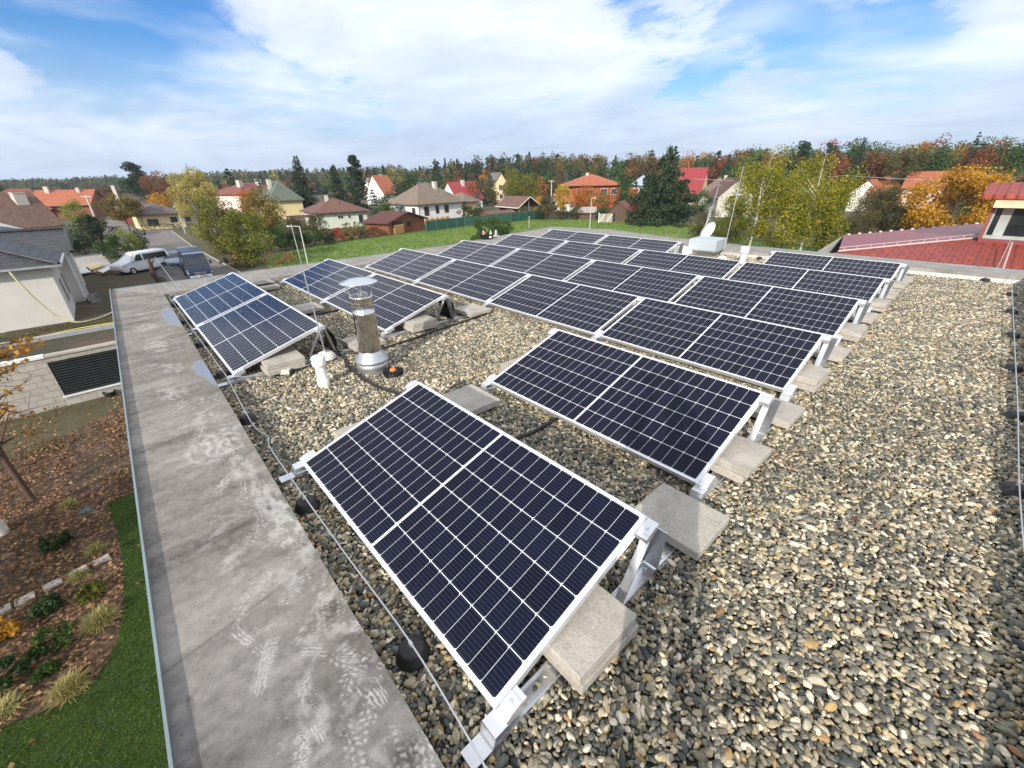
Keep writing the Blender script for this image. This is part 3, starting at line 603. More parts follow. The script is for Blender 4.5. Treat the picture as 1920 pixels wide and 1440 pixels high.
for ri, (Y0, groups) in enumerate(ROWS):
    for gi, (X0, n) in enumerate(groups):
        for k in range(n):
            if n == 4: lab = 'dark solar panel, %s of the %s row of four' % (posw[4][k], ORD[ri])
            elif n == 2: lab = 'dark solar panel, %s in the %s row' % (posw[2][k], ORD[ri])
            else: lab = {0: 'dark solar panel nearest the camera, alone at the right of the front row', 1: 'single dark solar panel at the right of the second row, behind the nearest one', 5: 'single dark solar panel at the right end of the rearmost row, beside the back parapet'}[ri]
            if first_panel: o_ = make_panel(); proto = o_; first_panel = False
            else: o_ = dup(proto)
            o_.location = (X0+k*(L+GAP), Y0, .10); o_.rotation_euler = (TILT+rs.uniform(-.0025, .0025), rs.uniform(-.001, .001), rs.uniform(-.001, .001)); o_['label'] = lab
        for k in range(n+1):
            sd = -1 if k == 0 else (1 if k == n else 0)
            xx = X0+k*(L+GAP)-(GAP if k == n else (GAP/2 if k else 0))
            o_ = dup(bprot[sd]) if sd in bprot else make_bracket(sd)
            bprot.setdefault(sd, o_); o_.location = (xx, Y0, 0)
            where = 'at the left end' if sd == -1 else 'at the right end' if sd == 1 else ('at the %s joint' % ['', 'first', 'middle', 'third'][k] if n == 4 else 'at the joint')
            what = {4: 'row of four panels', 2: 'left pair of panels', 1: 'single right-hand panel'}[n]
            o_['label'] = 'silver bracket %s of the %s in the %s row' % (where, what, ORD[ri])
            e = 0.0 if sd == 0 else (-.03 if sd == 1 else .03)
            vis = sd == 1 or (n < 3 and sd != 0) or ri < 2 or (sd == -1)
            tail = '%s of the %s in the %s row' % (where.replace('at the ', ''), what, ORD[ri])
            if vis:
                j = lambda a: rs.uniform(-a, a)
                slab(xx+e+j(.015), Y0+.49+j(.02), .031, 'lower concrete slab of a stack of two under the '+tail, j(.03))
                slab(xx+e+j(.02), Y0+.49+j(.02), .090, 'upper concrete slab of a stack of two under the '+tail, j(.04))
                if ri < 5 or sd == 1: slab(xx+e+j(.02), Y0+1.46+j(.02), .031, 'single concrete slab on the rail behind the '+tail, j(.03))

# ------------------------------------------------------------------ small things on the roof
m, t = new_mat('polished_steel'); oc = t.n('ShaderNodeTexCoord').outputs['Object']
finish(t, t.ramp(t.noise(oc, 4, 4), [(0.3, (0.60, 0.59, 0.57)), (0.7, (0.72, 0.71, 0.69))]), 0.10, 1.0, t.noise(t.mapping(oc, scale=(1, 1, .22)), 8, 3, .55, 1.6), 0.022); M_steel = m
M_wht = mat('white_pvc', (0.78, 0.78, 0.76), 0.45, 0, 0.04, 5); M_galv = mat('galvanised', (0.55, 0.57, 0.59), 0.42, 0.8, 0.12, 12)
flue = thing('chimney_flue', 'shiny stainless steel flue pipe with a round rain cap standing in the pebbles', 'chimney pipe', (-1.36, 1.20, 0))
b = MB(); b.lathe([(.112, .02), (.112, .64), (.116, .643), (.116, .66), (.112, .663), (.112, .80), (.116, .802), (.116, .83), (.104, .832)], 40); b.lathe([(.104, .832), (.102, .82), (.100, .3), (0, .3)], 40); part('pipe', b, M_steel, flue)
b = MB(); b.lathe([(.16, .0), (.16, .05), (.164, .055), (.164, .09), (.157, .10), (.157, .115), (.178, .13), (.176, .14), (.118, .225), (.114, .235)], 44); part('storm_collar', b, M_galv, flue)
b = MB(); b.lathe([(0, 1.008), (.09, .996), (.185, .968), (.187, .962), (.183, .962), (.09, .986), (0, .995)], 44); part('rain_cap', b, mat('cap_steel', (.72, .75, .78), .22, .9, .04), flue)
for k in range(4):
    a_ = math.pi/4+k*math.pi/2+.3; c_, s_2 = math.cos(a_), math.sin(a_); b = MB()
    b.tube([(c_*.103, s_2*.103, .80), (c_*.106, s_2*.106, .86), (c_*.142, s_2*.142, .975)], .007, 6); part('cap_strut', b, M_galv, flue)
vent = thing('vent_pipe', 'short white plastic roof vent with a wider cap, next to the steel flue', 'vent pipe', (-1.36, .655, 0))
b = MB(); b.lathe([(.060, 0), (.060, .075), (.047, .085), (.047, .235)], 28); part('pipe', b, M_wht, vent)
b = MB(); b.lathe([(.047, .22), (.066, .225), (.068, .235), (.068, .305), (.060, .318), (0, .320)], 28); part('cap', b, M_wht, vent)
v2 = thing('vent_pipe', 'white vent pipe with square-looking cap by the back parapet, behind the fifth panel row', 'vent pipe', (-.83, 9.9, 0))
b = MB(); b.lathe([(.065, 0), (.065, .30)], 24); part('pipe', b, M_wht, v2)
b = MB(); b.lathe([(.065, .28), (.088, .285), (.090, .30), (.090, .41), (.080, .425), (0, .427)], 24); part('cap', b, M_wht, v2)
dome = MB(); dome.lathe([(.24, 0), (.25, .02), (.235, .07), (.19, .12), (.11, .16), (0, .175)], 32)
single('roof_dome', dome, M_wht, 'low white dome beside the grey ventilation box at the back parapet', 'roof vent', (-2.42, 10.2, .08), world=False)
dr = thing('roof_drain', 'round black slotted drain cover with an orange plug, beside the steel flue', 'drain', (-1.10, 1.30, 0))
b = MB(); b.lathe([(.095, 0), (.10, .012), (.085, .035), (.05, .045), (0, .046)], 30)
for k in range(16):
    a_ = k*math.pi/8; b.box(.05, .105, -.004, .004, .01, .05, Matrix.Rotation(a_, 4, 'Z'))
part('grate', b, M_black, dr)
b = MB(); b.lathe([(.032, .04), (.034, .055), (.026, .068), (0, .070)], 16); part('plug', b, mat('orange_plastic', (.75, .22, .04), .5), dr)

def rod(x, y, tx, ty, label, L_=None, base=True, r_=.0075, z0=0.03):
    """lightning rod whose foot stands at (x, y); leans so that the tip matches a point"""
    o_ = thing('lightning_rod', label, 'lightning rod', (x, y, z0), group='slim lightning rods')
    b = MB(); b.tube([(0, 0, 0), ((tx-x)*.5, (ty-y)*.5, L_*.5), (tx-x, ty-y, L_)], [r_, r_*.9, r_*.55], 8); part('mast', b, M_galv, o_)
    if base:
        b = MB(); b.lathe([(.115, 0), (.11, .03), (.075, .07), (.03, .075), (.02, .09), (0, .09)], 8, Matrix.Rotation(.2, 4, 'Z')); part('concrete_foot', b, mat('foot_concrete', (.60, .585, .54), .9), o_)
        b = MB(); b.box(-.03, .03, -.012, .012, .075, .105); part('foot_clamp', b, M_galv, o_)
    return o_
rod(-2.0, .93, -2.06, .90, 'tall thin lightning rod on a small concrete foot, left of the steel flue', 1.46, True)
rod(-1.44, 10.3, -1.40, 10.35, 'tall thin lightning rod behind the fifth panel row, in front of the birches', 2.0, True, .011)
rod(3.08, 11.75, 3.08, 11.75, 'lightning rod on the back parapet in front of the red tiled roof', .62, False, .008, PH)
rod(-6.95, .17, -7.05, .0, 'thin lightning rod on the far parapet in front of the white van', .60, False, .006, PH)
# conductor wires
M_wire = mat('conductor_wire', (.62, .64, .66), .4, .85, .05)
hold = None
def holder(x, y, label, z=-.005):
    global hold
    if hold is None:
        hold = thing('wire_holder', label, 'wire holder', (x, y, z), group='black round weights that hold the conductor wire')
        b = MB(); b.lathe([(.076, 0), (.078, .008), (.070, .014), (.058, .056), (.048, .062), (0, .063)], 10); part('weight', b, M_black, hold)
        b = MB(); b.box(-.012, .012, -.006, .006, .069, .092); part('clip', b, M_galv, hold)
    else: dup(hold, (x, y, z), rs.uniform(0, 6), label)
hl = ['directly left of the front single panel at the bottom', 'left of the front single panel by its far corner', 'on the pebbles between the white vent and the left parapet', 'beside the near corner of the far left pair of panels',
      'beside the far left pair of panels, first of three', 'beside the far left pair of panels, second of three', 'beside the far left pair of panels, nearest the far parapet']
for (x, y), l_ in zip([(1.645, -.095), (.36, -.105), (-1.11, -.10), (-2.35, -.05), (-3.6, -.045), (-4.9, -.04), (-6.2, -.03)], hl): holder(x, y, 'black round wire weight '+l_)
for k, (x, y) in enumerate([(3.42, 3.3), (3.42, 4.65), (3.40, 6.03), (3.38, 7.44), (3.36, 8.87), (3.34, 10.23)]): holder(x, y, 'black round wire weight at the right parapet, %s from the front' % ['first', 'second', 'third', 'fourth', 'fifth', 'sixth'][k])
holder(3.0, 11.38, 'black round wire weight at the foot of the back parapet, right of the last panel'); holder(-.84, 11.0, 'black round wire weight by the back parapet, left of the single rear panel')
def wire(name, pts_, rad, m_, label, cat, seg=6, group=None):
    P_ = [Vector(p) for p in pts_]; out = []
    for i in range(len(P_)-1):
        a_, b_ = P_[i], P_[i+1]; pa = P_[max(i-1, 0)]; pb = P_[min(i+2, len(P_)-1)]
        for k in range(seg):
            u_ = k/seg; out.append(0.5*((2*a_)+(b_-pa)*u_+(2*pa-5*a_+4*b_-pb)*u_**2+(3*a_-pa-3*b_+pb)*u_**3))
    out.append(P_[-1]); b = MB(); b.tube(out, rad, 7); return single(name, b, m_, label, cat, loc=tuple(out[0]), group=group)
wz = .085
wire('conductor_wire', [(2.6, -.17, .10), (2.2, -.135, .11), (1.645, -.095, wz), (1.0, -.10, .075), (.36, -.105, wz), (-.4, -.10, .07), (-.62, -.06, .05), (-.8, -.10, .06), (-1.11, -.10, wz), (-2.0, -.055, .085), (-2.35, -.05, wz), (-3.6, -.045, wz), (-4.9, -.04, wz), (-6.2, -.03, wz), (-6.6, -.02, .1), (-6.95, .17, PH+.01)], .0042, M_wire, 'bare metal conductor wire running beside the left parapet', 'wire')
wire('conductor_wire', [(-2.02, -.04, .095), (-2.0, .12, .06), (-1.95, .3, .04), (-1.9, .47, .05), (-1.93, .75, .04), (-2.0, .90, .10)], .0042, M_wire, 'short conductor wire curving from the parapet line to the rod foot near the flue', 'wire')
wire('conductor_wire', [(3.44, 2.5, wz), (3.42, 3.3, wz), (3.41, 4.65, wz), (3.39, 6.03, wz), (3.37, 7.44, wz), (3.35, 8.87, wz), (3.33, 10.23, wz), (3.32, 11.2, .09), (3.3, 11.5, .14), (3.6, 11.9, .16), (4.2, 12.0, .2)], .0045, M_wire, 'metal conductor wire running beside the right parapet', 'wire')
cl = thing('test_clamp', 'small pale connector box with black ends by the near left pair of panels', 'connector', (-1.91, .455, .0), .9)
b = MB(); b.box(-.055, .055, -.035, .035, .012, .065); part('housing', b, mat('pale_plastic', (.62, .60, .53), .6), cl, bev=.008)
b = MB(); b.box(-.075, -.0555, -.042, .042, .0, .055); b.box(.0555, .075, -.042, .042, .0, .055); part('end_cap', b, M_black, cl, bev=.006)
M_cab = mat('black_conduit', (.018, .018, .019), .55, 0, .2, 20)
wire('cable_conduit', [(.55, 1.15, .03), (.70, 1.30, .02), (.76, 1.5, .018), (.76, 1.83, .018), (.8, 2.3, .03)], .017, M_cab, 'black corrugated conduit between the front and second row single panels', 'conduit')
wire('cable_conduit', [(-.1, 1.0, .03), (-.5, 1.10, .02), (-.9, 1.02, .018), (-1.35, 1.0, .02), (-1.7, 1.04, .018), (-1.97, 1.10, .02), (-2.25, 1.05, .03), (-2.45, 1.0, .12)], .015, M_cab, 'black conduit curving past the foot of the steel flue', 'conduit')
wire('cable_conduit', [(-2.25, 1.05, .05), (-2.05, 1.15, .02), (-1.85, 1.45, .02), (-1.88, 2.0, .018), (-1.95, 2.5, .018), (-2.0, 3.0, .018), (-2.05, 3.4, .03)], .015, M_cab, 'black conduit between the two right-hand ends of the left pairs and the third row', 'conduit')
wire('cable_conduit', [(-4.1, 1.3, .03), (-3.95, 1.5, .018), (-3.9, 1.75, .02), (-3.85, 2.1, .03)], .015, M_cab, 'black conduit crossing the gap between the two far left pairs', 'conduit')
# black hanging foil at the right ends of the two left pairs
for (xx, yy, l_) in ((-2.10, 0.0, 'front'), (-2.22, 1.79, 'second')):
    b = MB(); pr = [(.985, .37), (1.03, .34), (1.09, .26), (1.11, .16), (1.09, .07), (1.05, .03)]
    vs = []
    for x_ in (xx-.35, xx+.03):
        for (a_, z_) in pr: vs.append((x_, yy+a_, z_))
        for (a_, z_) in pr[::-1]: vs.append((x_, yy+a_-.006, z_-.004))
    n_ = 12; b.add(vs, [(i, (i+1) % n_, n_+(i+1) % n_, n_+i) for i in range(n_)]+[tuple(range(n_-1, -1, -1)), tuple(range(n_, 2*n_))], True)
    single('wind_foil', b, M_black, 'curved black sheet hanging behind the right end of the left pair in the %s row' % l_, 'sheet', (xx, yy+1.05, .03))
# grey ventilation box, dish, mast, bucket
hv = thing('ventilation_box', 'light grey sheet-metal ventilation box standing by the back parapet', 'ventilation unit', (-2.05, 10.75, 0), .05)
b = MB(); b.prism([(-.34, -.36), (.34, -.36), (.34, .36), (-.34, .36)], .16, .42); part('hood', b, mat('grey_blue_metal', (.50, .56, .60), .5, .3, .05), hv, bev=.01)
b = MB(); b.hexa([(-.2, -.2, 0), (.2, -.2, 0), (.2, .2, 0), (-.2, .2, 0)], [(-.27, -.27, .13), (.27, -.27, .13), (.27, .27, .13), (-.27, .27, .13)]); b.box(-.32, .32, -.33, .33, .13, .16); part('curb', b, M_galv, hv)
ds = thing('satellite_dish', 'white satellite dish on the back parapet behind the grey ventilation box', 'satellite dish', (-2.62, 12.0, PH), -.6)
Md = Matrix.Translation((0, 0, .30)) @ Matrix.Rotation(math.radians(62), 4, 'X')
b = MB(); b.lathe([(0, 0), (.10, .006), (.20, .025), (.27, .05), (.272, .054), (.20, .031), (.10, .012), (0, .006)], 32, Md); part('reflector', b, M_wht, ds)
b = MB(); b.tube([(0, .02, 0), (0, .05, .2), (0, .03, .3)], .02, 8); b.tube([(0, 0, .06), (0, -.28, .12)], .01, 6); b.lathe([(.025, 0), (.025, .08), (0, .08)], 10, Matrix.Translation((0, -.29, .10))); part('bracket_arm', b, M_galv, ds)
am = thing('antenna_mast', 'slim antenna mast with small yagi elements beside the satellite dish', 'antenna', (-2.85, 12.2, PH))
b = MB(); b.tube([(0, 0, 0), (.10, .02, .8), (.18, .02, 1.5)], .012, 8); b.tube([(-.05, -.05, 0), (.05, .0, .6), (.075, .0, .95)], .02, 8); b.tube([(-.12, -.08, 0), (.12, .02, .75)], .007, 6); part('mast', b, M_galv, am)
for k, zz_ in enumerate((.62, .70, 1.12, 1.2, 1.5)):
    b = MB(); xo = .18*zz_/1.5; b.tube([(xo-.06, .06, zz_), (xo+.12, -.10, zz_-.03)], .005, 5); b.tube([(xo+.0, -.10, zz_+.0), (xo+.10, .05, zz_-.02)], .004, 5); part('element', b, M_galv, am)
bk = thing('mason_bucket', 'black rubbery bucket with bottles standing on the far parapet', 'bucket', (-8.1, 8.4, PH-.01))
b = MB(); b.lathe([(.20, 0), (.23, .16), (.24, .17), (.225, .17), (.19, .02), (0, .02)], 20); part('tub', b, M_black, bk)
b = MB(); b.box(.21, .235, -.06, .02, .06, .12); part('tag', b, M_wht, bk)
for k, (x, y, c_) in enumerate([(-.08, -.05, (.55, .66, .70)), (.10, .10, (.65, .64, .60))]):
    bo = MB(); bo.lathe([(.035, 0), (.037, .14), (.03, .17), (.014, .20), (.014, .24), (0, .24)], 12)
    single('spray_bottle', bo, mat('bottle%d' % k, c_, .4), ['pale blue bottle standing in the black bucket', 'grey bottle beside the black bucket'][k], 'bottle', (-8.1+x, 8.4+y, PH+.02+(.0 if k == 0 else 0)), world=False)
tp = MB(); tp.box(-.11, .11, -.07, .07, 0, .03); tp.box(.0, .05, -.03, .03, .0305, .20)
single('cartridge_gun', tp, mat('gun_grey', (.55, .55, .52), .5), 'pale sealant gun lying on the far parapet beside the black bucket', 'tool', (-8.35, 9.0, PH+.005), world=False, bev=.006)
og = MB(); og.box(-.06, .06, -.03, .03, 0, .05); single('work_glove', og, mat('orange_cloth', (.65, .20, .08), .8), 'small orange cloth on the rim of the black bucket', 'cloth', (-8.12, 8.33, PH+.165), world=False, bev=.012)

# ------------------------------------------------------------------ neighbouring red-tiled roof on the right
m, t = new_mat('red_concrete_tile'); oc = t.n('ShaderNodeTexCoord').outputs['Object']
br = t.n('ShaderNodeTexBrick'); t.inp(br.inputs['Vector'], oc); br.inputs['Scale'].default_value = 1; br.inputs['Brick Width'].default_value = .21; br.inputs['Row Height'].default_value = .28; br.inputs['Mortar Size'].default_value = .02; br.inputs['Mortar Smooth'].default_value = 1.0
br.inputs['Color1'].default_value = (.29, .042, .028, 1); br.inputs['Color2'].default_value = (.36, .060, .036, 1); br.inputs['Mortar'].default_value = (.10, .016, .012, 1)
sx_ = t.n('ShaderNodeSeparateXYZ'); t.inp(sx_.inputs[0], oc); wv_ = t.math('SINE', t.math('MULTIPLY', sx_.outputs[0], 2*math.pi/.21)); rw_ = t.math('FRACT', t.math('DIVIDE', sx_.outputs[1], .28))
finish(t, t.mix(.25, br.outputs[0], t.ramp(t.noise(oc, 2.5, 5), [(.3, .2), (.7, .65)]), 'OVERLAY'), .68, 0, t.math('ADD', t.math('MULTIPLY', wv_, .4), t.math('MULTIPLY', rw_, -.8)), .03); M_redtile = m
M_redflat = mat('smooth_red_roof', (0.235, 0.045, 0.045), .42, 0, .10, .8)
nb = thing('red_roof_house', 'neighbouring house right behind the roof, red tiled roof with a glazed dormer', 'house', (4, 18, G))
H1 = aty(1572, 472, 15.0); H2 = aty(1870, 443, 18.4); dH = (H2-H1)/(H2[0]-H1[0]); H3 = H1+dH*(9.5-H1[0]); H0 = H1-dH*.15
bsl = (H2[2]-H1[2])/(H2[1]-H1[1]); ez = H1[2]-bsl*(H1[1]-12.9)
E1 = np.array([-.9, 12.9, ez]); Em = np.array([3.0, 12.9, ez]); E2 = np.array([9.5, 12.9, ez])
b = MB(); b.poly([E1, Em, H2, H1]); b.poly([Em, E2, H3, H2]); part('tiled_roof', b, M_redtile, nb, True)
T1 = aty(1582, 441, 19.0); T2 = aty(1862, 417, 22.5); T3 = T1+(T2-T1)/(T2[0]-T1[0])*(9.5-T1[0])
b = MB(); b.poly([H1, H2, T2, T1]); b.poly([H2, H3, T3, T2]); part('upper_roof', b, M_redflat, nb, True)
b = MB(); b.add([E1+[.3, .3, 0], E2+[0, .3, 0], T3, T1, (E1+[.3, .3, 0])*[1, 1, 0]+[0, 0, G], (E2+[0, .3, 0])*[1, 1, 0]+[0, 0, G], T3*[1, 1, 0]+[0, 0, G], T1*[1, 1, 0]+[0, 0, G]], [(0, 4, 5, 1), (1, 5, 6, 2), (2, 6, 7, 3), (3, 7, 4, 0)]); part('wall', b, M_plaster, nb, True)
M_rail = mat('pink_grey_metal', (.62, .50, .47), .5, .3, .05)
b = MB(); a_, c_ = Vector(H1)+Vector((0, -.05, .02)), Vector(H2)+Vector((0, -.05, .02)); b.tube([a_, c_], .028, 6); part('ridge_capping', b, M_rail, nb, True)
b = MB(); b.tube([a_+Vector((0, 0, .10)), c_+Vector((0, 0, .10))], .010, 6)
for k in range(12):
    p_ = a_.lerp(c_, (k+.4)/12); b.tube([p_, p_+Vector((0, 0, .10))], .010, 5)
part('snow_rail', b, M_rail, nb, True)
for k in range(14):
    b = MB(); p_ = Vector(T1).lerp(Vector(T2), (k+.5)/14); b.lathe([(.05, -.02), (.05, .03), (0, .05)], 8, Matrix.Translation(p_)); part('ridge_knob', b, M_rail, nb, True)
b = MB(); b.tube([Vector(aty(1874, 524, 13.4)), Vector(aty(1898, 455, 16.4))], .018, 6); part('roof_wire', b, M_rail, nb, True)
# dormer
Yd = 17.6; q = lambda x, y, Y_=Yd: Vector(aty(x, y, Y_))
d0, d1 = q(1862, 388), q(1868, 444); xl = d0.x; zt_, zb_ = d0.z, d1.z; zf = q(1862, 372).z
b = MB(); b.box(xl-.02, xl+.06, Yd, Yd+3, zb_-.3, zf); part('dormer_cheek', b, mat('dormer_red', (.20, .07, .055), .6), nb, True)
b = MB(); b.box(xl, 9.5, Yd-.30, Yd+.3, zt_, zf); part('dormer_fascia', b, mat('cream_board', (.66, .57, .36), .6), nb, True)
b = MB(); b.add([(xl-.3, Yd-.38, zf+.01), (9.5, Yd-.38, zf+.01), (9.5, Yd+1.6, zf+.34), (xl-.3, Yd+1.6, zf+.26), (xl-.3, Yd-.38, zf+.10), (9.5, Yd-.38, zf+.12), (9.5, Yd+1.6, zf+.44), (xl-.3, Yd+1.6, zf+.36)], [(0, 3, 2, 1), (4, 5, 6, 7), (0, 1, 5, 4), (1, 2, 6, 5), (2, 3, 7, 6), (3, 0, 4, 7)]); part('dormer_roof', b, M_redtile, nb, True)
M_glass = mat('dark_glass', (.02, .025, .028), .06, 0, .3, 2, spec=.8)
b = MB(); b.box(xl+.08, 9.5, Yd+.10, Yd+.14, zb_, zt_-.01); wn = part('dormer_window', b, M_glass, nb, True)
b = MB(); b.box(xl+.02, 9.5, Yd+.03, Yd+.09, zb_-.06, zb_+.03); b.box(xl+.02, xl+.10, Yd+.03, Yd+.09, zb_+.03, zt_-.02)
b.add([(xl+.22, Yd+.09, zb_+.03), (xl+.42, Yd+.09, zb_+.03), (xl+.42, Yd+.09, zt_-.02), (xl+.22, Yd+.09, zt_-.02)], [(0, 1, 2, 3)]); part('frame', b, mat('greygreen_frame', (.36, .40, .37), .5), wn, True)
b = MB(); b.box(xl+.0, 9.5, Yd-.15, Yd+.02, zb_-.16, zb_-.065); part('sill', b, M_redflat, nb, True)

# ------------------------------------------------------------------ house builder
M_shutter = mat('window_dark', (.035, .04, .045), .15, 0, .3, 1, spec=.7); M_wf = mat('white_frame', (.70, .70, .68), .5, 0, .03)
M_brownf = mat('brown_frame', (.10, .055, .03), .6, 0, .1)
def bhouse(name, label, A, B, dep, wh, rh, kind, wall, roof, over=.5, wins=(), chim=(), ridge='x', cat='house', frame=None, base=None, hipk=1.0, wall_part=True, group=None, z0=G, th_=.14):
    """A, B ground ends of the wall that faces the camera (left, right)"""
    A = np.array(A, float); B = np.array(B, float); d = B-A; Lx = float(math.hypot(d[0], d[1])); ang = math.atan2(d[1], d[0])
    o_ = thing(name, label, cat, (A[0], A[1], z0), ang, group); o = over; b = MB()
    if kind == 'hip': b.box(0, Lx, 0, dep, -.3, wh)
    elif ridge == 'x':
        b.add([(0, 0, -.3), (Lx, 0, -.3), (Lx, dep, -.3), (0, dep, -.3), (0, 0, wh), (Lx, 0, wh), (Lx, dep, wh), (0, dep, wh), (0, dep/2, wh+rh), (Lx, dep/2, wh+rh)], [(0, 1, 5, 4), (1, 2, 6, 9, 5), (2, 3, 7, 6), (3, 0, 4, 8, 7), (4, 5, 9, 8), (6, 7, 8, 9)])
    else:
        b.add([(0, 0, -.3), (Lx, 0, -.3), (Lx, dep, -.3), (0, dep, -.3), (0, 0, wh), (Lx, 0, wh), (Lx, dep, wh), (0, dep, wh), (Lx/2, 0, wh+rh), (Lx/2, dep, wh+rh)], [(0, 1, 5, 8, 4), (1, 2, 6, 5), (2, 3, 7, 9, 6), (3, 0, 4, 7), (4, 8, 9, 7), (5, 6, 9, 8)])
    if wall_part: part('wall', b, wall, o_)
    b = MB(); z = wh-.02
    if kind == 'hip':
        r_ = min(dep, Lx)/2*hipk
        if Lx >= dep: R1, R2 = (r_, dep/2), (Lx-r_, dep/2)
        else: R1, R2 = (Lx/2, r_), (Lx/2, dep-r_)
        v_ = [(-o, -o, z), (Lx+o, -o, z), (Lx+o, dep+o, z), (-o, dep+o, z), (-o, -o, z+th_), (Lx+o, -o, z+th_), (Lx+o, dep+o, z+th_), (-o, dep+o, z+th_), (*R1, wh+rh), (*R2, wh+rh)]
        f_ = [(3, 2, 1, 0), (0, 1, 5, 4), (1, 2, 6, 5), (2, 3, 7, 6), (3, 0, 4, 7)]
        f_ += [(4, 5, 9, 8), (5, 6, 9), (6, 7, 8, 9), (7, 4, 8)] if Lx >= dep else [(4, 5, 8), (5, 6, 9, 8), (6, 7, 9), (7, 4, 8, 9)]
        b.add(v_, f_)
    else:
        if ridge == 'x': W_, L_2, mp_ = dep, Lx, (lambda u, v, z: (v, u, z))
        else: W_, L_2, mp_ = Lx, dep, (lambda u, v, z: (u, v, z))
        s_ = rh/(W_/2); zo = wh-o*s_
        pr = [(-o, zo+.02), (W_/2, wh+rh+.02), (W_+o, zo+.02), (W_+o, zo+th_+.02), (W_/2, wh+rh+th_+.02), (-o, zo+th_+.02)]
        v_ = [mp_(u, -o*.7, z) for u, z in pr]+[mp_(u, L_2+o*.7, z) for u, z in pr]
        f_ = [(0, 1, 7, 6), (1, 2, 8, 7), (2, 3, 9, 8), (3, 4, 10, 9), (4, 5, 11, 10), (5, 0, 6, 11), (0, 5, 4, 1), (1, 4, 3, 2), (6, 7, 10, 11), (7, 8, 9, 10)]
        b.add(v_, f_)
    rf = part('roof', b, roof, o_)
    if kind == 'hip' or ridge == 'x':
        zg = wh-.02 if kind == 'hip' else wh-o*rh/(dep/2)+.02
        b = MB(); b.tube([(-o*.6, -o-.07, zg+.03), (Lx+o*.6, -o-.07, zg+.03)], .065, 6); part('gutter', b, M_brownf, rf)
        b = MB(); b.tube([(.15, -o-.05, zg), (.15, -.08, zg-.35), (.15, -.08, 0)], .05, 6); part('downpipe', b, M_brownf, o_)
    for (cx_, cy_, top, c_w) in chim:
        b = MB(); b.box(cx_-c_w/2, cx_+c_w/2, cy_-c_w/2, cy_+c_w/2, wh, wh+rh+top); b.box(cx_-c_w/2-.06, cx_+c_w/2+.06, cy_-c_w/2-.06, cy_+c_w/2+.06, wh+rh+top, wh+rh+top+.1); part('chimney', b, mat('chimney_render', (.55, .50, .44), .9), rf)
    for wdef in wins:
        x, zc, ww, hh = wdef[:4]; sd = wdef[4] if len(wdef) > 4 else 'F'; nm = wdef[5] if len(wdef) > 5 else 'window'
        Mx = {'F': Matrix.Translation((x, 0, zc)), 'R': Matrix.Translation((Lx, x, zc)) @ Matrix.Rotation(math.pi/2, 4, 'Z'), 'L': Matrix.Translation((0, x, zc)) @ Matrix.Rotation(-math.pi/2, 4, 'Z')}[sd]
        b = MB(); fb = .09
        b.box(-ww/2-fb, ww/2+fb, -.06, -.004, hh/2, hh/2+fb, Mx); b.box(-ww/2-fb, ww/2+fb, -.09, -.004, -hh/2-fb, -hh/2, Mx); b.box(-ww/2-fb, -ww/2, -.06, -.004, -hh/2, hh/2, Mx); b.box(ww/2, ww/2+fb, -.06, -.004, -hh/2, hh/2, Mx)
        if ww > .9 and nm == 'window': b.box(-.03, .03, -.055, -.004, -hh/2, hh/2, Mx)
        wo = part(nm, b, frame or M_wf, o_)
        b = MB(); b.box(-ww/2, ww/2, -.03, -.003, -hh/2, hh/2, Mx); part('pane', b, M_shutter, wo)
    if base:
        b = MB(); b.box(-.04, Lx+.04, -.04, dep+.04, -.3, .45); part('plinth', b, base, o_)
    return o_
def wmat(n, *c, **k): return mat(n, sr(*c), .9, 0, .07, .8, **k)
W_white = wmat('render_white', 232, 230, 224); W_cream = wmat('render_cream', 226, 205, 160); W_mint = wmat('render_mint', 205, 212, 196); W_yel = wmat('render_yellow', 222, 203, 155)
W_pink = wmat('render_pink', 225, 205, 195); W_red = wmat('render_red', 165, 78, 56); W_wood = mat('stained_wood', (.20, .075, .03), .75, 0, .3, 5); W_grey = wmat('render_grey', 190, 186, 176)
T_brown = tile_mat('tile_brown', (.13, .065, .045), (.20, .10, .07), .12, .7); T_brown2 = tile_mat('tile_mottled', (.12, .080, .058), (.21, .150, .110), .18, .8, .9, (.46, .41, .32), lmin=.15)
T_red = tile_mat('tile_redbrown', (.19, .05, .033), (.27, .08, .055), .12, .65); T_orange = tile_mat('tile_orange', (.36, .10, .045), (.48, .16, .075), .14, .7)
T_maroon = mat('roof_maroon', (.10, .030, .025), .7, 0, .2, 2, bump=.01); T_green = tile_mat('tile_green', (.10, .125, .095), (.17, .20, .155), .2, .7)
T_crimson = mat('roof_crimson', (.27, .03, .036), .5, 0, .1, 1); T_blue = mat('roof_pale_blue', (.36, .44, .50), .4, .2, .1, 1); T_dark = mat('roof_solar_dark', (.03, .035, .05), .3, 0, .2, .5)
T_grey = tile_mat('tile_grey', (.14, .12, .105), (.22, .19, .165), .14, .7)
T_anth = tile_mat('tile_anthracite', (.028, .030, .034), (.058, .060, .065), .17, .5, lmin=.02)
a2 = lambda x, y, z=G: at(x, y, z)[:2]

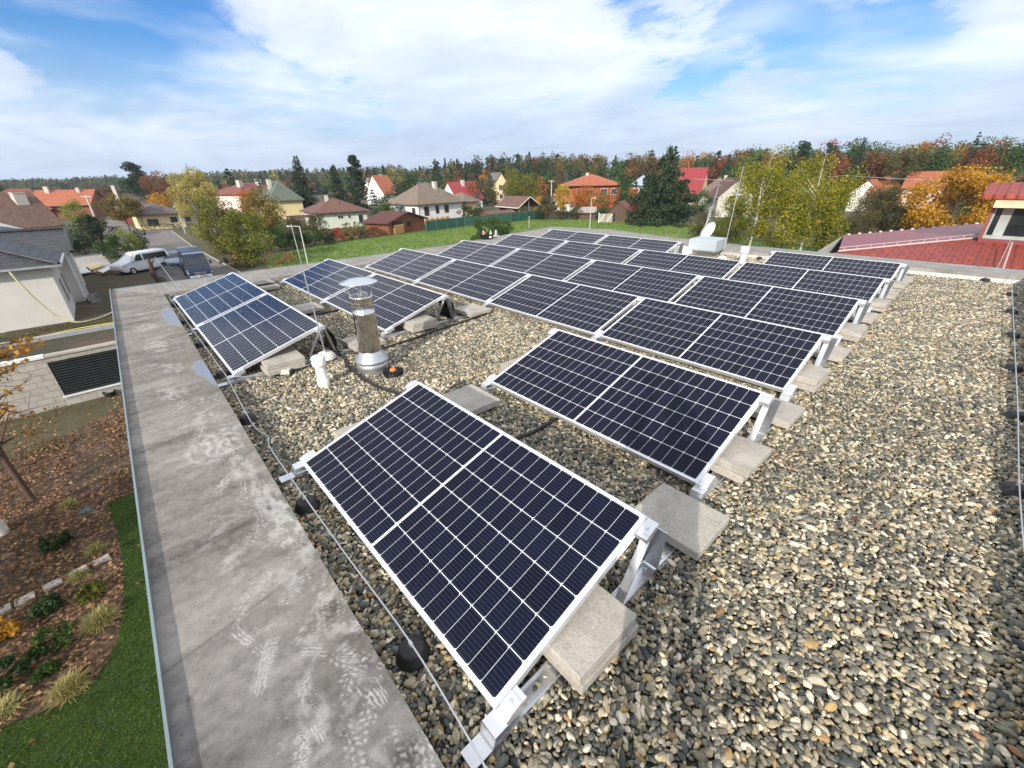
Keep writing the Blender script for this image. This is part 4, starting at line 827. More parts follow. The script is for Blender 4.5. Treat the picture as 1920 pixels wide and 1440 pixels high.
h = bhouse('bungalow', 'pale mint bungalow with brown hipped roof and leaning white chimney, across the field', a2(600, 430), a2(691, 423), 9.5, 2.75, 2.5, 'hip', W_mint, T_brown, .7,
       wins=[(4.2, 1.9, 1.0, .5), (5.9, 1.9, .45, .55), (8.1, 1.35, .9, 1.5, 'F', 'door')], chim=[(3.4, 4.2, .35, .55)])
b = MB(); b.box(-4.2, .2, 1.0, 6.0, 2.15, 2.3); b.box(-4.1, -3.95, 1.1, 1.25, 0, 2.15); b.box(-4.1, -3.95, 5.7, 5.85, 0, 2.15); part('terrace_roof', b, T_maroon, h)
b = MB(); b.tube([(5.2, 2.2, 3.9), (5.2, 2.2, 4.7)], .08, 6); part('vent', b, M_black, h)
bhouse('cottage', 'white cottage with mottled brown tiled roof, three windows and a tall pink chimney', a2(787, 417), a2(868, 408), 9.5, 3.4, 3.9, 'hip', W_white, T_brown2, .8,
       wins=[(2.2, 2.1, 1.1, 1.6), (5.3, 2.25, .8, 1.4), (8.1, 2.25, 1.1, 1.4), (1.5, 1.6, .9, 2.2, 'L', 'door')], chim=[(8.2, 3.4, .35, .8)], frame=M_brownf)
bhouse('cottage_wing', 'low wing with brown tiles joined to the right of the white cottage', a2(869, 407)+np.array([0.3, .4]), a2(893, 404)+np.array([0.3, .4]), 6, 3.2, 2.0, 'hip', W_cream, T_brown2, .7, cat='house wing')
def gablehut(): pass
h = bhouse('log_cabin', 'brown wooden cabin with maroon roof, open gable front and stacked firewood', a2(731, 441), a2(797, 430), 5.0, 1.9, 1.25, 'gable', W_wood, T_maroon, .7, ridge='y', wins=[(5.0, 1.35, .8, .7)], cat='cabin', frame=M_brownf, th_=.18)
b = MB(); b.box(.8, 3.3, -.02, .0, .05, 2.0); part('bay_shade_panel', b, mat('painted_bay_shade', (.05, .028, .015), .9), h)  # dark panel on the solid wall, painting the shade of an open bay
b = MB()
rr = random.Random(3)
for i in range(16):
    for j in range(9):
        b.lathe([(.075, 0), (.075, .35), (0, .35)], 6, Matrix.Translation((1.0+i*.145+rr.uniform(-.02, .02), -.05, .12+j*.15+(i % 2)*.07)) @ Matrix.Rotation(math.pi/2, 4, 'X'))
single('firewood_pile', b, mat('cut_wood', (.42, .24, .10), .9, 0, .35, 8), 'pile of cut firewood stacked in the open front of the brown cabin', 'firewood', loc=(*a2(731, 441), G), rz=math.atan2((a2(797, 430)-a2(731, 441))[1], (a2(797, 430)-a2(731, 441))[0]), world=False, kind='stuff')
b = MB()
for i in range(46):
    b.box(i*.17, i*.17+.12, -.2, .15, 0, .5+.5*abs(math.sin(i*.35))+rr.uniform(-.1, .1))
single('plank_pile', b, mat('plank_orange', (.45, .25, .12), .9, 0, .3, 3), 'long heap of orange-brown planks and firewood below the white cottage windows', 'firewood', loc=(*(a2(795, 420)), G), rz=math.atan2((a2(866, 411)-a2(795, 420))[1], (a2(866, 411)-a2(795, 420))[0]), world=False, kind='stuff')
# open carport with lean-to
A_, B_ = a2(972, 412), a2(1010, 409); d_ = (B_-A_)/np.linalg.norm(B_-A_); ang_ = math.atan2(d_[1], d_[0]); ln_ = float(np.linalg.norm(B_-A_))
h = thing('open_barn', 'open-sided timber barn with brown gabled roof edged in white, by the green fence', 'barn', (*A_, G), ang_)
b = MB(); W2 = ln_; o_2 = .5; s_2 = 1.8/(W2/2); pr = [(-o_2, 2.6-o_2*s_2), (W2/2, 4.4), (W2+o_2, 2.6-o_2*s_2), (W2+o_2, 2.75-o_2*s_2), (W2/2, 4.55), (-o_2, 2.75-o_2*s_2)]
b.add([(u, -.6, z) for u, z in pr]+[(u, 8.5, z) for u, z in pr], [(0, 1, 7, 6), (1, 2, 8, 7), (2, 3, 9, 8), (3, 4, 10, 9), (4, 5, 11, 10), (5, 0, 6, 11), (0, 5, 4, 1), (1, 4, 3, 2), (6, 7, 10, 11), (7, 8, 9, 10)]); part('roof', b, tile_mat('shingle_brown', (.15, .085, .06), (.20, .115, .085), .2, .8), h)
b = MB()
for (u0, z0_), (u1, z1_) in (((-o_2, 2.62-o_2*s_2), (W2/2, 4.42)), ((W2/2, 4.42), (W2+o_2, 2.62-o_2*s_2))): b.add([(u0, -.64, z0_), (u1, -.64, z1_), (u1, -.64, z1_+.17), (u0, -.64, z0_+.17), (u0, -.61, z0_), (u1, -.61, z1_), (u1, -.61, z1_+.17), (u0, -.61, z0_+.17)], [(0, 1, 2, 3), (7, 6, 5, 4), (0, 4, 5, 1), (3, 2, 6, 7)])
b.add([(-o_2-.03, -.6, 2.6-o_2*s_2), (-o_2-.03, 8.5, 2.6-o_2*s_2), (-o_2-.03, 8.5, 2.78-o_2*s_2), (-o_2-.03, -.6, 2.78-o_2*s_2)], [(0, 1, 2, 3)])
part('white_trim', b, M_wf, h)
for xx in (.1, W2/2, W2-.1):
    for yy in (0, 4, 8): b = MB(); b.box(xx-.08, xx+.08, yy-.08, yy+.08, -.2, 2.6 if xx != W2/2 else 4.3); part('post', b, mat('grey_timber', (.22, .19, .15), .85), h)
b = MB(); b.box(.2, W2-.2, 7.9, 8.0, 0, 2.5); part('back_wall', b, W_wood, h)
h = bhouse('lean_to_shed', 'low brown lean-to shed with a shallow roof in front of the open barn', a2(917, 419), a2(966, 414), 2.6, 1.7, .35, 'gable', W_wood, T_brown, .35, cat='shed', frame=M_brownf)
bhouse('garden_shed', 'small dark shed with red gabled roof by the grey plank gate', a2(1140, 415), a2(1176, 416), 4.5, 2.1, 1.5, 'gable', mat('dark_wood', (.10, .06, .04), .8, 0, .3, 4), T_red, .5, wins=[(1.0, 1.0, .8, 1.1)], ridge='y', cat='shed', frame=M_brownf)
bhouse('garden_shed', 'low shed with striped white and brown roof left of the lamp post', a2(1085, 412), a2(1115, 412), 3, 1.5, .8, 'gable', mat('dark_wood', (.10, .06, .04)), tile_mat('tin_striped', (.3, .24, .22), (.5, .45, .42), .1, .6), .4, cat='shed')
bhouse('green_roof_house', 'yellow house with green tiled roof and two skylights, behind the autumn bushes', a2(516, 412), a2(573, 408), 10, 4.0, 4.3, 'hip', W_yel, T_green, .6, hipk=.75, chim=[(2.0, 4.5, .3, .7)])
bhouse('red_roof_villa', 'wide house with red hipped roof and brick chimneys behind the green roofed house', a2(460, 398), a2(556, 390), 14, 4.8, 3.1, 'hip', W_pink, T_red, .9, wins=[(2.4, 3.8, 1.4, 1.5), (6.0, 3.8, 1.4, 1.5)], chim=[(4.5, 5, .6, 1.4), (11.0, 5, .9, 1.3), (16.0, 6, .6, 1.4)])
bhouse('bungalow', 'cream yellow bungalow with grey-brown pyramid roof at the end of the street', a2(272, 432), a2(350, 426), 8, 2.7, 2.0, 'hip', W_cream, tile_mat('tile_greybrown', (.11, .085, .08), (.17, .14, .125), .12, .7), .8, wins=[(5.2, 1.6, 1.0, .8), (7.6, 1.5, .8, .8), (1.7, 1.3, 1.6, 1.1)], frame=M_brownf)
bhouse('garden_shed', 'small red shed left of the cream yellow bungalow', a2(236, 420), a2(268, 419), 5, 2.6, .6, 'gable', mat('shed_red', (.20, .05, .035), .9), T_grey, .3, cat='shed')
bhouse('grey_roof_house', 'house with long grey-brown roof behind the cream bungalow', a2(262, 405), a2(322, 401), 9, 2.8, 2.8, 'gable', W_grey, T_grey, .6, chim=[(5, 4.5, .2, .6)])
# houses on the left edge
bhouse('terrace_house', 'red brown roofed house with pale chimney farthest left', a2(-60, 416), a2(104, 411), 14, 2.4, 5.0, 'hip', mat('brick_dark', (.12, .05, .035), .9, 0, .3, 4), T_red, .8, chim=[(3.0, 5, .5, .8)])
bhouse('terrace_house', 'long orange roofed row house behind the brown roofs, on the left', a2(70, 412), a2(178, 408), 12, 3.4, 3.4, 'gable', mat('brick_wall', (.24, .09, .06), .9, 0, .3, 4), T_orange, .6, chim=[(2.5, 5, .9, .9), (9, 5, .5, .7), (17, 5, .9, .8)])
bhouse('brown_roof_house', 'house with big brown tiled roof and white chimney behind the anthracite roof', a2(-60, 482), a2(128, 462), 12.5, 3.3, 4.0, 'gable', W_red, tile_mat('tile_brown_big', (.12, .065, .045), (.19, .11, .08), .13, .75), .8, chim=[(8.5, 4.2, 0.0, 1.3)])
h = bhouse('red_gable_house', 'red rendered gable with broad white verge above the anthracite roof', a2(-35, 505), a2(86, 492), 6, 3.0, 1.3, 'gable', W_red, M_wf, .5, ridge='y', th_=.35)
# far houses
bhouse('crimson_roof_house', 'cottage with crimson roof and white chimney right of the white cottage', a2(858, 392), a2(905, 389), 9, 3.0, 4.2, 'gable', W_white, T_crimson, .6, chim=[(4.5, 3.5, .5, .9)], wins=[(3.6, 1.6, 1.2, 1.2)])
bhouse('white_gable_house', 'white two-storey house with brown roof and front gable left of the big yellow tree', a2(928, 380), a2(952, 379), 9, 6.4, 3.4, 'gable', W_cream, T_grey, .5, ridge='y', wins=[(2.4, 5.0, 1.2, 1.7), (4.9, 5.0, 1.2, 1.7), (2.6, 2.0, 1.2, 1.6)])
bhouse('orange_roof_house', 'cottage with bright orange roof and small white wall behind the junipers', a2(722, 384), a2(748, 382), 9, 4.0, 5.5, 'gable', W_white, T_orange, .5, chim=[(4.5, 5, .3, .9)])
bhouse('grey_roof_house', 'white gabled cottage with grey roof left of the bright orange roof', a2(706, 372), a2(738, 370), 9, 4.5, 4.5, 'gable', W_white, T_grey, .5)
bhouse('flat_roof_building', 'small white flat-roofed building rising behind the white cottage roof', a2(786, 374), a2(808, 373), 6, 6.5, .4, 'hip', W_white, T_dark, .1, cat='building')
bhouse('large_red_house', 'large red rendered house with orange hipped roof and white balconies', a2(1070, 390), a2(1160, 388), 13, 5.8, 3.0, 'hip', W_red, T_orange, .9, wins=[(2.2, 4.2, 1.4, 1.5), (5.5, 4.2, 1.4, 1.5), (9.6, 4.2, 1.8, 1.5), (12.5, 4.2, 1.4, 1.5), (4, 1.4, 1.2, 1.4)], chim=[(6, 6, .3, .8)])
bhouse('garden_house', 'low orange roofed annexe with white wall in front of the large red house', a2(1045, 397), a2(1075, 396), 6, 2.4, 1.8, 'gable', W_white, T_orange, .5, cat='annexe')
bhouse('pale_roof_house', 'white house with pale blue hipped roof right of the large red house', a2(1180, 378), a2(1222, 378), 12, 5.0, 3.4, 'hip', W_white, T_blue, .7)
bhouse('steep_roof_house', 'house with steep crimson roof partly hidden by the big spruce', a2(1263, 384), a2(1306, 385), 10, 2.2, 7.8, 'gable', W_yel, T_crimson, .6, wins=[(2.6, 1.6, 1, 1)])
bhouse('hip_roof_house', 'white house with weathered brown pyramid roof right of the crimson steep roof', a2(1308, 391), a2(1366, 392), 10, 3.6, 4.0, 'hip', W_white, tile_mat('tile_worn', (.16, .115, .085), (.25, .18, .14), .13, .8), .8, chim=[(5.2, 5, .3, .7)])
bhouse('dark_roof_house', 'house with dark solar covered roof behind the weathered pyramid roof', a2(1300, 372), a2(1364, 372), 10, 4.2, 4.6, 'gable', W_grey, T_dark, .5)
bhouse('brown_gable_house', 'white gabled house with brown roof and small orange chimney behind the left birch', a2(1340, 408), a2(1404, 408), 9, 4.2, 3.3, 'gable', W_grey, T_brown, .7, ridge='y', wins=[(2.6, 3.6, 1.3, 1.3), (4.6, 3.6, 1.3, 1.3)], chim=[(5.2, 3.5, .2, .8)])
bhouse('orange_villa', 'wide house with orange roof and dark solar strip, right of the birches', a2(1600, 384), a2(1702, 388), 12, 5.6, 3.2, 'hip', W_white, T_orange, .8, chim=[(9, 5, .2, .8)], wins=[(2.2, 4.6, 1.6, 1.2)])
bhouse('orange_villa_wing', 'orange tiled wing with skylight right of the wide orange roofed house', a2(1680, 390), a2(1752, 392), 10, 4.8, 3.3, 'gable', W_pink, T_orange, .6, cat='house wing')
bhouse('white_gable_house', 'small white gable with one dark window right beside the right birch', a2(1584, 396), a2(1640, 398), 8, 4.0, 2.6, 'gable', W_white, T_orange, .5, ridge='y', wins=[(4.0, 3.2, 1.4, 1.0)])
h = bhouse('hillside_house', 'house with dark red roof and yellow dormer against the woods, upper right', a2(1806, 375), a2(1897, 374), 11, 9.3, 3.2, 'gable', W_pink, mat('roof_darkred', (.24, .045, .04), .6), .8, wins=[], chim=[(9, 6, .9, .9)])
b = MB(); b.hexa([(2.0, -.8, 7.6), (11.5, -.8, 7.6), (11.5, 3, 7.6), (2.0, 3, 7.6)], [(3.0, -.8, 10.9), (11.2, -.8, 10.9), (11.2, 3, 10.9), (3.0, 3, 10.9)]); dm = part('dormer', b, wmat('lime_yellow', 214, 206, 130), h)
for xx in (4.4, 7.0, 9.6): b = MB(); b.box(xx-.5, xx+.5, -.86, -.81, 9.0, 10.1); part('window', b, M_shutter, dm)

# ------------------------------------------------------------------ anthracite-roofed house on the left
lh = thing('anthracite_roof_house', 'cream walled house with glossy anthracite tiled roof at the left edge', 'house', (-42, -8, G))
ze = -2.75; C0 = at(140, 602); cxh, cyh = C0[0], C0[1]
M_wallc = mat('cream_render', sr(206, 202, 194), .9, 0, .06, 1.2)
b = MB(); b.box(-60, cxh, -16, cyh, G-.3, ze-.12); part('wall', b, M_wallc, lh, True)
b = MB(); b.box(-53, -44.3, cyh+.002, cyh+.6, G-.3, ze-.12); part('wing_wall', b, M_wallc, lh, True)
o_3 = .6; xe, ye = cxh+o_3, cyh+o_3; hr = 2.35; kx = 6.2
b = MB(); A1 = (xe, ye, ze); A2_ = (xe, -16.6, ze); A3 = (-60.6, -16.6, ze); A4 = (-60.6, ye, ze); ym = (ye-16.6)/2; r1 = (xe-kx, ym, ze+hr); r2 = (-60.6+kx, ym, ze+hr)
b.add([A1, A2_, A3, A4, r1, r2], [(1, 0, 4), (0, 3, 5, 4), (3, 2, 5), (2, 1, 4, 5), (0, 1, 2, 3)]); rf = part('roof', b, T_anth, lh, True)
b = MB(); wy = cyh+1.1; wr = ze+1.35; b.add([(-43.7, ye-.0, ze+.01), (-43.7, wy, ze+.01), (-53.6, wy, ze+.01), (-53.6, ye-.0, ze+.01), (-48.6, wy-.0, wr), (-48.6, ye-4.2, wr)], [(0, 1, 4, 5), (1, 2, 4), (2, 3, 5, 4), (0, 3, 2, 1)]); part('wing_roof', b, T_anth, lh, True)
b = MB(); b.box(xe-.02, xe+.10, -16.6, ye+.1, ze-.10, ze+.02); b.box(-43.7, xe-.025, ye-.02, ye+.10, ze-.10, ze+.02); part('gutter', b, mat('gutter_grey', (.42, .44, .45), .5, .5), lh, True)
for (a_, c_) in ((A1, r1), (r1, r2), ((-43.7, wy, ze), (-48.6, wy, wr)), ((-48.6, wy, wr), (-48.6, ye-4.2, wr))):
    b = MB(); p_, q_ = Vector(a_), Vector(c_); b.tube([p_+Vector((0, 0, .06)), q_+Vector((0, 0, .06))], .13, 7); part('ridge_tiles', b, T_anth, rf, True)
for xx in (cxh-2.4, cxh-5.2):
    b = MB(); b.box(xx-.6, xx+.6, cyh+.005, cyh+.05, G+.9, G+2.6); w_o = part('window', b, M_wf, lh, True); b = MB(); b.box(xx-.5, xx+.5, cyh+.052, cyh+.07, G+1.0, G+2.5); part('pane', b, M_shutter, w_o, True)
b = MB(); b.box(-44.3, -44.1, cyh+.75, cyh+.95, G-.2, ze-.1); part('pillar', b, M_wallc, lh, True)
M_hose = mat('yellow_hose', (.52, .49, .28), .5, 0, .1)
ph = [(cxh+.9, cyh-1.6, ze-.1), (cxh+1.0, cyh-1.4, ze-.9), (cxh+1.0, cyh-1.0, ze-2.2), (cxh+1.1, cyh-.5, G+.6), (cxh+1.3, cyh+.3, G+.15), (cxh+.6, cyh+1.4, G+.1), (cxh-.8, cyh+2.1, G+.1), (cxh-2.2, cyh+2.0, G+.12)]
wire('hose', ph, .055, M_hose, 'thick yellow hose hanging from the gutter onto the grass', 'hose')
b = MB(); 
for k in range(3): b.box(-43.9+k*.3, -43.75+k*.3, cyh+.9, cyh+1.5, G, G+.35+.15*k)
single('clutter_heap', b, mat('clutter', (.25, .24, .23), .7, 0, .5, 4), 'small heap of clutter at the foot of the cream wall', 'clutter', (-43.5, cyh+1.2, G), kind=None)

# ------------------------------------------------------------------ louvred garden store and the strip behind it
La, Lb = at(-60, 808), at(245, 731); dL = (Lb-La)[:2]; lL = float(np.hypot(*dL)); aL = math.atan2(dL[1], dL[0]); hW = 2.15
gs = thing('garden_store', 'low garden store of pale blocks with a black louvred front and weedy roof', 'garden store', (La[0], La[1], G), aL)
m, t = new_mat('pale_blocks'); oc = t.n('ShaderNodeTexCoord').outputs['Object']; s_ = t.n('ShaderNodeSeparateXYZ'); t.inp(s_.inputs[0], oc); cc = t.n('ShaderNodeCombineXYZ'); t.inp(cc.inputs[0], s_.outputs[0]); t.inp(cc.inputs[1], s_.outputs[2])
br = t.n('ShaderNodeTexBrick'); t.inp(br.inputs['Vector'], cc); br.inputs['Scale'].default_value = 1; br.inputs['Brick Width'].default_value = .5; br.inputs['Row Height'].default_value = .25; br.inputs['Mortar Size'].default_value = .008
br.inputs['Color1'].default_value = (.42, .39, .34, 1); br.inputs['Color2'].default_value = (.48, .45, .40, 1); br.inputs['Mortar'].default_value = (.16, .14, .12, 1)
finish(t, t.mix(.25, br.outputs[0], t.ramp(t.noise(oc, 3, 5), [(.3, .2), (.7, .6)]), 'OVERLAY'), .9); M_blocks = m
xw0, xw1 = lL-2.0, lL+.2
b = MB(); b.box(-3, xw0, 0, .3, -.3, hW); b.box(xw0, lL+1, 0, .3, -.3, .45); b.box(xw0, lL+1, 0, .3, 1.95, hW); b.box(xw0, lL+1, .2, .3, .45, 1.95); part('wall', b, M_blocks, gs)
b = MB(); b.box(-3, xw0, -.06, .34, hW+.002, hW+.09); part('coping', b, M_wht, gs)
b = MB(); b.box(xw0, lL+1, -.06, .34, hW+.002, hW+.07); part('lintel', b, mat('grey_stone_edge', (.40, .36, .30), .9), gs)
b = MB(); b.box(xw0-.05, lL+1, -.06, .02, .38, .45); part('sill', b, M_wht, gs)
lv = mat('louvre_black', (.018, .022, .022), .35)
for k in range(13):
    b = MB(); zz_ = .50+k*.112; b.add([(xw0+.02, 0.0, zz_), (lL+1, 0.0, zz_), (lL+1, .10, zz_+.10), (xw0+.02, .10, zz_+.10), (xw0+.02, 0.0, zz_+.02), (lL+1, 0.0, zz_+.02), (lL+1, .10, zz_+.12), (xw0+.02, .10, zz_+.12)], [(0, 3, 2, 1), (4, 5, 6, 7), (0, 1, 5, 4), (1, 2, 6, 5), (2, 3, 7, 6), (3, 0, 4, 7)]); part('louvre_slat', b, lv, gs)
b = MB(); b.box(-3, lL+1, .3, 3.4, -.3, hW-.10); part('planted_roof', b, M_soil, gs)
b = MB(); b.box(-3, lL+1, 3.4, 3.62, -.3, hW+.08); part('back_edge', b, mat('grey_kerb', (.33, .34, .34), .8), gs)
bd = MB(); bd.lathe([(.16, 0), (.22, .18), (.23, .22), (.20, .22), (.15, .05), (0, .04)], 14); single('black_pot', bd, M_black, 'small black pot on the grass under the louvred front', 'pot', tuple(at(208, 742)), world=False)
p_ = [at(40, 650, G+.05), at(95, 640, G+.06), at(150, 628, G+.05), at(218, 616, G+.06)]
wire('yellow_tape', [(*q_[:2], G+.45) for q_ in p_], .03, mat('tape_yellow', (.75, .62, .10), .5), 'yellow tape stretched along the weedy strip behind the garden store', 'tape')

# ------------------------------------------------------------------ fences, posts, lamps
def fence(name, label, pts_, hgt, m_, mp_, step=2.5, cat='fence', th_=.03, z0=.05):
    P_ = [np.array(p) for p in pts_]; o_ = thing(name, label, cat, (P_[0][0], P_[0][1], G)); 
    for a_, c_ in zip(P_[:-1], P_[1:]):
        d_ = (c_-a_)[:2]; ln_ = float(np.hypot(*d_)); u_ = d_/ln_; n_ = np.array([-u_[1], u_[0]])*th_/2
        q = [a_[:2]-n_, c_[:2]-n_, c_[:2]+n_, a_[:2]+n_]; b = MB(); b.hexa([(*p, G+z0) for p in q], [(*p, G+hgt) for p in q]); part('mesh_panel', b, m_, o_, True)
        for k in range(int(ln_/step)+1):
            c2 = a_[:2]+u_*min(ln_, k*step)-np.array([-u_[1], u_[0]])*.05*np.sign(np.dot(np.array([-u_[1], u_[0]]), a_[:2]-CAM[:2])); b = MB(); b.tube([(*c2, G-.1), (*c2, G+hgt+.08)], .035, 6); part('post', b, mp_, o_, True)
    return o_
M_fgreen = mat('fence_screen_green', (.022, .085, .062), .7, 0, .12, .6); M_fpost = mat('fence_post', (.10, .22, .16), .6)
fence('screen_fence', 'dark green privacy screen fence running along the far side of the field', [at(800, 435), at(872, 425), at(958, 417), at(1014, 410)], 1.75, M_fgreen, M_fpost)
fence('screen_fence', 'dark blue-grey screen fence right of the brown shrubs', [at(1050, 411), at(1122, 412)], 1.4, mat('fence_dark', (.03, .045, .05), .7), M_fpost)
b = MB(); A_, B_ = at(1122, 418), at(1148, 418); 
gt_ = thing('plank_gate', 'pale grey double gate of planks with diagonal braces', 'gate', (*A_[:2], G), math.atan2(B_[1]-A_[1], B_[0]-A_[0])); lg = float(np.hypot(*(B_-A_)[:2]))
M_pl = mat('grey_plank', (.34, .31, .26), .9, 0, .2, 3)
for k in range(2):
    b = MB(); x0 = k*lg/2; b.box(x0+.05, x0+lg/2-.05, 0, .04, .1, 1.7); lf = part('leaf', b, M_pl, gt_); b = MB(); b.add([(x0+.1, -.02, .2), (x0+.25, -.02, .2), (x0+lg/2-.1, -.02, 1.6), (x0+lg/2-.25, -.02, 1.6)], [(0, 1, 2, 3)]); part('brace', b, M_wf, lf)
b = MB(); b.box(-.08, .05, -.05, .08, -.1, 1.9); part('post', b, M_wf, gt_)
b = MB(); A_ = at(1180, 414); b.box(0, 3.2, 0, .1, -.1, 2.3); single('plank_wall', b, M_pl, 'pale board wall beside the red leaved bush', 'board wall', (A_[0], A_[1], G), rz=.6, world=False)
M_lamp = mat('lamp_pole', (.58, .58, .56), .5, .3, .08)
def lamp(px_, py_, ty, label, arm, D=None):
    P_ = at(px_, py_) if D is None else far(px_, D); hh = vh(P_, ty); o_ = thing('street_lamp', label, 'street lamp', (*P_[:2], G), group='slim grey street lamps')
    b = MB(); b.tube([(0, 0, 0), (0, 0, hh*.4), (0, 0, hh)], [.085, .065, .05], 8); part('pole', b, M_lamp, o_)
    b = MB(); ar = -Vector(RR)*arm; ar.z = 0; b.tube([(0, 0, hh), (ar.x*.5, ar.y*.5, hh+.06), (ar.x, ar.y, hh+.03)], .035, 6); part('arm', b, M_lamp, o_)
    b = MB(); b.lathe([(0, -.06), (.14, -.03), (.16, .02), (.10, .09), (0, .11)], 10, Matrix.Translation((ar.x*1.1, ar.y*1.1, hh+.02))); part('lamp_head', b, M_wf, o_)
lamp(415, 474, 394, 'street lamp beside the big bushes along the road', .5)
lamp(578, 497, 425, 'street lamp at the near edge of the field, with short flat head', 1.1)
lamp(1105, 437, 372, 'street lamp on the field in front of the striped roof shed', -.5)
lamp(348, 438, 388, 'street lamp at the road end by the cream yellow bungalow', .3)
b = MB(); P_ = at(992, 428); b.tube([(0, 0, 0), (0, 0, vh(P_, 405))], .06, 6); single('field_pole', b, M_lamp, 'plain thin pole standing on the far part of the field', 'pole', (*P_[:2], G), world=False)
pl0 = None
for (x, y, t_, l_) in ((191, 438, 366, 'wooden utility pole leaning in front of the long orange roof'), (597, 402, 357, 'utility pole left of the tall spruce pair'), (782, 372, 345, 'utility pole behind the white cottage'), (1033, 390, 338, 'utility pole left of the bright yellow tree'), (1318, 372, 334, 'concrete utility pole with crossbar beside the crimson steep roof')):
    P_ = at(x, y); hh = vh(P_, t_); o_ = thing('utility_pole', l_, 'utility pole', (*P_[:2], G), group='utility poles among the houses')
    b = MB(); b.tube([(0, 0, 0), (0, 0, hh)], [.2, .13], 8); part('pole', b, mat('pole_concrete', (.50, .47, .42), .9), o_)
    b = MB(); b.box(-.9, .9, -.06, .06, hh-.3, hh-.15, Matrix.Rotation(YAW*-1, 4, 'Z')); part('crossbar', b, mat('pole_concrete', (.5, .5, .5)), o_)
pp = None
for k, (x, y) in enumerate([(1222, 447), (1248, 447), (1270, 447), (1290, 447), (1225, 449)][:4]):
    P_ = at(x, y+2); hh = 1.3
    if pp is None:
        b = MB(); b.tube([(0, 0, 0), (0, 0, 1.35)], [.08, .065], 7); pp = single('fence_post', b, mat('grey_timber', (.22, .19, .15)), 'x', 'fence post', world=False, group='old wooden posts at the field edge'); o_ = pp
    else: o_ = pp.copy(); link(o_)
    o_.location = (*P_[:2], G); o_['label'] = 'old wooden post at the field edge, %s from the left, behind the rear panels' % ['first', 'second', 'third', 'fourth'][k]

# ------------------------------------------------------------------ yard, vehicles
b = MB(); pv = [at(132, 480), at(190, 474), at(222, 500), at(140, 505)]; 
sheet('paved_pad', [p[:2] for p in pv], .05, mat('pad_concrete', (.36, .34, .30), .9))
b = MB(); q_ = [at(192, 472), at(252, 466), at(262, 490), at(210, 500)]; b.poly([(p[0], p[1], G+.12) for p in q_]); b.poly([(p[0], p[1], G+.07) for p in q_][::-1])
single('shade_net', b, mat('net_dark', (.07, .065, .06), .9, 0, .7, 7), 'dark netting spread on the ground behind the white van', 'netting', tuple((q_[0][0], q_[0][1], G)))
b = MB(); A_, B_ = at(128, 478), at(260, 465); d_ = (B_-A_)[:2]; b.box(0, float(np.hypot(*d_)), 0, .2, -.1, .7); single('low_wall', b, W_grey, 'low grey wall between the hedge and the paved pad', 'low wall', (*A_[:2], G), rz=math.atan2(d_[1], d_[0]), world=False)
for k, (pl_, c_, l_) in enumerate([([(146, 511), (160, 506), (174, 515), (152, 519)], W_white, 'white board lying on the ground left of the wood pile'), ([(163, 502), (188, 499), (192, 506), (172, 512)], W_cream, 'pale wooden board leaning on the low pile'), ([(186, 515), (226, 497), (236, 498), (196, 519)], W_white, 'long white board in front of the white van')]):
    P_ = [at(x, y) for x, y in pl_]; b = MB(); b.hexa([(p[0], p[1], G+.25+.05*k) for p in P_], [(p[0], p[1], G+.30+.05*k) for p in P_]); single('building_board', b, c_, l_, 'board', (*P_[0][:2], G+.25))
b = MB()
for k in range(26):
    a_ = rr.uniform(-.4, .4); x, y = rr.uniform(-1.6, 1.6), rr.uniform(-.6, .6); b.box(-1, 1, -.05, .05, 0, .05, Matrix.Translation((x, y, rr.uniform(.03, .3))) @ Matrix.Rotation(a_, 4, 'Z'))
single('timber_scraps', b, mat('scrap_wood', (.42, .30, .17), .9, 0, .3, 3), 'scattered heap of timber scraps between the boards', 'timber heap', tuple(at(192, 512)), world=False, kind='stuff', rz=.3)
P_ = at(302, 546); b = MB(); rr.seed(8); hgt = vh(P_, 484)
b.tube([(0, 0, 0), (-.05, .1, hgt*.3), (-.05, -.1, hgt*.55), (-.15, .0, hgt*.8), (-.2, .0, hgt)], [.26, .22, .18, .15, .05], 9)
for k in range(7): z_ = hgt*(.2+.1*k); b.tube([(0, 0, z_), (rr.uniform(-.5, .5), rr.uniform(-.5, .5), z_+.35)], [.09, .03], 5)
single('dead_trunk', b, mat('reddish_bark', (.075, .04, .028), .95, 0, .4, 4, bump=.05), 'reddish brown bare trunk stub standing in front of the white van', 'tree stump', (*P_[:2], G), world=False)
b = MB(); P_ = at(320, 513)
for i in range(12):
    for j in range(8): pass
vs = []; fs = []
for i in range(13):
    for j in range(9): vs.append((-1.9+i*.32, -1.2+j*.3, max(.02, (.85-.14*abs(i-6)*.9-.1*abs(j-4))*(.85+.3*rr.random())*(0 if i in (0, 12) or j in (0, 8) else 1))))
for i in range(12):
    for j in range(8): fs.append((i*9+j, (i+1)*9+j, (i+1)*9+j+1, i*9+j+1))
b.add(vs, fs, True); single('black_tarp', b, mat('tarp_black', (.02, .021, .024), .35, 0, .3, 3), 'heap under a crumpled black tarpaulin beside the dark blue van', 'tarpaulin', (*P_[:2], G), world=False)

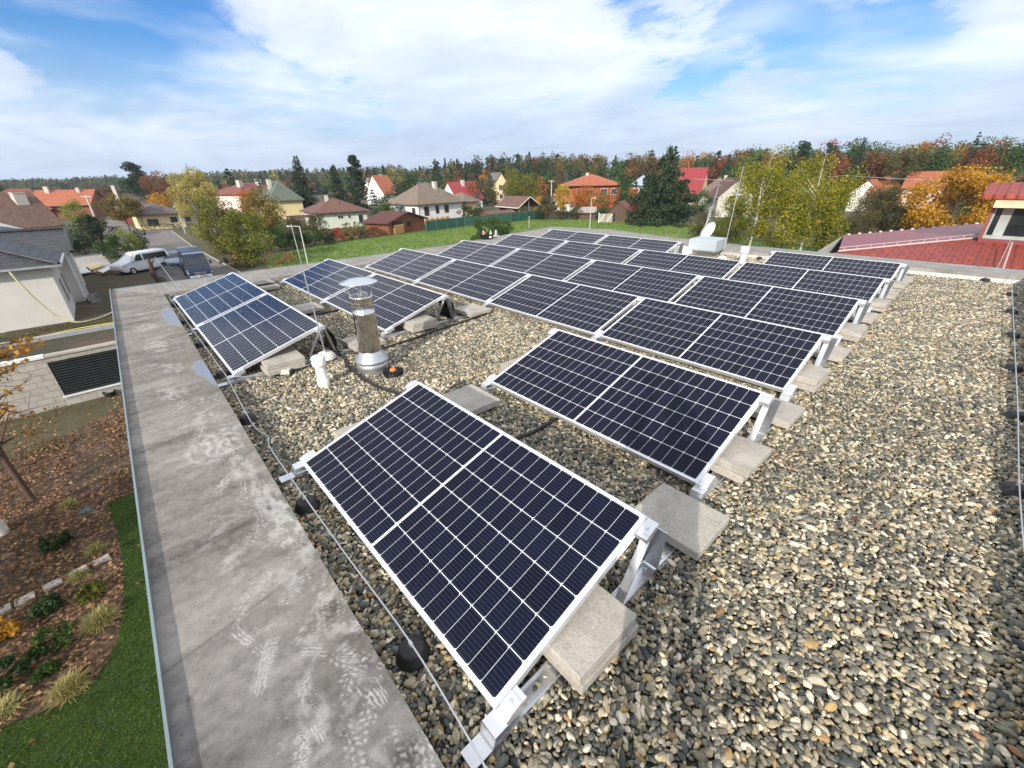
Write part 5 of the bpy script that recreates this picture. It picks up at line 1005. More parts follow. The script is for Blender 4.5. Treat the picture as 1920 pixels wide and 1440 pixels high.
M_tyre = mat('tyre', (.02, .02, .02), .85, 0, .2); M_rim = mat('rim', (.50, .51, .53), .35, .8, .05); M_cglass = mat('car_glass', (.02, .025, .03), .08, 0, .2, 1, spec=.8)
M_hl = mat('headlight', (.62, .64, .66), .15, .2, .05); M_cblack = mat('car_trim', (.03, .03, .032), .5)
def vehicle(name, label, cat, loc, rz, prof, hw, roofz, paint, glass, wheels, scale=1.0, lights=(.62, .85), plate=True):
    """prof: side outline (x forward from 0 = front, growing to the rear, z); hw: half width; glass: list of polygons on the sides"""
    o_ = thing(name, label, cat, loc, rz); wfn = lambda z: hw*(1-.16*max(0, (z-1.0)/(roofz-1.0))**1.3) if z > 1.0 else hw*(1-.05*max(0, (.55-z)/.4))
    b = MB(); n_ = len(prof); vs = [(x, -wfn(z), z) for x, z in prof]+[(x, -wfn(z)*.90, z+(.03 if z > .6 else 0)) for x, z in prof]
    ring = [[(x, s*wfn(z), z) for x, z in prof] for s in (-1, -.86, 0, .86, 1)]
    cx_ = sum(p[0] for p in prof)/n_; 
    for ri_, s in enumerate((-1, -.86, 0, .86, 1)):
        k_ = {1: 0, .86: .035, 0: .05}[abs(s)]
        ring[ri_] = [(x+(k_ if x > cx_ else -k_)*(1 if (x < .6 or x > 4) else 0), s*wfn(z), z+(k_*.9 if z > 1.0 else 0)) for x, z in prof]
    vs = [p for r_ in ring for p in r_]
    fs = [(k*n_+i, k*n_+(i+1) % n_, (k+1)*n_+(i+1) % n_, (k+1)*n_+i) for k in range(4) for i in range(n_)]
    b.add(vs, fs, True); b.add(ring[0], [tuple(range(n_-1, -1, -1))]); b.add(ring[4], [tuple(range(n_))]); body = part('body', b, paint, o_)
    for nm, pl_ in glass:
        for s in (-1, 1):
            b = MB(); b.poly([(x, s*(wfn(z)+.012), z) for x, z in (pl_ if s < 0 else pl_[::-1])]); part(nm, b, M_cglass, o_)
    return o_, wfn
def wheel(o_, x, y, r_):
    s = 1 if y > 0 else -1; Mx = Matrix.Translation((x, y, r_)) @ Matrix.Rotation(-s*math.pi/2, 4, 'X')
    b = MB(); b.lathe([(r_*.62, .09), (r_*.70, .11), (r_*.95, .11), (r_, .08), (r_, -.10), (r_*.6, -.11)], 20, Mx); w_ = part('wheel', b, M_tyre, o_)
    b = MB(); b.lathe([(0, .085), (r_*.2, .09), (r_*.22, .06), (r_*.5, .06), (r_*.62, .095)], 10, Mx); part('rim', b, M_rim, w_)
def panel(o_, nm, pts_, m_): b = MB(); b.poly(pts_); b.poly([(p[0]+.01, p[1], p[2]) for p in pts_][::-1]); return part(nm, b, m_, o_)
w1, w2 = at(253, 514), at(312, 503); d_ = (w2-w1)[:2]; a_ = math.atan2(d_[1], d_[0]); sc = 1.0
paintW = mat('paint_white', (.74, .76, .78), .28, 0, .03, 2, spec=.6)
prof = [(0.02, .45), (.0, .70), (.10, .98), (.85, 1.18), (1.05, 1.26), (1.75, 1.86), (2.1, 1.93), (4.6, 1.95), (4.82, 1.80), (4.95, 1.0), (4.95, .45), (4.8, .30), (.25, .28)]
van, wf_ = vehicle('white_van', 'white passenger van parked side-on in the yard, dark rear windows', 'van', (*(w1[:2]-np.array([math.cos(a_), math.sin(a_)])*.95+np.array([-math.sin(a_), math.cos(a_)])*.93), G), a_, prof, .95, 1.95, paintW,
    [('front_side_window', [(1.30, 1.22), (2.15, 1.22), (2.15, 1.76), (1.78, 1.76)]), ('rear_side_window', [(2.32, 1.22), (4.70, 1.22), (4.62, 1.76), (2.32, 1.76)])], None)
for x in (.95, 3.95):
    for s in (-1, 1): wheel(van, x, s*.87, .33)
panel(van, 'windscreen', [(1.06, -.82, 1.30), (1.06, .82, 1.30), (1.72, .70, 1.87), (1.72, -.70, 1.87)], M_cglass)
for s in (-1, 1):
    b = MB(); b.hexa([(.0, s*.93-.012, .72), (.36, s*.955-.012, .78), (.36, s*.955+.012, .78), (.0, s*.93+.012, .72)], [(.08, s*.92-.012, .90), (.50, s*.955-.012, .98), (.50, s*.955+.012, .98), (.08, s*.92+.012, .90)]); part('headlight', b, M_hl, van)
    b = MB(); b.box(1.22, 1.36, s*1.0-.07, s*1.0+.07, 1.20, 1.38); part('mirror', b, paintW, van, bev=.02)
b = MB(); b.box(-.03, .0, -.6, .6, .50, .78); part('grille', b, M_cblack, van)
# blue high van facing the camera
paintB = mat('paint_navy', (.008, .014, .042), .25, 0, .1, 2, spec=.6)
prof = [(0.02, .42), (.0, .75), (.12, 1.02), (.75, 1.28), (.90, 1.36), (1.45, 2.15), (2.0, 2.48), (2.4, 2.52), (5.4, 2.52), (5.55, 2.4), (5.62, 1.0), (5.6, .42), (5.4, .32), (.25, .30)]
Pb = at(381, 527); hdg = math.radians(178)
v2_, wf_ = vehicle('blue_van', 'dark blue high-roofed van facing the camera, silver grille and pale headlights', 'van', (Pb[0], Pb[1], G), hdg, prof, .98, 2.52, paintB,
    [('front_side_window', [(1.15, 1.38), (2.2, 1.38), (2.2, 1.95), (1.55, 1.95)])], None)
for x in (.95, 4.4):
    for s in (-1, 1): wheel(v2_, x, s*.90, .35)
panel(v2_, 'windscreen', [(.90, -.86, 1.42), (.90, .86, 1.42), (1.40, .76, 2.11), (1.40, -.76, 2.11)], M_cglass)
b = MB(); b.hexa([(1.6, -.80, 2.3), (5.4, -.80, 2.555), (5.4, .80, 2.555), (1.6, .80, 2.3)], [(1.75, -.78, 2.42), (5.4, -.78, 2.585), (5.4, .78, 2.585), (1.75, .78, 2.42)]); part('roof_panel', b, mat('paint_pale_blue', (.16, .22, .34), .3), v2_)
for s in (-1, 1):
    b = MB(); b.hexa([(-.035, s*.72-.22, .72), (-.035, s*.72+.22, .72), (.2, s*.76+.22, .72), (.2, s*.76-.20, .72)], [(.12, s*.74-.16, 1.06), (.12, s*.74+.2, 1.06), (.35, s*.76+.22, 1.10), (.35, s*.76-.2, 1.10)]); part('headlight', b, M_hl, v2_)
    b = MB(); b.box(1.0, 1.15, s*1.14-.10, s*1.14+.10, 1.35, 1.70); part('mirror', b, M_cblack, v2_, bev=.03)
b = MB(); b.box(-.05, -.0, -.45, .45, .62, .90); g_ = part('grille', b, M_cblack, v2_)
for k in range(3): b = MB(); b.box(-.07, -.052, -.44, .44, .66+k*.08, .70+k*.08); part('slat', b, M_rim, g_)
b = MB(); b.box(-.08, .1, -.9, .9, .38, .58); part('bumper', b, mat('bumper_grey', (.35, .37, .40), .5), v2_, bev=.03)
b = MB(); b.box(-.10, -.082, -.27, .27, .42, .53); part('number_plate', b, M_wf, v2_)
# grey-blue car behind
paintC = mat('paint_greyblue', (.20, .25, .33), .3, .4, .05, 2)
prof = [(0.02, .35), (.0, .62), (.10, .80), (1.05, .98), (1.75, 1.42), (2.1, 1.48), (3.3, 1.46), (4.05, 1.02), (4.25, .95), (4.3, .5), (4.2, .28), (.2, .26)]
Pc = at(334, 503); cr, wf_ = vehicle('parked_car', 'grey-blue car parked on the road between the two vans', 'car', (Pc[0], Pc[1], G), math.radians(184), prof, .86, 1.48, paintC,
    [('side_window', [(1.35, 1.02), (3.7, 1.02), (3.2, 1.38), (1.85, 1.38)])], None)
for x in (.8, 3.4):
    for s in (-1, 1): wheel(cr, x, s*.78, .31)
panel(cr, 'windscreen', [(1.05, -.72, 1.02), (1.05, .72, 1.02), (1.70, .62, 1.42), (1.70, -.62, 1.42)], M_cglass)
for s in (-1, 1): b = MB(); b.box(-.03, .12, s*.62-.16, s*.62+.16, .62, .76); part('headlight', b, M_hl, cr, bev=.02)
b = MB(); b.box(-.03, .0, -.4, .4, .38, .62); part('grille', b, M_cblack, cr)

# ------------------------------------------------------------------ foliage
def cards(C_, size, rg, asp=.55, flat=0.0, droop=None):
    """one leaf-like rhombus per centre"""
    n = len(C_); a_ = rg.normal(size=(n, 3)); a_[:, 2] *= (1-flat)
    if droop is not None: a_ = a_*.45+droop
    a_ /= np.linalg.norm(a_, axis=1)[:, None]+1e-9
    q = rg.normal(size=(n, 3)); b_ = np.cross(a_, q); b_ /= np.linalg.norm(b_, axis=1)[:, None]+1e-9
    s = (size*rg.uniform(.6, 1.35, n))[:, None]
    V_ = np.stack([C_-a_*s*.5, C_+b_*s*asp*.5, C_+a_*s*.5, C_-b_*s*asp*.5], 1).reshape(-1, 3)
    return V_, np.arange(4*n).reshape(n, 4)
def crown_pts(kind, H, R, n, rg, z0=.25):
    """leaf positions for a crown of overall height H, radius R, starting at z0*H"""
    if kind == 'conifer':
        zb = z0*H; nl = int(max(9, H*1.5)); P_ = []
        for i in range(nl):
            t = (i+rg.uniform(-.2, .2))/nl; z = zb+(H-zb)*t; rad = R*(1-t)**.75*(.82+.3*rg.random())+.04*R; nb_ = int(6+8*(1-t))
            per = max(3, int(n/nl/nb_*(1.9*(1-t)+.15)))
            for j in range(nb_):
                a = rg.uniform(0, 6.283); rr_ = rad*rg.uniform(.65, 1.15); u = rg.uniform(.12, 1, per)**.75
                wd = .16*rr_*(1.15-u); px = np.cos(a)*rr_*u+rg.normal(size=per)*wd; py = np.sin(a)*rr_*u+rg.normal(size=per)*wd
                P_.append(np.stack([px, py, z-rr_*.28*u**1.4+rg.normal(size=per)*.05*R+.1*rr_*u], 1))
        P_ = np.concatenate(P_); return P_
    if kind == 'pine':
        nc = int(min(60, max(22, n/90))); P_ = []; per = n//nc
        for i in range(nc):
            t = (i+rg.random())/nc*.97; z = H*(z0+(1-z0)*t); rad = R*max(.08, 1-abs(t-.3)*1.25)*rg.uniform(.2, .95); a = rg.uniform(0, 6.283); cr = R*rg.uniform(.26, .42)*(1-.45*t)
            d_ = rg.normal(size=(per, 3)); d_ /= np.linalg.norm(d_, axis=1)[:, None]; d_ *= rg.uniform(.4, 1, per)[:, None]**.5; d_[:, 2] *= .5
            P_.append(np.array([np.cos(a)*rad, np.sin(a)*rad, z])+d_*cr)
        return np.concatenate(P_)
    if kind == 'column': zc, hz_, rx = H*(.5+z0/2), H*(1-z0)/2, R
    else: zc, hz_, rx = H*(1+z0)/2, H*(1-z0)/2, R
    nc = {'round': 34, 'column': 26, 'bush': 22, 'airy': 60, 'box': 30}.get(kind, 30); per = n//nc; P_ = []
    for i in range(nc):
        d_ = rg.normal(size=3); d_ /= np.linalg.norm(d_); rr_ = rg.uniform(.25, 1)**.5
        c_ = d_*rr_*np.array([rx*.80, rx*.80, hz_*.92]); cr = rg.uniform(.30, .48)*min(rx, hz_)*(.55 if kind == 'airy' else 1.0)
        if kind == 'box': c_ = rg.uniform(-1, 1, 3)*np.array([rx, rx, hz_])*.85
        if kind in ('round', 'airy') and d_[2] < -.3: c_[:2] *= .8
        e = rg.normal(size=(per, 3)); e /= np.linalg.norm(e, axis=1)[:, None]; e *= (rg.uniform(.25, 1, per)**.45)[:, None]
        P_.append(c_+e*cr*np.array([1, 1, .85])+[0, 0, zc])
    P_ = np.concatenate(P_)
    if kind == 'airy': P_ += rg.normal(size=P_.shape)*R*.05
    return P_
def trunk_mb(H, R, r0, kind, rd, z0=.25, lean=0):
    b = MB(); top = H*(.93 if kind in ('conifer', 'airy', 'column', 'pine') else .7)
    pts_ = [(0, 0, -.3), (rd.uniform(-.02, .02)*H, rd.uniform(-.02, .02)*H, top*.35), (rd.uniform(-.04, .04)*H+lean*.5, rd.uniform(-.03, .03)*H, top*.7), (rd.uniform(-.04, .04)*H+lean, rd.uniform(-.04, .04)*H, top)]
    b.tube(pts_, [r0, r0*.8, r0*.45, r0*.12], 8)
    for k in range(0 if kind == 'conifer' else 7):
        t = rd.uniform(max(z0*.8, .15), .8); z = H*t*.9; a = rd.uniform(0, 6.283); ln_ = R*rd.uniform(.5, .95)*(1.1-t*.5)
        b.tube([(0, 0, z), (math.cos(a)*ln_*.45, math.sin(a)*ln_*.45, z+ln_*.45), (math.cos(a)*ln_, math.sin(a)*ln_, min(H*.95, z+ln_*.9))], [r0*.4, r0*.22, r0*.06], 6)
    return b
Bk = mat('bark_brown', (.085, .062, .045), .95, 0, .3, 3); Bk_b = None
m, t = new_mat('birch_bark'); oc = t.n('ShaderNodeTexCoord').outputs['Object']
finish(t, t.mix(t.ramp(t.noise(t.mapping(oc, scale=(2, 2, 9)), 1.4, 4, .6), [(.56, 0.0), (.62, 1.0)]), (.62, .59, .54), (.04, .035, .03)), .8); Bk_b = m
LM = {
 'pine': leaf_mat('needles_pine', [(.010, .022, .012), (.022, .042, .020), (.040, .065, .030)], .1),
 'spruce': leaf_mat('needles_spruce', [(.008, .020, .010), (.020, .040, .016), (.042, .066, .026)], .1),
 'blue': leaf_mat('needles_blue', [(.030, .055, .045), (.07, .11, .10), (.12, .17, .16)], .1),
 'green': leaf_mat('leaves_green', [(.018, .040, .008), (.045, .085, .018), (.09, .14, .03)], .3),
 'dkgreen': leaf_mat('leaves_darkgreen', [(.010, .024, .007), (.022, .048, .012), (.045, .085, .02)], .25),
 'yelgreen': leaf_mat('leaves_yellowgreen', [(.035, .055, .010), (.12, .14, .02), (.30, .26, .04)], .35),
 'yellow': leaf_mat('leaves_yellow', [(.16, .12, .015), (.42, .30, .03), (.60, .42, .05)], .35),
 'gold': leaf_mat('leaves_gold', [(.10, .075, .012), (.36, .20, .020), (.52, .26, .03), (.34, .26, .04)], .35),
 'orange': leaf_mat('leaves_orange', [(.16, .05, .012), (.40, .13, .025), (.52, .22, .04)], .35),
 'russet': leaf_mat('leaves_russet', [(.07, .028, .012), (.18, .065, .022), (.28, .10, .03)], .3),
 'olive': leaf_mat('leaves_olive', [(.035, .038, .012), (.085, .08, .028), (.15, .12, .045)], .3),
 'poplar': leaf_mat('leaves_poplar', [(.16, .15, .05), (.38, .32, .10), (.58, .48, .17)], .4),
 'birch': leaf_mat('leaves_birch', [(.035, .050, .008), (.12, .14, .012), (.30, .27, .02), (.55, .42, .04)], .4),
 'mixed': leaf_mat('leaves_mixed', [(.02, .045, .010), (.07, .10, .02), (.26, .17, .03), (.36, .12, .025)], .3),
 'hedge': leaf_mat('leaves_hedge', [(.015, .028, .008), (.035, .055, .014), (.07, .09, .022)], .2),
 'lime': leaf_mat('leaves_lime', [(.06, .09, .01), (.18, .22, .03), (.32, .34, .05)], .35),
 'redbush': leaf_mat('leaves_red', [(.12, .012, .008), (.36, .03, .02), (.50, .07, .04)], .3),
 'drygrass': leaf_mat('dry_grass', [(.10, .055, .02), (.24, .14, .05), (.36, .24, .09)], .2),
 'brown': leaf_mat('leaves_brown', [(.05, .032, .016), (.11, .07, .035), (.17, .11, .05)], .25)}
seedc = [100]
def tree(label, P0, H, R, kind, leaf, n=2600, ls=.36, z0=.22, bark=None, r0=None, name=None, cat=None, group=None, lean=0.0, trunk=True, asp=.55):
    seedc[0] += 1; rg = np.random.default_rng(seedc[0]); rd = random.Random(seedc[0])
    bushy = kind in ('bush', 'box')
    name = name or ('bush' if bushy else {'conifer': 'spruce_tree', 'pine': 'pine_tree', 'column': 'columnar_tree'}.get(kind, 'deciduous_tree')); cat = cat or ('bush' if bushy else 'tree')
    o_ = thing(name, label, cat, (P0[0], P0[1], G), 0, group)
    if trunk: part('trunk', trunk_mb(H, R, r0 or H*.018, kind, rd, z0, lean), bark or Bk, o_)
    C_ = crown_pts(kind, H, R, n, rg, z0); C_[:, 2] = np.maximum(C_[:, 2], .08); C_[:, 0] += lean*C_[:, 2]/H
    drp = np.array([0, 0, -.5]) if kind == 'conifer' else None
    V_, F_ = cards(C_, ls, rg, asp, droop=drp)
    me = fast_mesh('crown', V_, F_, LM[leaf]); c_ = link(bpy.data.objects.new('foliage' if bushy else 'crown', me)); c_.parent = o_
    return o_
def tpx(label, x, by, ty, wpx, kind, leaf, D=None, dens=1.0, ls=None, **kw):
    """x: image column, by: row of the foot (sets the distance), ty: row of the top, wpx: width of the crown in photo pixels"""
    xb = x
    for _ in range(8):          # the foot stands where the middle of the leaning-looking crown meets column x
        P0 = at(xb, by); H = vh(P0, ty); Q = P0+[0, 0, H*.6]-CAM; xb += x-(960+FPX*(Q@RR)/(Q@fw))
    R = wpx/2*depth(P0)/FPX*(1.25 if kind in ('conifer', 'column') else 1.08)
    if ls is None: ls = max(.15, min(.60, depth(P0)*.0031))
    area = (2*R*H)/(ls*ls)
    n = int(min(36000, max(900, area*7.0*dens)))
    return tree(label, P0, H, R, kind, leaf, n=n, ls=ls, **kw)

tpx('broad dark pine with ragged flat layers beside the russet tree', 256, 402, 304, 62, 'pine', 'pine', dens=1.3)
tpx('russet brown leafed round tree touching the dark pine on the left', 299, 402, 316, 46, 'round', 'russet', z0=.1)
tpx('low golden green tree in front of the russet tree', 300, 408, 356, 40, 'round', 'gold', z0=.1)
tpx('tall pale yellow poplar, tallest tree on the left half', 363, 455, 293, 62, 'column', 'poplar', z0=.06, dens=1.9)
tpx('small dark pine standing beyond the poplar, right of it', 432, 388, 316, 26, 'pine', 'pine')
tpx('smaller dark conifer left of the small dark pine', 414, 390, 336, 18, 'conifer', 'spruce')
tpx('narrow grey-green spruce in front of the red hipped villa roof', 487, 404, 318, 20, 'conifer', 'blue', z0=.05)
tpx('big layered spruce between the villa and the pair of dark spruces', 563, 404, 290, 46, 'conifer', 'spruce', z0=.06, dens=1.5)
tpx('slender left one of the pair of dark spruces', 631, 404, 306, 42, 'conifer', 'spruce', z0=.06, dens=1.3)
tpx('massive dark right one of the pair of dark spruces', 668, 406, 288, 52, 'pine', 'spruce', z0=.08, dens=1.6)
tpx('orange leafed round bush in front of the pair of spruces', 645, 396, 354, 42, 'round', 'orange', z0=.05)
tpx('blue-grey young spruce right of the dark spruce pair', 700, 400, 352, 26, 'conifer', 'blue', z0=.02)
tpx('wide green juniper right of the mint bungalow', 724, 424, 378, 52, 'bush', 'green', z0=0)
tpx('grey-green juniper against the white cottage side', 748, 420, 382, 28, 'bush', 'blue', z0=0)
tpx('dark green bushy tree behind the wide juniper', 727, 408, 358, 36, 'round', 'dkgreen', z0=.05)
tpx('bluish green round tree behind the cottage roof, left part', 772, 386, 326, 44, 'round', 'dkgreen', z0=.05)
tpx('dark green tree behind the cottage, left of the bluish round tree', 750, 384, 336, 30, 'round', 'spruce', z0=.05)
tpx('dark pointed spruce above the cottage ridge', 817, 376, 297, 30, 'conifer', 'spruce', z0=.05)
tpx('russet round tree above the crimson roof', 858, 360, 314, 34, 'round', 'russet', z0=.1)
tpx('slim golden yellow tree left of the white gable house', 907, 372, 314, 15, 'column', 'gold', z0=.1)
tpx('grey spruce tip in the wood behind the white gable house', 953, 360, 302, 14, 'conifer', 'blue')
tpx('small blue spruce before the crimson roof', 893, 396, 358, 22, 'conifer', 'blue', z0=.02)
tpx('olive tree between the crimson roof and the white gable house', 922, 392, 330, 26, 'column', 'olive', z0=.1)
tpx('big yellow and green tree behind the open barn', 978, 396, 317, 66, 'round', 'yelgreen', z0=.03, dens=1.5)
tpx('slender bright yellow tree left of the large red house', 1056, 404, 338, 26, 'column', 'yellow', z0=.06)
tpx('fiery orange round tree in front of the large red house', 1098, 408, 346, 46, 'round', 'orange', z0=.08, dens=1.3)
tpx('orange and yellow tree at the wood edge above the dark roof', 1080, 356, 294, 32, 'column', 'gold', z0=.15)
tpx('blue-grey spruce left of the large red house roof', 1062, 372, 324, 18, 'conifer', 'blue')
tpx('bare brownish tree behind the bright yellow tree', 1048, 384, 324, 34, 'airy', 'brown', dens=.7)
tpx('greyish white-leafed shrub tree right of the open barn', 1028, 410, 362, 36, 'airy', 'olive', dens=.9)
tpx('orange bush left of the greyish shrub tree', 1010, 408, 366, 22, 'bush', 'gold')
tpx('tall dense spruce cluster at the far right end of the field', 1247, 421, 272, 88, 'conifer', 'spruce', z0=.02, dens=1.6, ls=.42)
tpx('wide lower pine leaning against the tall spruce, left side', 1216, 418, 326, 70, 'pine', 'pine', z0=.03, dens=1.6, ls=.42)
tpx('wide lower pine against the tall spruce, right side', 1276, 421, 336, 72, 'pine', 'spruce', z0=.03, dens=1.6, ls=.42)
tpx('small blue spruce at the right foot of the tall spruce', 1290, 412, 368, 22, 'conifer', 'blue', z0=.02)
tpx('dense bright green rounded tree right of the tall spruce', 1313, 408, 356, 38, 'round', 'green', z0=.02)
tpx('yellow and orange low bush at the left foot of the tall spruce', 1206, 417, 392, 44, 'bush', 'gold', z0=0)
tpx('red leaved bush leaning over the pale board wall', 1186, 414, 378, 24, 'bush', 'redbush', z0=0)
tpx('dark green spreading tree behind the small red shed', 1168, 406, 356, 40, 'round', 'dkgreen', z0=.05)
tpx('orange tree before the pale blue roof', 1188, 398, 346, 22, 'round', 'orange', z0=.05)
tpx('green orange tree below the red house balcony', 1132, 400, 358, 34, 'round', 'mixed', z0=.05)
tpx('dark green shrub left of the small red shed', 1130, 413, 384, 30, 'bush', 'dkgreen', z0=0)
tpx('brown leafed shrub between the two screen fences', 1030, 412, 382, 34, 'bush', 'brown', z0=0)
tpx('second brown shrub right of the screen fence end', 1054, 412, 386, 26, 'bush', 'olive', z0=0)
tpx('dark green shrub at the right end of the green screen fence', 1012, 412, 388, 22, 'bush', 'dkgreen', z0=0)
tpx('pale brown shrub in front of the striped roof shed', 1078, 412, 378, 30, 'airy', 'olive', z0=0)
tpx('tall orange brown tree right of the crimson steep roof', 1320, 362, 282, 44, 'round', 'gold', z0=.08, ls=.5)
tpx('red brown tree beside the tall orange brown tree', 1358, 362, 290, 42, 'round', 'russet', z0=.08, ls=.5)
tpx('dark green leafy tree rising left of the left birch', 1392, 372, 286, 40, 'round', 'green', z0=.1, ls=.5)
tpx('dark pine behind the birches', 1500, 380, 264, 64, 'pine', 'pine', z0=.1, ls=.55)
tpx('yellow green thicket at the foot of the left birch, beside the dish', 1376, 470, 372, 70, 'bush', 'yelgreen', z0=0, dens=1.3)
tpx('brownish thicket at the corner of the field, left of the dish', 1322, 452, 390, 50, 'bush', 'olive', z0=0)
tpx('left birch with slim white forked trunk behind the back parapet', 1428, 474, 270, 130, 'airy', 'birch', z0=.12, dens=.62, bark=Bk_b, r0=.15, name='birch_tree', ls=.19)
tpx('right birch with white stems behind the back parapet', 1532, 478, 270, 140, 'airy', 'birch', z0=.12, dens=.62, bark=Bk_b, r0=.14, name='birch_tree', ls=.19)
tpx('low yellow green undergrowth between the two birches', 1478, 480, 366, 110, 'bush', 'birch', z0=0, dens=.8, ls=.24)
tpx('yellow green undergrowth right of the right birch', 1556, 478, 374, 70, 'bush', 'birch', z0=0, dens=1.2, ls=.26)
tpx('sparse olive brown tree between the birches and the golden tree', 1662, 452, 350, 110, 'airy', 'olive', z0=.02, dens=1.3)
tpx('orange leafed tree in front of the wide orange roof', 1655, 420, 336, 70, 'airy', 'orange', z0=.2, dens=.8)
tpx('olive bush right of the birches at the red roof', 1612, 462, 392, 80, 'bush', 'olive', z0=0, dens=1.2)
tpx('broad golden orange tree above the red tiled roof', 1800, 470, 314, 190, 'airy', 'gold', z0=.04, dens=2.0, ls=.30)
tpx('darker green bush under the left side of the golden tree', 1738, 466, 396, 70, 'bush', 'mixed', z0=0)
tpx('golden bush behind the smooth red roof, near the dormer', 1850, 462, 380, 70, 'bush', 'gold', z0=0)
# left: road side, gardens
tpx('dense yellow green bush below the tall pale poplar', 402, 476, 366, 72, 'round', 'yelgreen', z0=.0, dens=1.5, ls=.24)
tpx('olive brown bush right of the road side street lamp', 432, 482, 378, 66, 'round', 'olive', z0=0, dens=1.4, ls=.24)
tpx('large green and yellow bush nearest the road on the right side', 462, 497, 398, 104, 'round', 'yelgreen', z0=0, dens=1.6, ls=.22)
tpx('dark green and orange topped tree in front of the yellow house', 490, 452, 356, 76, 'round', 'mixed', z0=.02, dens=1.5, ls=.26)
tpx('small bright orange red tree left of the yellow house', 464, 424, 352, 34, 'round', 'orange', z0=.05)
tpx('dark green low bush at the left edge of the field', 530, 470, 424, 60, 'bush', 'green', z0=0, dens=1.3)
tpx('greyish green bush left of the mint bungalow terrace', 548, 458, 404, 46, 'bush', 'olive', z0=0)
tpx('brown thin shrub at the corner of the mint bungalow', 592, 446, 398, 44, 'airy', 'olive', z0=0)
sh = [(556, 466, 432, 50, 'hedge'), (585, 462, 428, 46, 'green'), (612, 458, 430, 40, 'hedge'), (634, 452, 428, 34, 'redbush'), (654, 450, 430, 38, 'mixed'), (678, 447, 424, 40, 'brown'), (702, 444, 424, 34, 'russet')]
for (x, by, ty, w_, lf), l_ in zip(sh, ['first from the left', 'second from the left', 'third from the left', 'reddish one', 'mottled one right of the reddish', 'brown one', 'russet one by the cabin']):
    tpx('low shrub along the far field edge, '+l_, x, by, ty, w_, 'bush', lf, z0=0, group='shrubs along the far field edge')
tpx('clipped orange and green hedge in front of the mint bungalow', 668, 434, 416, 44, 'box', 'mixed', z0=0, name='hedge', cat='hedge', trunk=False)
tpx('tall clipped dark green hedge block right of the white cottage', 885, 414, 383, 44, 'box', 'hedge', z0=0, name='hedge', cat='hedge', trunk=False, dens=1.5)
tpx('light green leafy bush just beyond the far parapet, behind the bucket', 922, 462, 404, 92, 'bush', 'green', z0=0, dens=1.6, ls=.2)
tpx('clump of orange dry grass at the near corner of the field', 520, 497, 468, 74, 'bush', 'drygrass', z0=0, dens=1.6, ls=.22, name='dry_grass', cat='grass clump', trunk=False, asp=.18)
tpx('fallen leaf covered low growth at the road side', 440, 500, 478, 60, 'bush', 'drygrass', z0=0, ls=.2, name='low_growth', cat='undergrowth', trunk=False)
tpx('broad orange green fruit tree in front of the cream bungalow', 228, 434, 364, 82, 'round', 'mixed', z0=.28, dens=1.3)
tpx('yellow green small tree in front of the orange roofed row', 140, 432, 374, 36, 'round', 'lime', z0=.05)
tpx('bare brown tree behind the orange roofed row', 195, 392, 348, 56, 'airy', 'brown', dens=.8)
tpx('dark tree at the far left edge of the view', 8, 404, 345, 40, 'round', 'dkgreen', z0=.05)
tpx('olive bushes in the garden behind the utility pole', 165, 448, 400, 60, 'bush', 'olive', z0=0)
tree('dark slim cypress leaning among the hedges', at(196, 476), 5.2, .85, 'column', 'spruce', n=5200, ls=.17, z0=0, name='cypress_tree', lean=-.5)
hd = [((128, 470), (190, 466), 3.4, 2.2, 'hedge', 'big dark shrubbery behind the low grey wall'), ((150, 452), (235, 446), 2.2, 1.4, 'hedge', 'long clipped hedge across the garden'), ((268, 434), (345, 429), 1.2, 1.0, 'hedge', 'low clipped hedge in front of the cream bungalow')]
for (A_, B_, hh, wd, lf, l_) in hd:
    A_, B_ = at(*A_), at(*B_); d_ = (B_-A_)[:2]; ln_ = float(np.hypot(*d_)); rg = np.random.default_rng(77+int(hh*10)); n_ = int(ln_*hh*42)
    C_ = np.stack([rg.uniform(0, ln_, n_), rg.uniform(-wd/2, wd/2, n_), rg.random(n_)**.7*hh], 1); C_[:, 2] *= .85+.25*vnoise(C_[:, 0]+5, C_[:, 1]*0+3, 2.5, 4)
    V_, F_ = cards(C_, .30, rg); me = fast_mesh('hedge', V_, F_, LM[lf]); o_ = link(bpy.data.objects.new('hedge', me)); o_.location = (*A_[:2], G); o_.rotation_euler = (0, 0, math.atan2(d_[1], d_[0])); tag(o_, l_, 'hedge')
tpx('rounded green bush at the left side of the road', 205, 485, 440, 54, 'bush', 'green', z0=0, ls=.24, dens=1.3)
tpx('yellow green bush glowing above the net covered ground', 238, 478, 430, 40, 'bush', 'lime', z0=0, ls=.24)
tpx('dark round bush at the road corner', 258, 470, 428, 30, 'bush', 'dkgreen', z0=0, ls=.24)
tpx('dark green bush beside the anthracite roof wing', 150, 478, 428, 46, 'bush', 'dkgreen', z0=0, ls=.26)

# ------------------------------------------------------------------ distant woods: one mass
rg = np.random.default_rng(2024)
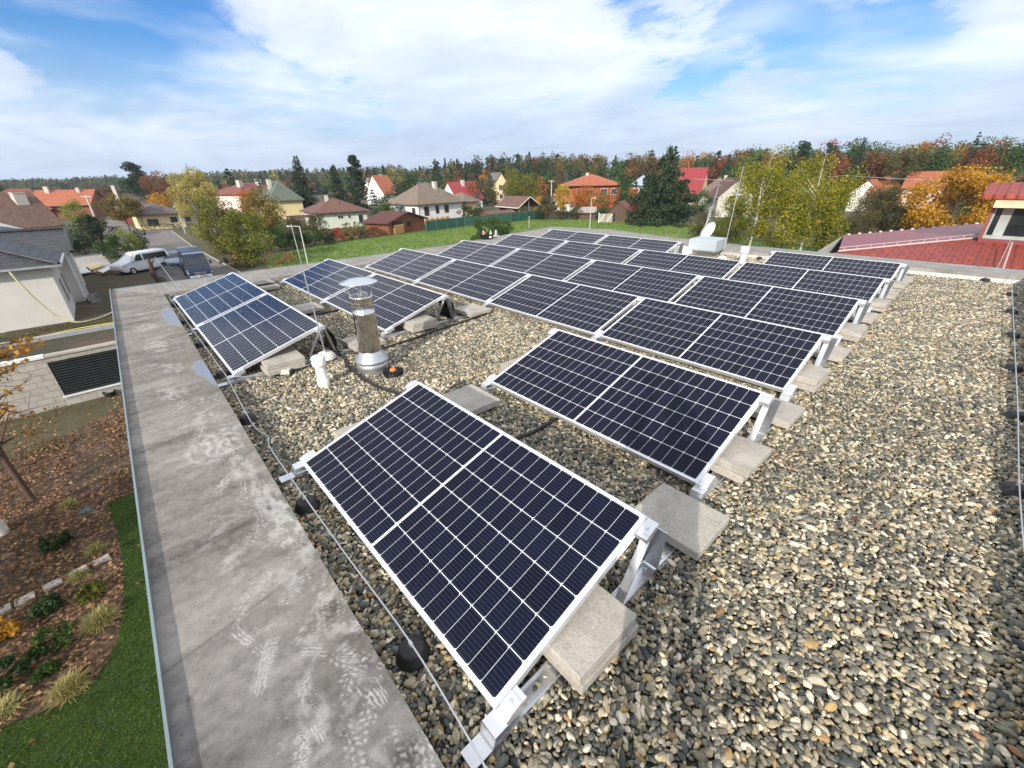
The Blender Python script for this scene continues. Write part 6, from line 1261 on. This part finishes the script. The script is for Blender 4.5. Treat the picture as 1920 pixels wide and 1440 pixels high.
# (image column, distance to the wood edge, top height, mix of colours)
prof_w = [(-80, 620, 13, 0), (60, 620, 13, 0), (200, 600, 15, 1), (330, 560, 15, 1), (440, 470, 18, 1), (560, 400, 17, 2), (700, 330, 17, 2), (800, 300, 17, 3), (860, 230, 18, 4), (960, 215, 18.5, 4), (1060, 205, 18, 3), (1150, 200, 17.5, 5), (1250, 190, 18, 5), (1330, 172, 16.5, 6), (1440, 165, 16.5, 6), (1540, 160, 17, 7), (1660, 158, 16.3, 8), (1760, 158, 16.6, 7), (1860, 160, 16.2, 9), (2060, 160, 16, 9)]
pal = {'dk': (.016, .032, .014), 'pn': (.026, .046, .024), 'gr': (.05, .085, .022), 'ol': (.085, .085, .03), 'yl': (.17, .15, .035), 'or': (.21, .095, .028), 'ru': (.13, .052, .022), 'rd': (.17, .05, .025), 'br': (.10, .065, .032)}
mixes = [['ol', 'pn', 'ol', 'gr', 'br'], ['gr', 'pn', 'ol', 'ol', 'gr', 'br', 'ol'], ['gr', 'ol', 'pn', 'dk', 'yl', 'br'], ['gr', 'ol', 'pn', 'or', 'dk', 'yl', 'br'], ['pn', 'dk', 'pn', 'dk', 'gr', 'ru'], ['pn', 'gr', 'or', 'ru', 'dk', 'ol', 'br'], ['ru', 'gr', 'or', 'pn', 'gr', 'ol', 'pn'], ['ru', 'rd', 'gr', 'gr', 'pn', 'ol', 'pn'], ['ru', 'or', 'ru', 'gr', 'gr', 'ol', 'yl'], ['pn', 'gr', 'gr', 'pn', 'ol', 'ru']]
Vs, Cs = [], []
def wood_tree(P0, H, R, kind, colr, n, ls):
    C_ = crown_pts(kind, H, R, n, rg, .12)+[P0[0], P0[1], G]; V_, F_ = cards(C_, ls, rg); k_ = rg.uniform(.7, 1.9, (len(C_), 1))*np.array(colr)[None]*rg.uniform(.85, 1.35)
    Vs.append(V_); Cs.append(np.repeat(k_, 4, axis=0))
xs_ = [p[0] for p in prof_w]
x = -80.0
while x < 2050:
    D = np.interp(x, xs_, [p[1] for p in prof_w]); Ht = np.interp(x, xs_, [p[2] for p in prof_w]); mi = prof_w[int(np.argmin([abs(p[0]-x+rg.normal()*40) for p in prof_w]))][3]
    pxm = None
    for row in range(5):
        DD = D*(1+.035*row)+rg.normal()*3+row*5; P0 = far(x+rg.normal()*6, DD); dp = depth(P0); R = rg.uniform(3.2, 5.6)*(1.25 if D > 400 else 1)
        key = mixes[mi][rg.integers(len(mixes[mi]))]; H = Ht*rg.uniform(.80, 1.10)*(1+.03*row); con = key in ('dk', 'pn') and rg.random() < .55
        H *= .90; ls = max(.5, dp*.0041); n = int(min(2200, max(150, 2*R*H/ls**2*4.2)))
        wood_tree(P0, H*(1.03 if con else 1), R*(.6 if con else 1), 'pine' if con and rg.random() < .6 else ('conifer' if con else 'round'), pal[key], n, ls)
    x += 6.2*FPX/max(60, depth(far(x, D)))*.62
# scattered garden trees between the houses and the wood
for i in range(260):
    x = rg.uniform(-60, 1900)
    if 1560 < x < 1790 or 1255 < x < 1330: continue
    D = np.interp(x, xs_, [p[1] for p in prof_w]); DD = D*rg.uniform(.62, .97); P0 = far(x, DD); mi = int(rg.integers(1, 7)); key = mixes[mi][rg.integers(len(mixes[mi]))]
    H = rg.uniform(5, 10); R = H*rg.uniform(.28, .42); ls = max(.5, depth(P0)*.0045); wood_tree(P0, H, R, 'conifer' if key in ('dk', 'pn') else 'round', pal[key], int(min(1400, max(150, 2*R*H/ls**2*5))), ls)
V_ = np.concatenate(Vs); C_ = np.concatenate(Cs); n_ = len(V_)//4
me = fast_mesh('distant_woods', V_, np.arange(4*n_).reshape(n_, 4), None); ca = me.color_attributes.new('tint', 'FLOAT_COLOR', 'POINT')
ca.data.foreach_set('color', np.concatenate([C_, np.ones((len(C_), 1))], 1).astype(np.float32).ravel())
m, t = new_mat('wood_foliage'); va = t.n('ShaderNodeVertexColor'); va.layer_name = 'tint'
p = t.n('ShaderNodeBsdfPrincipled'); t.inp(p.inputs['Base Color'], va.outputs[0]); p.inputs['Roughness'].default_value = .7; p.inputs['Specular IOR Level'].default_value = .2
tr = t.n('ShaderNodeBsdfTranslucent'); t.inp(tr.inputs[0], va.outputs[0]); mx = t.n('ShaderNodeMixShader'); mx.inputs[0].default_value = .2; t.inp(mx.inputs[1], p); t.inp(mx.inputs[2], tr); t.inp(t.n('ShaderNodeOutputMaterial').inputs[0], mx)
me.materials.append(m); o_ = link(bpy.data.objects.new('distant_woods', me)); tag(o_, 'mixed autumn woods closing the view behind the village', 'woods', kind='stuff')
print('wood quads', n_)

# ------------------------------------------------------------------ garden below the left parapet
P_ = at(6, 1000); b = MB(); b.tube([(0, 0, -.2), (.02, -.05, 1.2), (.0, -.25, 3.0), (-.2, -.7, 5.5), (-.3, -1.1, 7.6)], [.16, .13, .12, .09, .03], 12)
bt = thing('birch_tree', 'garden birch with white trunk at the far left, over the leaf litter', 'tree', (P_[0], P_[1], G)); part('trunk', b, Bk_b, bt)
C_ = crown_pts('airy', 8.6, 2.3, 5200, np.random.default_rng(6), .42)+[-.2, -1.5, 0]; V_, F_ = cards(C_, .15, rg); me = fast_mesh('crown', V_, F_, LM['birch']); c_ = link(bpy.data.objects.new('crown', me)); c_.parent = bt
# oak with sparse orange leaves whose outer twigs reach into the picture
Pt = np.array([-13.9, -4.5, G]); b = MB(); rd = random.Random(9); br_ends = []
b.tube([(0, 0, -.2), (.1, .0, 1.5), (.0, .1, 3.6), (.1, .1, 5.4)], [.085, .07, .05, .02], 8)
for k in range(30):
    z = rd.uniform(2.2, 5.0); a = rd.uniform(0, 6.28); ln_ = rd.uniform(.9, 2.3); e = Vector((math.cos(a)*ln_, math.sin(a)*ln_, z+rd.uniform(-.25, .55))); mid = Vector((math.cos(a+.2)*ln_*.5, math.sin(a+.2)*ln_*.5, z+.12))
    b.tube([(0, .1, z-.25), mid, e], [.032, .016, .004], 5, cap=False); br_ends += [(mid, e)]
    for q_ in range(4):
        s_ = mid.lerp(e, rd.uniform(0, .8)); f_ = s_+Vector((rd.uniform(-.6, .6), rd.uniform(-.5, .6), rd.uniform(-.2, .4))); b.tube([s_, f_], [.008, .003], 4, cap=False); br_ends.append((s_, f_))
ok = thing('oak_tree', 'young tree with sparse orange leaves and bare twigs at the left edge', 'tree', tuple(Pt)); part('trunk', b, mat('twig_bark', (.10, .06, .045), .9), ok)
C_ = []
for (s_, f_) in br_ends:
    if rd.random() < .42:
        for q_ in range(rd.randint(10, 30)): p_ = s_.lerp(f_, rd.uniform(.35, 1.1)); C_.append((p_.x+rd.gauss(0, .09), p_.y+rd.gauss(0, .09), p_.z+rd.gauss(0, .07)))
V_, F_ = cards(np.array(C_), .13, rg, .7); me = fast_mesh('crown', V_, F_, leaf_mat('leaves_oak', [(.20, .09, .02), (.45, .22, .04), (.60, .38, .08)], .35)); c_ = link(bpy.data.objects.new('crown', me)); c_.parent = ok
# tall neighbours' trees just outside the left edge: they shade the garden
tree('green garden tree beyond the left edge of the view, shading the flower bed', (-7.5, -11.0), 8.3, 3.0, 'round', 'mixed', n=5000, ls=.3, z0=.2)
# stepping stones, disc
sl = None
for k, (x, y) in enumerate([(192, 1053), (150, 1074), (101, 1099), (49, 1126), (3, 1149)]):
    P_ = at(x, y)
    if sl is None: b = MB(); b.box(-.16, .16, -.11, .11, 0, .06); sl = single('stepping_stone', b, M_slab, 'x', 'stepping stone', world=False, group='row of stepping stones through the flower bed', bev=.008); o_ = sl
    else: o_ = sl.copy(); link(o_)
    o_.location = (*P_[:2], G+.02); A_, B_ = at(49, 1126), at(192, 1053); o_.rotation_euler = (0, 0, math.atan2(B_[1]-A_[1], B_[0]-A_[0])+rd.uniform(-.1, .1)); o_['label'] = 'flat stone in the flower bed, %s from the lawn' % ['first', 'second', 'third', 'fourth', 'fifth'][k]
b = MB(); b.lathe([(.19, 0), (.19, .03), (0, .035)], 20); single('round_cover', b, mat('teal_plastic', (.10, .20, .19), .6), 'round teal cover on the leaf litter above the lawn tip', 'cover', tuple(at(164, 957)), world=False)
def tuft(label, x, y, R, H, leaf, n, name='grass_tuft', cat='ornamental grass', asp=.10, ls=None):
    P_ = at(x, y); seedc[0] += 1; r2 = np.random.default_rng(seedc[0]); a = r2.uniform(0, 6.283, n); tl = r2.random(n)**.6
    D_ = np.stack([np.cos(a)*tl, np.sin(a)*tl, 1.15-tl*.75], 1); D_ /= np.linalg.norm(D_, axis=1)[:, None]; ln_ = r2.uniform(.5, 1, n)[:, None]*H
    base_ = np.stack([r2.normal(size=n)*R*.18, r2.normal(size=n)*R*.18, np.zeros(n)], 1); tip = base_+D_*ln_*np.array([R/H, R/H, 1]); tip[:, 2] -= (tl**2*H*.25); sd = np.cross(D_, [0, 0, 1.0]); sd /= np.linalg.norm(sd, axis=1)[:, None]+1e-6; md = (base_+tip)/2+[0, 0, H*.12]; w_ = .006
    V_ = np.stack([base_, md+sd*w_, tip, md-sd*w_], 1).reshape(-1, 3); me = fast_mesh(name, V_, np.arange(4*n).reshape(n, 4), LM[leaf]); o_ = link(bpy.data.objects.new(name, me)); o_.location = (P_[0], P_[1], G+.02); return tag(o_, label, cat)
LM['palegrass'] = leaf_mat('pale_grass', [(.16, .15, .05), (.32, .29, .11), (.46, .42, .20)], .2)
tuft('pale yellow grass tuft nearest the lawn edge', 192, 1168, .42, .42, 'palegrass', 900); tuft('pale grass tuft at the bottom of the flower bed', 134, 1296, .40, .36, 'palegrass', 900)
tuft('greenish grass tuft above the first stepping stone', 183, 1036, .32, .32, 'palegrass', 600); tuft('faint pale grass tuft near the teal cover', 132, 950, .30, .28, 'palegrass', 500); tuft('small grass tuft at the second stepping stone', 150, 1086, .28, .3, 'palegrass', 500); tuft('pale leaf spray at the lower left edge', 8, 1335, .45, .22, 'palegrass', 400)
for (x, y, R, H, lf, l_) in [(106, 1212, .42, .5, 'green', 'bright green leafy plant in the middle of the flower bed'), (112, 1026, .38, .42, 'dkgreen', 'dark green shrub above the stepping stones'), (172, 1120, .30, .32, 'yelgreen', 'light green plant below the second stepping stone'), (38, 1266, .50, .4, 'dkgreen', 'dark green spreading plant at the lower left'), (12, 1196, .32, .4, 'gold', 'yellow leaved plant at the left edge'), (92, 1265, .22, .28, 'green', 'small green plant below the bright leafy one'), (100, 1150, .30, .4, 'dkgreen', 'dim green plant above the bright leafy one')]:
    tree(l_, at(x, y), H, R, 'bush', lf, n=900, ls=.075, z0=0, name='garden_plant', cat='plant', trunk=False)
# fallen leaves and lawn blades (uncountable)
def inside(px_, py_, poly):
    c_ = np.zeros(len(px_), bool); j = len(poly)-1
    for i in range(len(poly)):
        xi, yi = poly[i]; xj, yj = poly[j]; k_ = ((yi > py_) != (yj > py_)) & (px_ < (xj-xi)*(py_-yi)/(yj-yi+1e-12)+xi); c_ ^= k_; j = i
    return c_
n_ = 26000; lx, ly = rg.uniform(-24, -1.6, n_), rg.uniform(-9, -.9, n_); inl = inside(lx, ly, lawn); keep = (~inl | (rg.random(n_) < .04)) & ((vnoise(lx, ly, 1.1, 8) > .50) | (rg.random(n_) < .25)); lx, ly = lx[keep], ly[keep]
keep = ~((lx < -18.2) & (rg.random(len(lx)) < .6)); lx, ly = lx[keep], ly[keep]
V_, F_ = cards(np.stack([lx, ly, np.full(len(lx), G+.07)+rg.random(len(lx))*.03], 1), .085, rg, .75, flat=.75); LM['litter'] = leaf_mat('fallen_leaves', [(.06, .035, .018), (.15, .075, .035), (.27, .155, .075), (.44, .30, .16)], .15)
me = fast_mesh('fallen_leaves', V_, F_, LM['litter']); tag(link(bpy.data.objects.new('fallen_leaves', me)), 'fallen brown and orange leaves littering the garden bed', 'fallen leaves', kind='stuff')
n_ = 90000; lx, ly = rg.uniform(-13, -2.0, n_), rg.uniform(-5.2, -.9, n_); k_ = inside(lx, ly, lawn); lx, ly = lx[k_], ly[k_]
C_ = np.stack([lx, ly, np.full(len(lx), G+.06)], 1); LM['lawnb'] = leaf_mat('lawn_blades', [(.025, .050, .006), (.065, .105, .012), (.12, .165, .028)], .25); V_, F_ = cards(C_, .07, rg, .14, droop=np.array([0, 0, .8]))
me = fast_mesh('lawn_grass', V_, F_, LM['lawnb']); tag(link(bpy.data.objects.new('lawn_grass', me)), 'short green lawn grass below the left parapet', 'grass', kind='stuff')
n_ = 30000; lx, ly = rg.uniform(-37, -17, n_), rg.uniform(-8, .8, n_); k_ = (vnoise(lx, ly, 1.6, 12) > .45); lx, ly = lx[k_], ly[k_]
inb = (lx > -26.5) & (lx < -18); C_ = np.stack([lx, ly, np.full(len(lx), G+.06)], 1); k_ = ~((np.abs(lx+21) < 3.4)); C_ = C_[k_]; V_, F_ = cards(C_, .16, rg, .16, droop=np.array([0, 0, .7]))
LM['weed'] = leaf_mat('weeds', [(.04, .045, .015), (.09, .09, .03), (.17, .13, .06)], .2); me = fast_mesh('weeds', V_, F_, LM['weed']); tag(link(bpy.data.objects.new('weeds', me)), 'scrubby weeds and dry grass on the strip by the cream walled house', 'weeds', kind='stuff')

n_ = 60000; lx, ly = rg.uniform(-75, -5, n_), rg.uniform(8, 75, n_); k_ = inside(lx, ly, [tuple(map(float, p)) for p in fld]) & ((lx-CAM[0])**2+(ly-CAM[1])**2 > 20**2); lx, ly = lx[k_], ly[k_]
V_, F_ = cards(np.stack([lx, ly, np.full(len(lx), G+.08)], 1), .24, rg, .45, droop=np.array([0, 0, .35])); LM['fieldg'] = leaf_mat('field_tufts', [(.05, .10, .012), (.11, .18, .02), (.22, .26, .05)], .25)
me = fast_mesh('field_grass', V_, F_, LM['fieldg']); tag(link(bpy.data.objects.new('field_grass', me)), 'uneven grass tufts of the field beyond the roof', 'grass', kind='stuff')
n_ = 240; lx, ly = rg.uniform(-6.5, 3.4, n_), rg.uniform(-.2, 11.0, n_); k_ = (ly < .25) | (rg.random(n_) < .35); lx, ly = lx[k_], ly[k_]
V_, F_ = cards(np.stack([lx, ly, np.full(len(lx), .014)], 1), .042, rg, .6, flat=.8); me = fast_mesh('blown_leaves', V_, F_, LM['litter']); tag(link(bpy.data.objects.new('blown_leaves', me)), 'small dry leaves blown onto the roof pebbles', 'leaves', kind='stuff')
for (a_, c_, l_) in ((far(1560, 120, 1.2), far(1990, 118, .6), 'overhead wire crossing in front of the orange roofs at the right'), (far(1290, 105, 1.0), far(1560, 120, 1.2), 'overhead wire above the weathered pyramid roof')):
    wire('overhead_wire', [tuple(a_), tuple((a_+c_)/2-[0, 0, .7]), tuple(c_)], .03, M_lamp, l_, 'wire')

# ------------------------------------------------------------------ the photographer, standing on the parapet behind the view; only the shadow on slab and pebbles shows
def skinned(name, nodes, edges, m, parent, sub=2):
    me = bpy.data.meshes.new(name); me.from_pydata([n[:3] for n in nodes], edges, []); me.materials.append(m)
    o_ = link(bpy.data.objects.new(name, me)); o_.parent = parent; md = o_.modifiers.new('skin', 'SKIN'); md.use_smooth_shade = True
    for i_, n in enumerate(nodes):
        sv = me.skin_vertices[0].data[i_]; r_ = n[3]; sv.radius = (r_, r_*(n[4] if len(n) > 4 else 1)); sv.use_root = (i_ == 0)
    ss = o_.modifiers.new('sub', 'SUBSURF'); ss.levels = sub; ss.render_levels = sub; return o_
fh = np.array([fw[0], fw[1]]); fh /= np.linalg.norm(fh); pc_ = CAM[:2]-fh*.40+np.array([.075, .02])
ps = thing('person', 'person in dark jacket and grey trousers standing on the parapet, holding a phone up', 'person', (float(pc_[0]), float(pc_[1]), PH+.005), math.atan2(fh[1], fh[0])-math.pi/2)
M_skin = mat('skin', (.50, .31, .23), .55, 0, .05); M_jack = mat('jacket_cloth', (.035, .04, .055), .85, 0, .15, 20); M_trou = mat('trouser_cloth', (.12, .12, .13), .85, 0, .15, 20); M_hair = mat('hair_brown', (.05, .03, .02), .6); M_shoe = mat('shoe_leather', (.04, .03, .025), .5)
bn = [(0, 0, .95, .135, .8), (0, 0, 1.12, .125, .8), (0, .0, 1.33, .15, .75), (0, 0, 1.47, .055), (0, .01, 1.55, .06), (0, .025, 1.62, .078), (0, .015, 1.71, .082), (0, .0, 1.77, .05)]
be = [(0, 1), (1, 2), (2, 3), (3, 4), (4, 5), (5, 6), (6, 7)]; jn = [(0, 0, .92, .165, .8), (0, 0, 1.12, .155, .8), (0, 0, 1.34, .175, .75), (0, 0, 1.46, .075)]; je = [(0, 1), (1, 2), (2, 3)]; tn = [(0, 0, .96, .15, .8)]; te = []
for s_ in (-1, 1):
    k = len(bn); bn += [(s_*.17, 0, 1.41, .058), (s_*.27, .13, 1.33, .046), (s_*.20, .25, 1.52, .036), (s_*.095, .335, 1.69, .026), (s_*.085, .36, 1.735, .030, .6)]; be += [(2, k), (k, k+1), (k+1, k+2), (k+2, k+3), (k+3, k+4)]
    k = len(bn); bn += [(s_*.10, 0, .86, .085), (s_*.115, .02, .48, .058), (s_*.12, -.01, .10, .040), (s_*.125, .12, .045, .036)]; be += [(0, k), (k, k+1), (k+1, k+2), (k+2, k+3)]
    k = len(jn); jn += [(s_*.17, 0, 1.41, .078), (s_*.27, .13, 1.33, .064), (s_*.20, .25, 1.52, .052), (s_*.105, .322, 1.665, .040)]; je += [(2, k), (k, k+1), (k+1, k+2), (k+2, k+3)]
    k = len(tn); tn += [(s_*.10, 0, .84, .105), (s_*.115, .02, .48, .078), (s_*.12, -.01, .12, .068)]; te += [(0, k), (k, k+1), (k+1, k+2)]
body = skinned('body', bn, be, M_skin, ps); skinned('jacket', jn, je, M_jack, ps); skinned('trousers', tn, te, M_trou, ps)
for s_ in (-1, 1):
    skinned('shoe', [(s_*.12, -.06, .045, .042), (s_*.122, .03, .045, .045), (s_*.128, .15, .035, .038)], [(0, 1), (1, 2)], M_shoe, ps)
    hn = [(s_*.085, .36, 1.735, .020)]; he = []
    for q_ in range(4):      # four fingers curl round the back of the phone, the thumb lies on its near side
        k = len(hn); zz_ = 1.715+q_*.022; hn += [(s_*.100, .385, zz_, .0095), (s_*.094, .408, zz_+.004, .0088), (s_*(.062-.003*abs(q_-1.5)), .412, zz_+.006, .0080)]; he += [(0, k), (k, k+1), (k+1, k+2)]
    k = len(hn); hn += [(s_*.078, .365, 1.715, .0105), (s_*.050, .372, 1.735, .0095), (s_*.035, .376, 1.748, .0085)]; he += [(0, k), (k, k+1), (k+1, k+2)]
    skinned('hand', hn, he, M_skin, body, 1)
    b = MB(); b.lathe([(0, -.006), (.011, 0), (0, .006)], 10, Matrix.Translation((s_*.031, .098, 1.675)) @ Matrix.Rotation(math.pi/2, 4, 'X')); part('eye', b, mat('eye_dark', (.03, .02, .015), .2), body)
    b = MB(); b.lathe([(.0, -.008), (.022, -.006), (.026, .0), (.02, .006), (0, .008)], 12, Matrix.Translation((s_*.083, .01, 1.665)) @ Matrix.Rotation(math.pi/2, 4, 'Y')); part('ear', b, M_skin, body)
skinned('nose', [(0, .092, 1.675, .009), (0, .112, 1.648, .013)], [(0, 1)], M_skin, body, 1); b = MB(); b.box(-.022, .022, .094, .101, 1.608, 1.616); part('mouth', b, mat('lip', (.40, .16, .13), .5), body, bev=.003)
skinned('hair', [(0, .045, 1.745, .060), (0, -.015, 1.745, .086), (0, -.05, 1.68, .070), (0, -.05, 1.61, .045)], [(0, 1), (1, 2), (2, 3)], M_hair, body)
ph = thing('phone', 'black phone held up in both hands', 'phone', tuple(CAM-fw*.024)); ph.rotation_euler = cam.rotation_euler = cam.matrix_world.to_euler(); b = MB(); b.box(-.075, .075, -.037, .037, -.004, .004); part('case', b, M_black, ph, bev=.003)
b = MB(); b.box(-.070, .070, -.033, .033, .0042, .0052); part('screen', b, M_glass, ph)

# ------------------------------------------------------------------ air
b = MB(); b.box(-1500, 700, -700, 1300, G-1, 60)
m, t = new_mat('haze_air'); pv_ = t.n('ShaderNodeVolumePrincipled'); pv_.inputs['Color'].default_value = (.80, .88, 1.0, 1); pv_.inputs['Density'].default_value = HAZE; pv_.inputs['Anisotropy'].default_value = .3
t.inp(t.n('ShaderNodeOutputMaterial').inputs['Volume'], pv_.outputs[0])
single('haze', b, m, 'thin autumn haze over the village and woods', 'haze', kind='stuff')
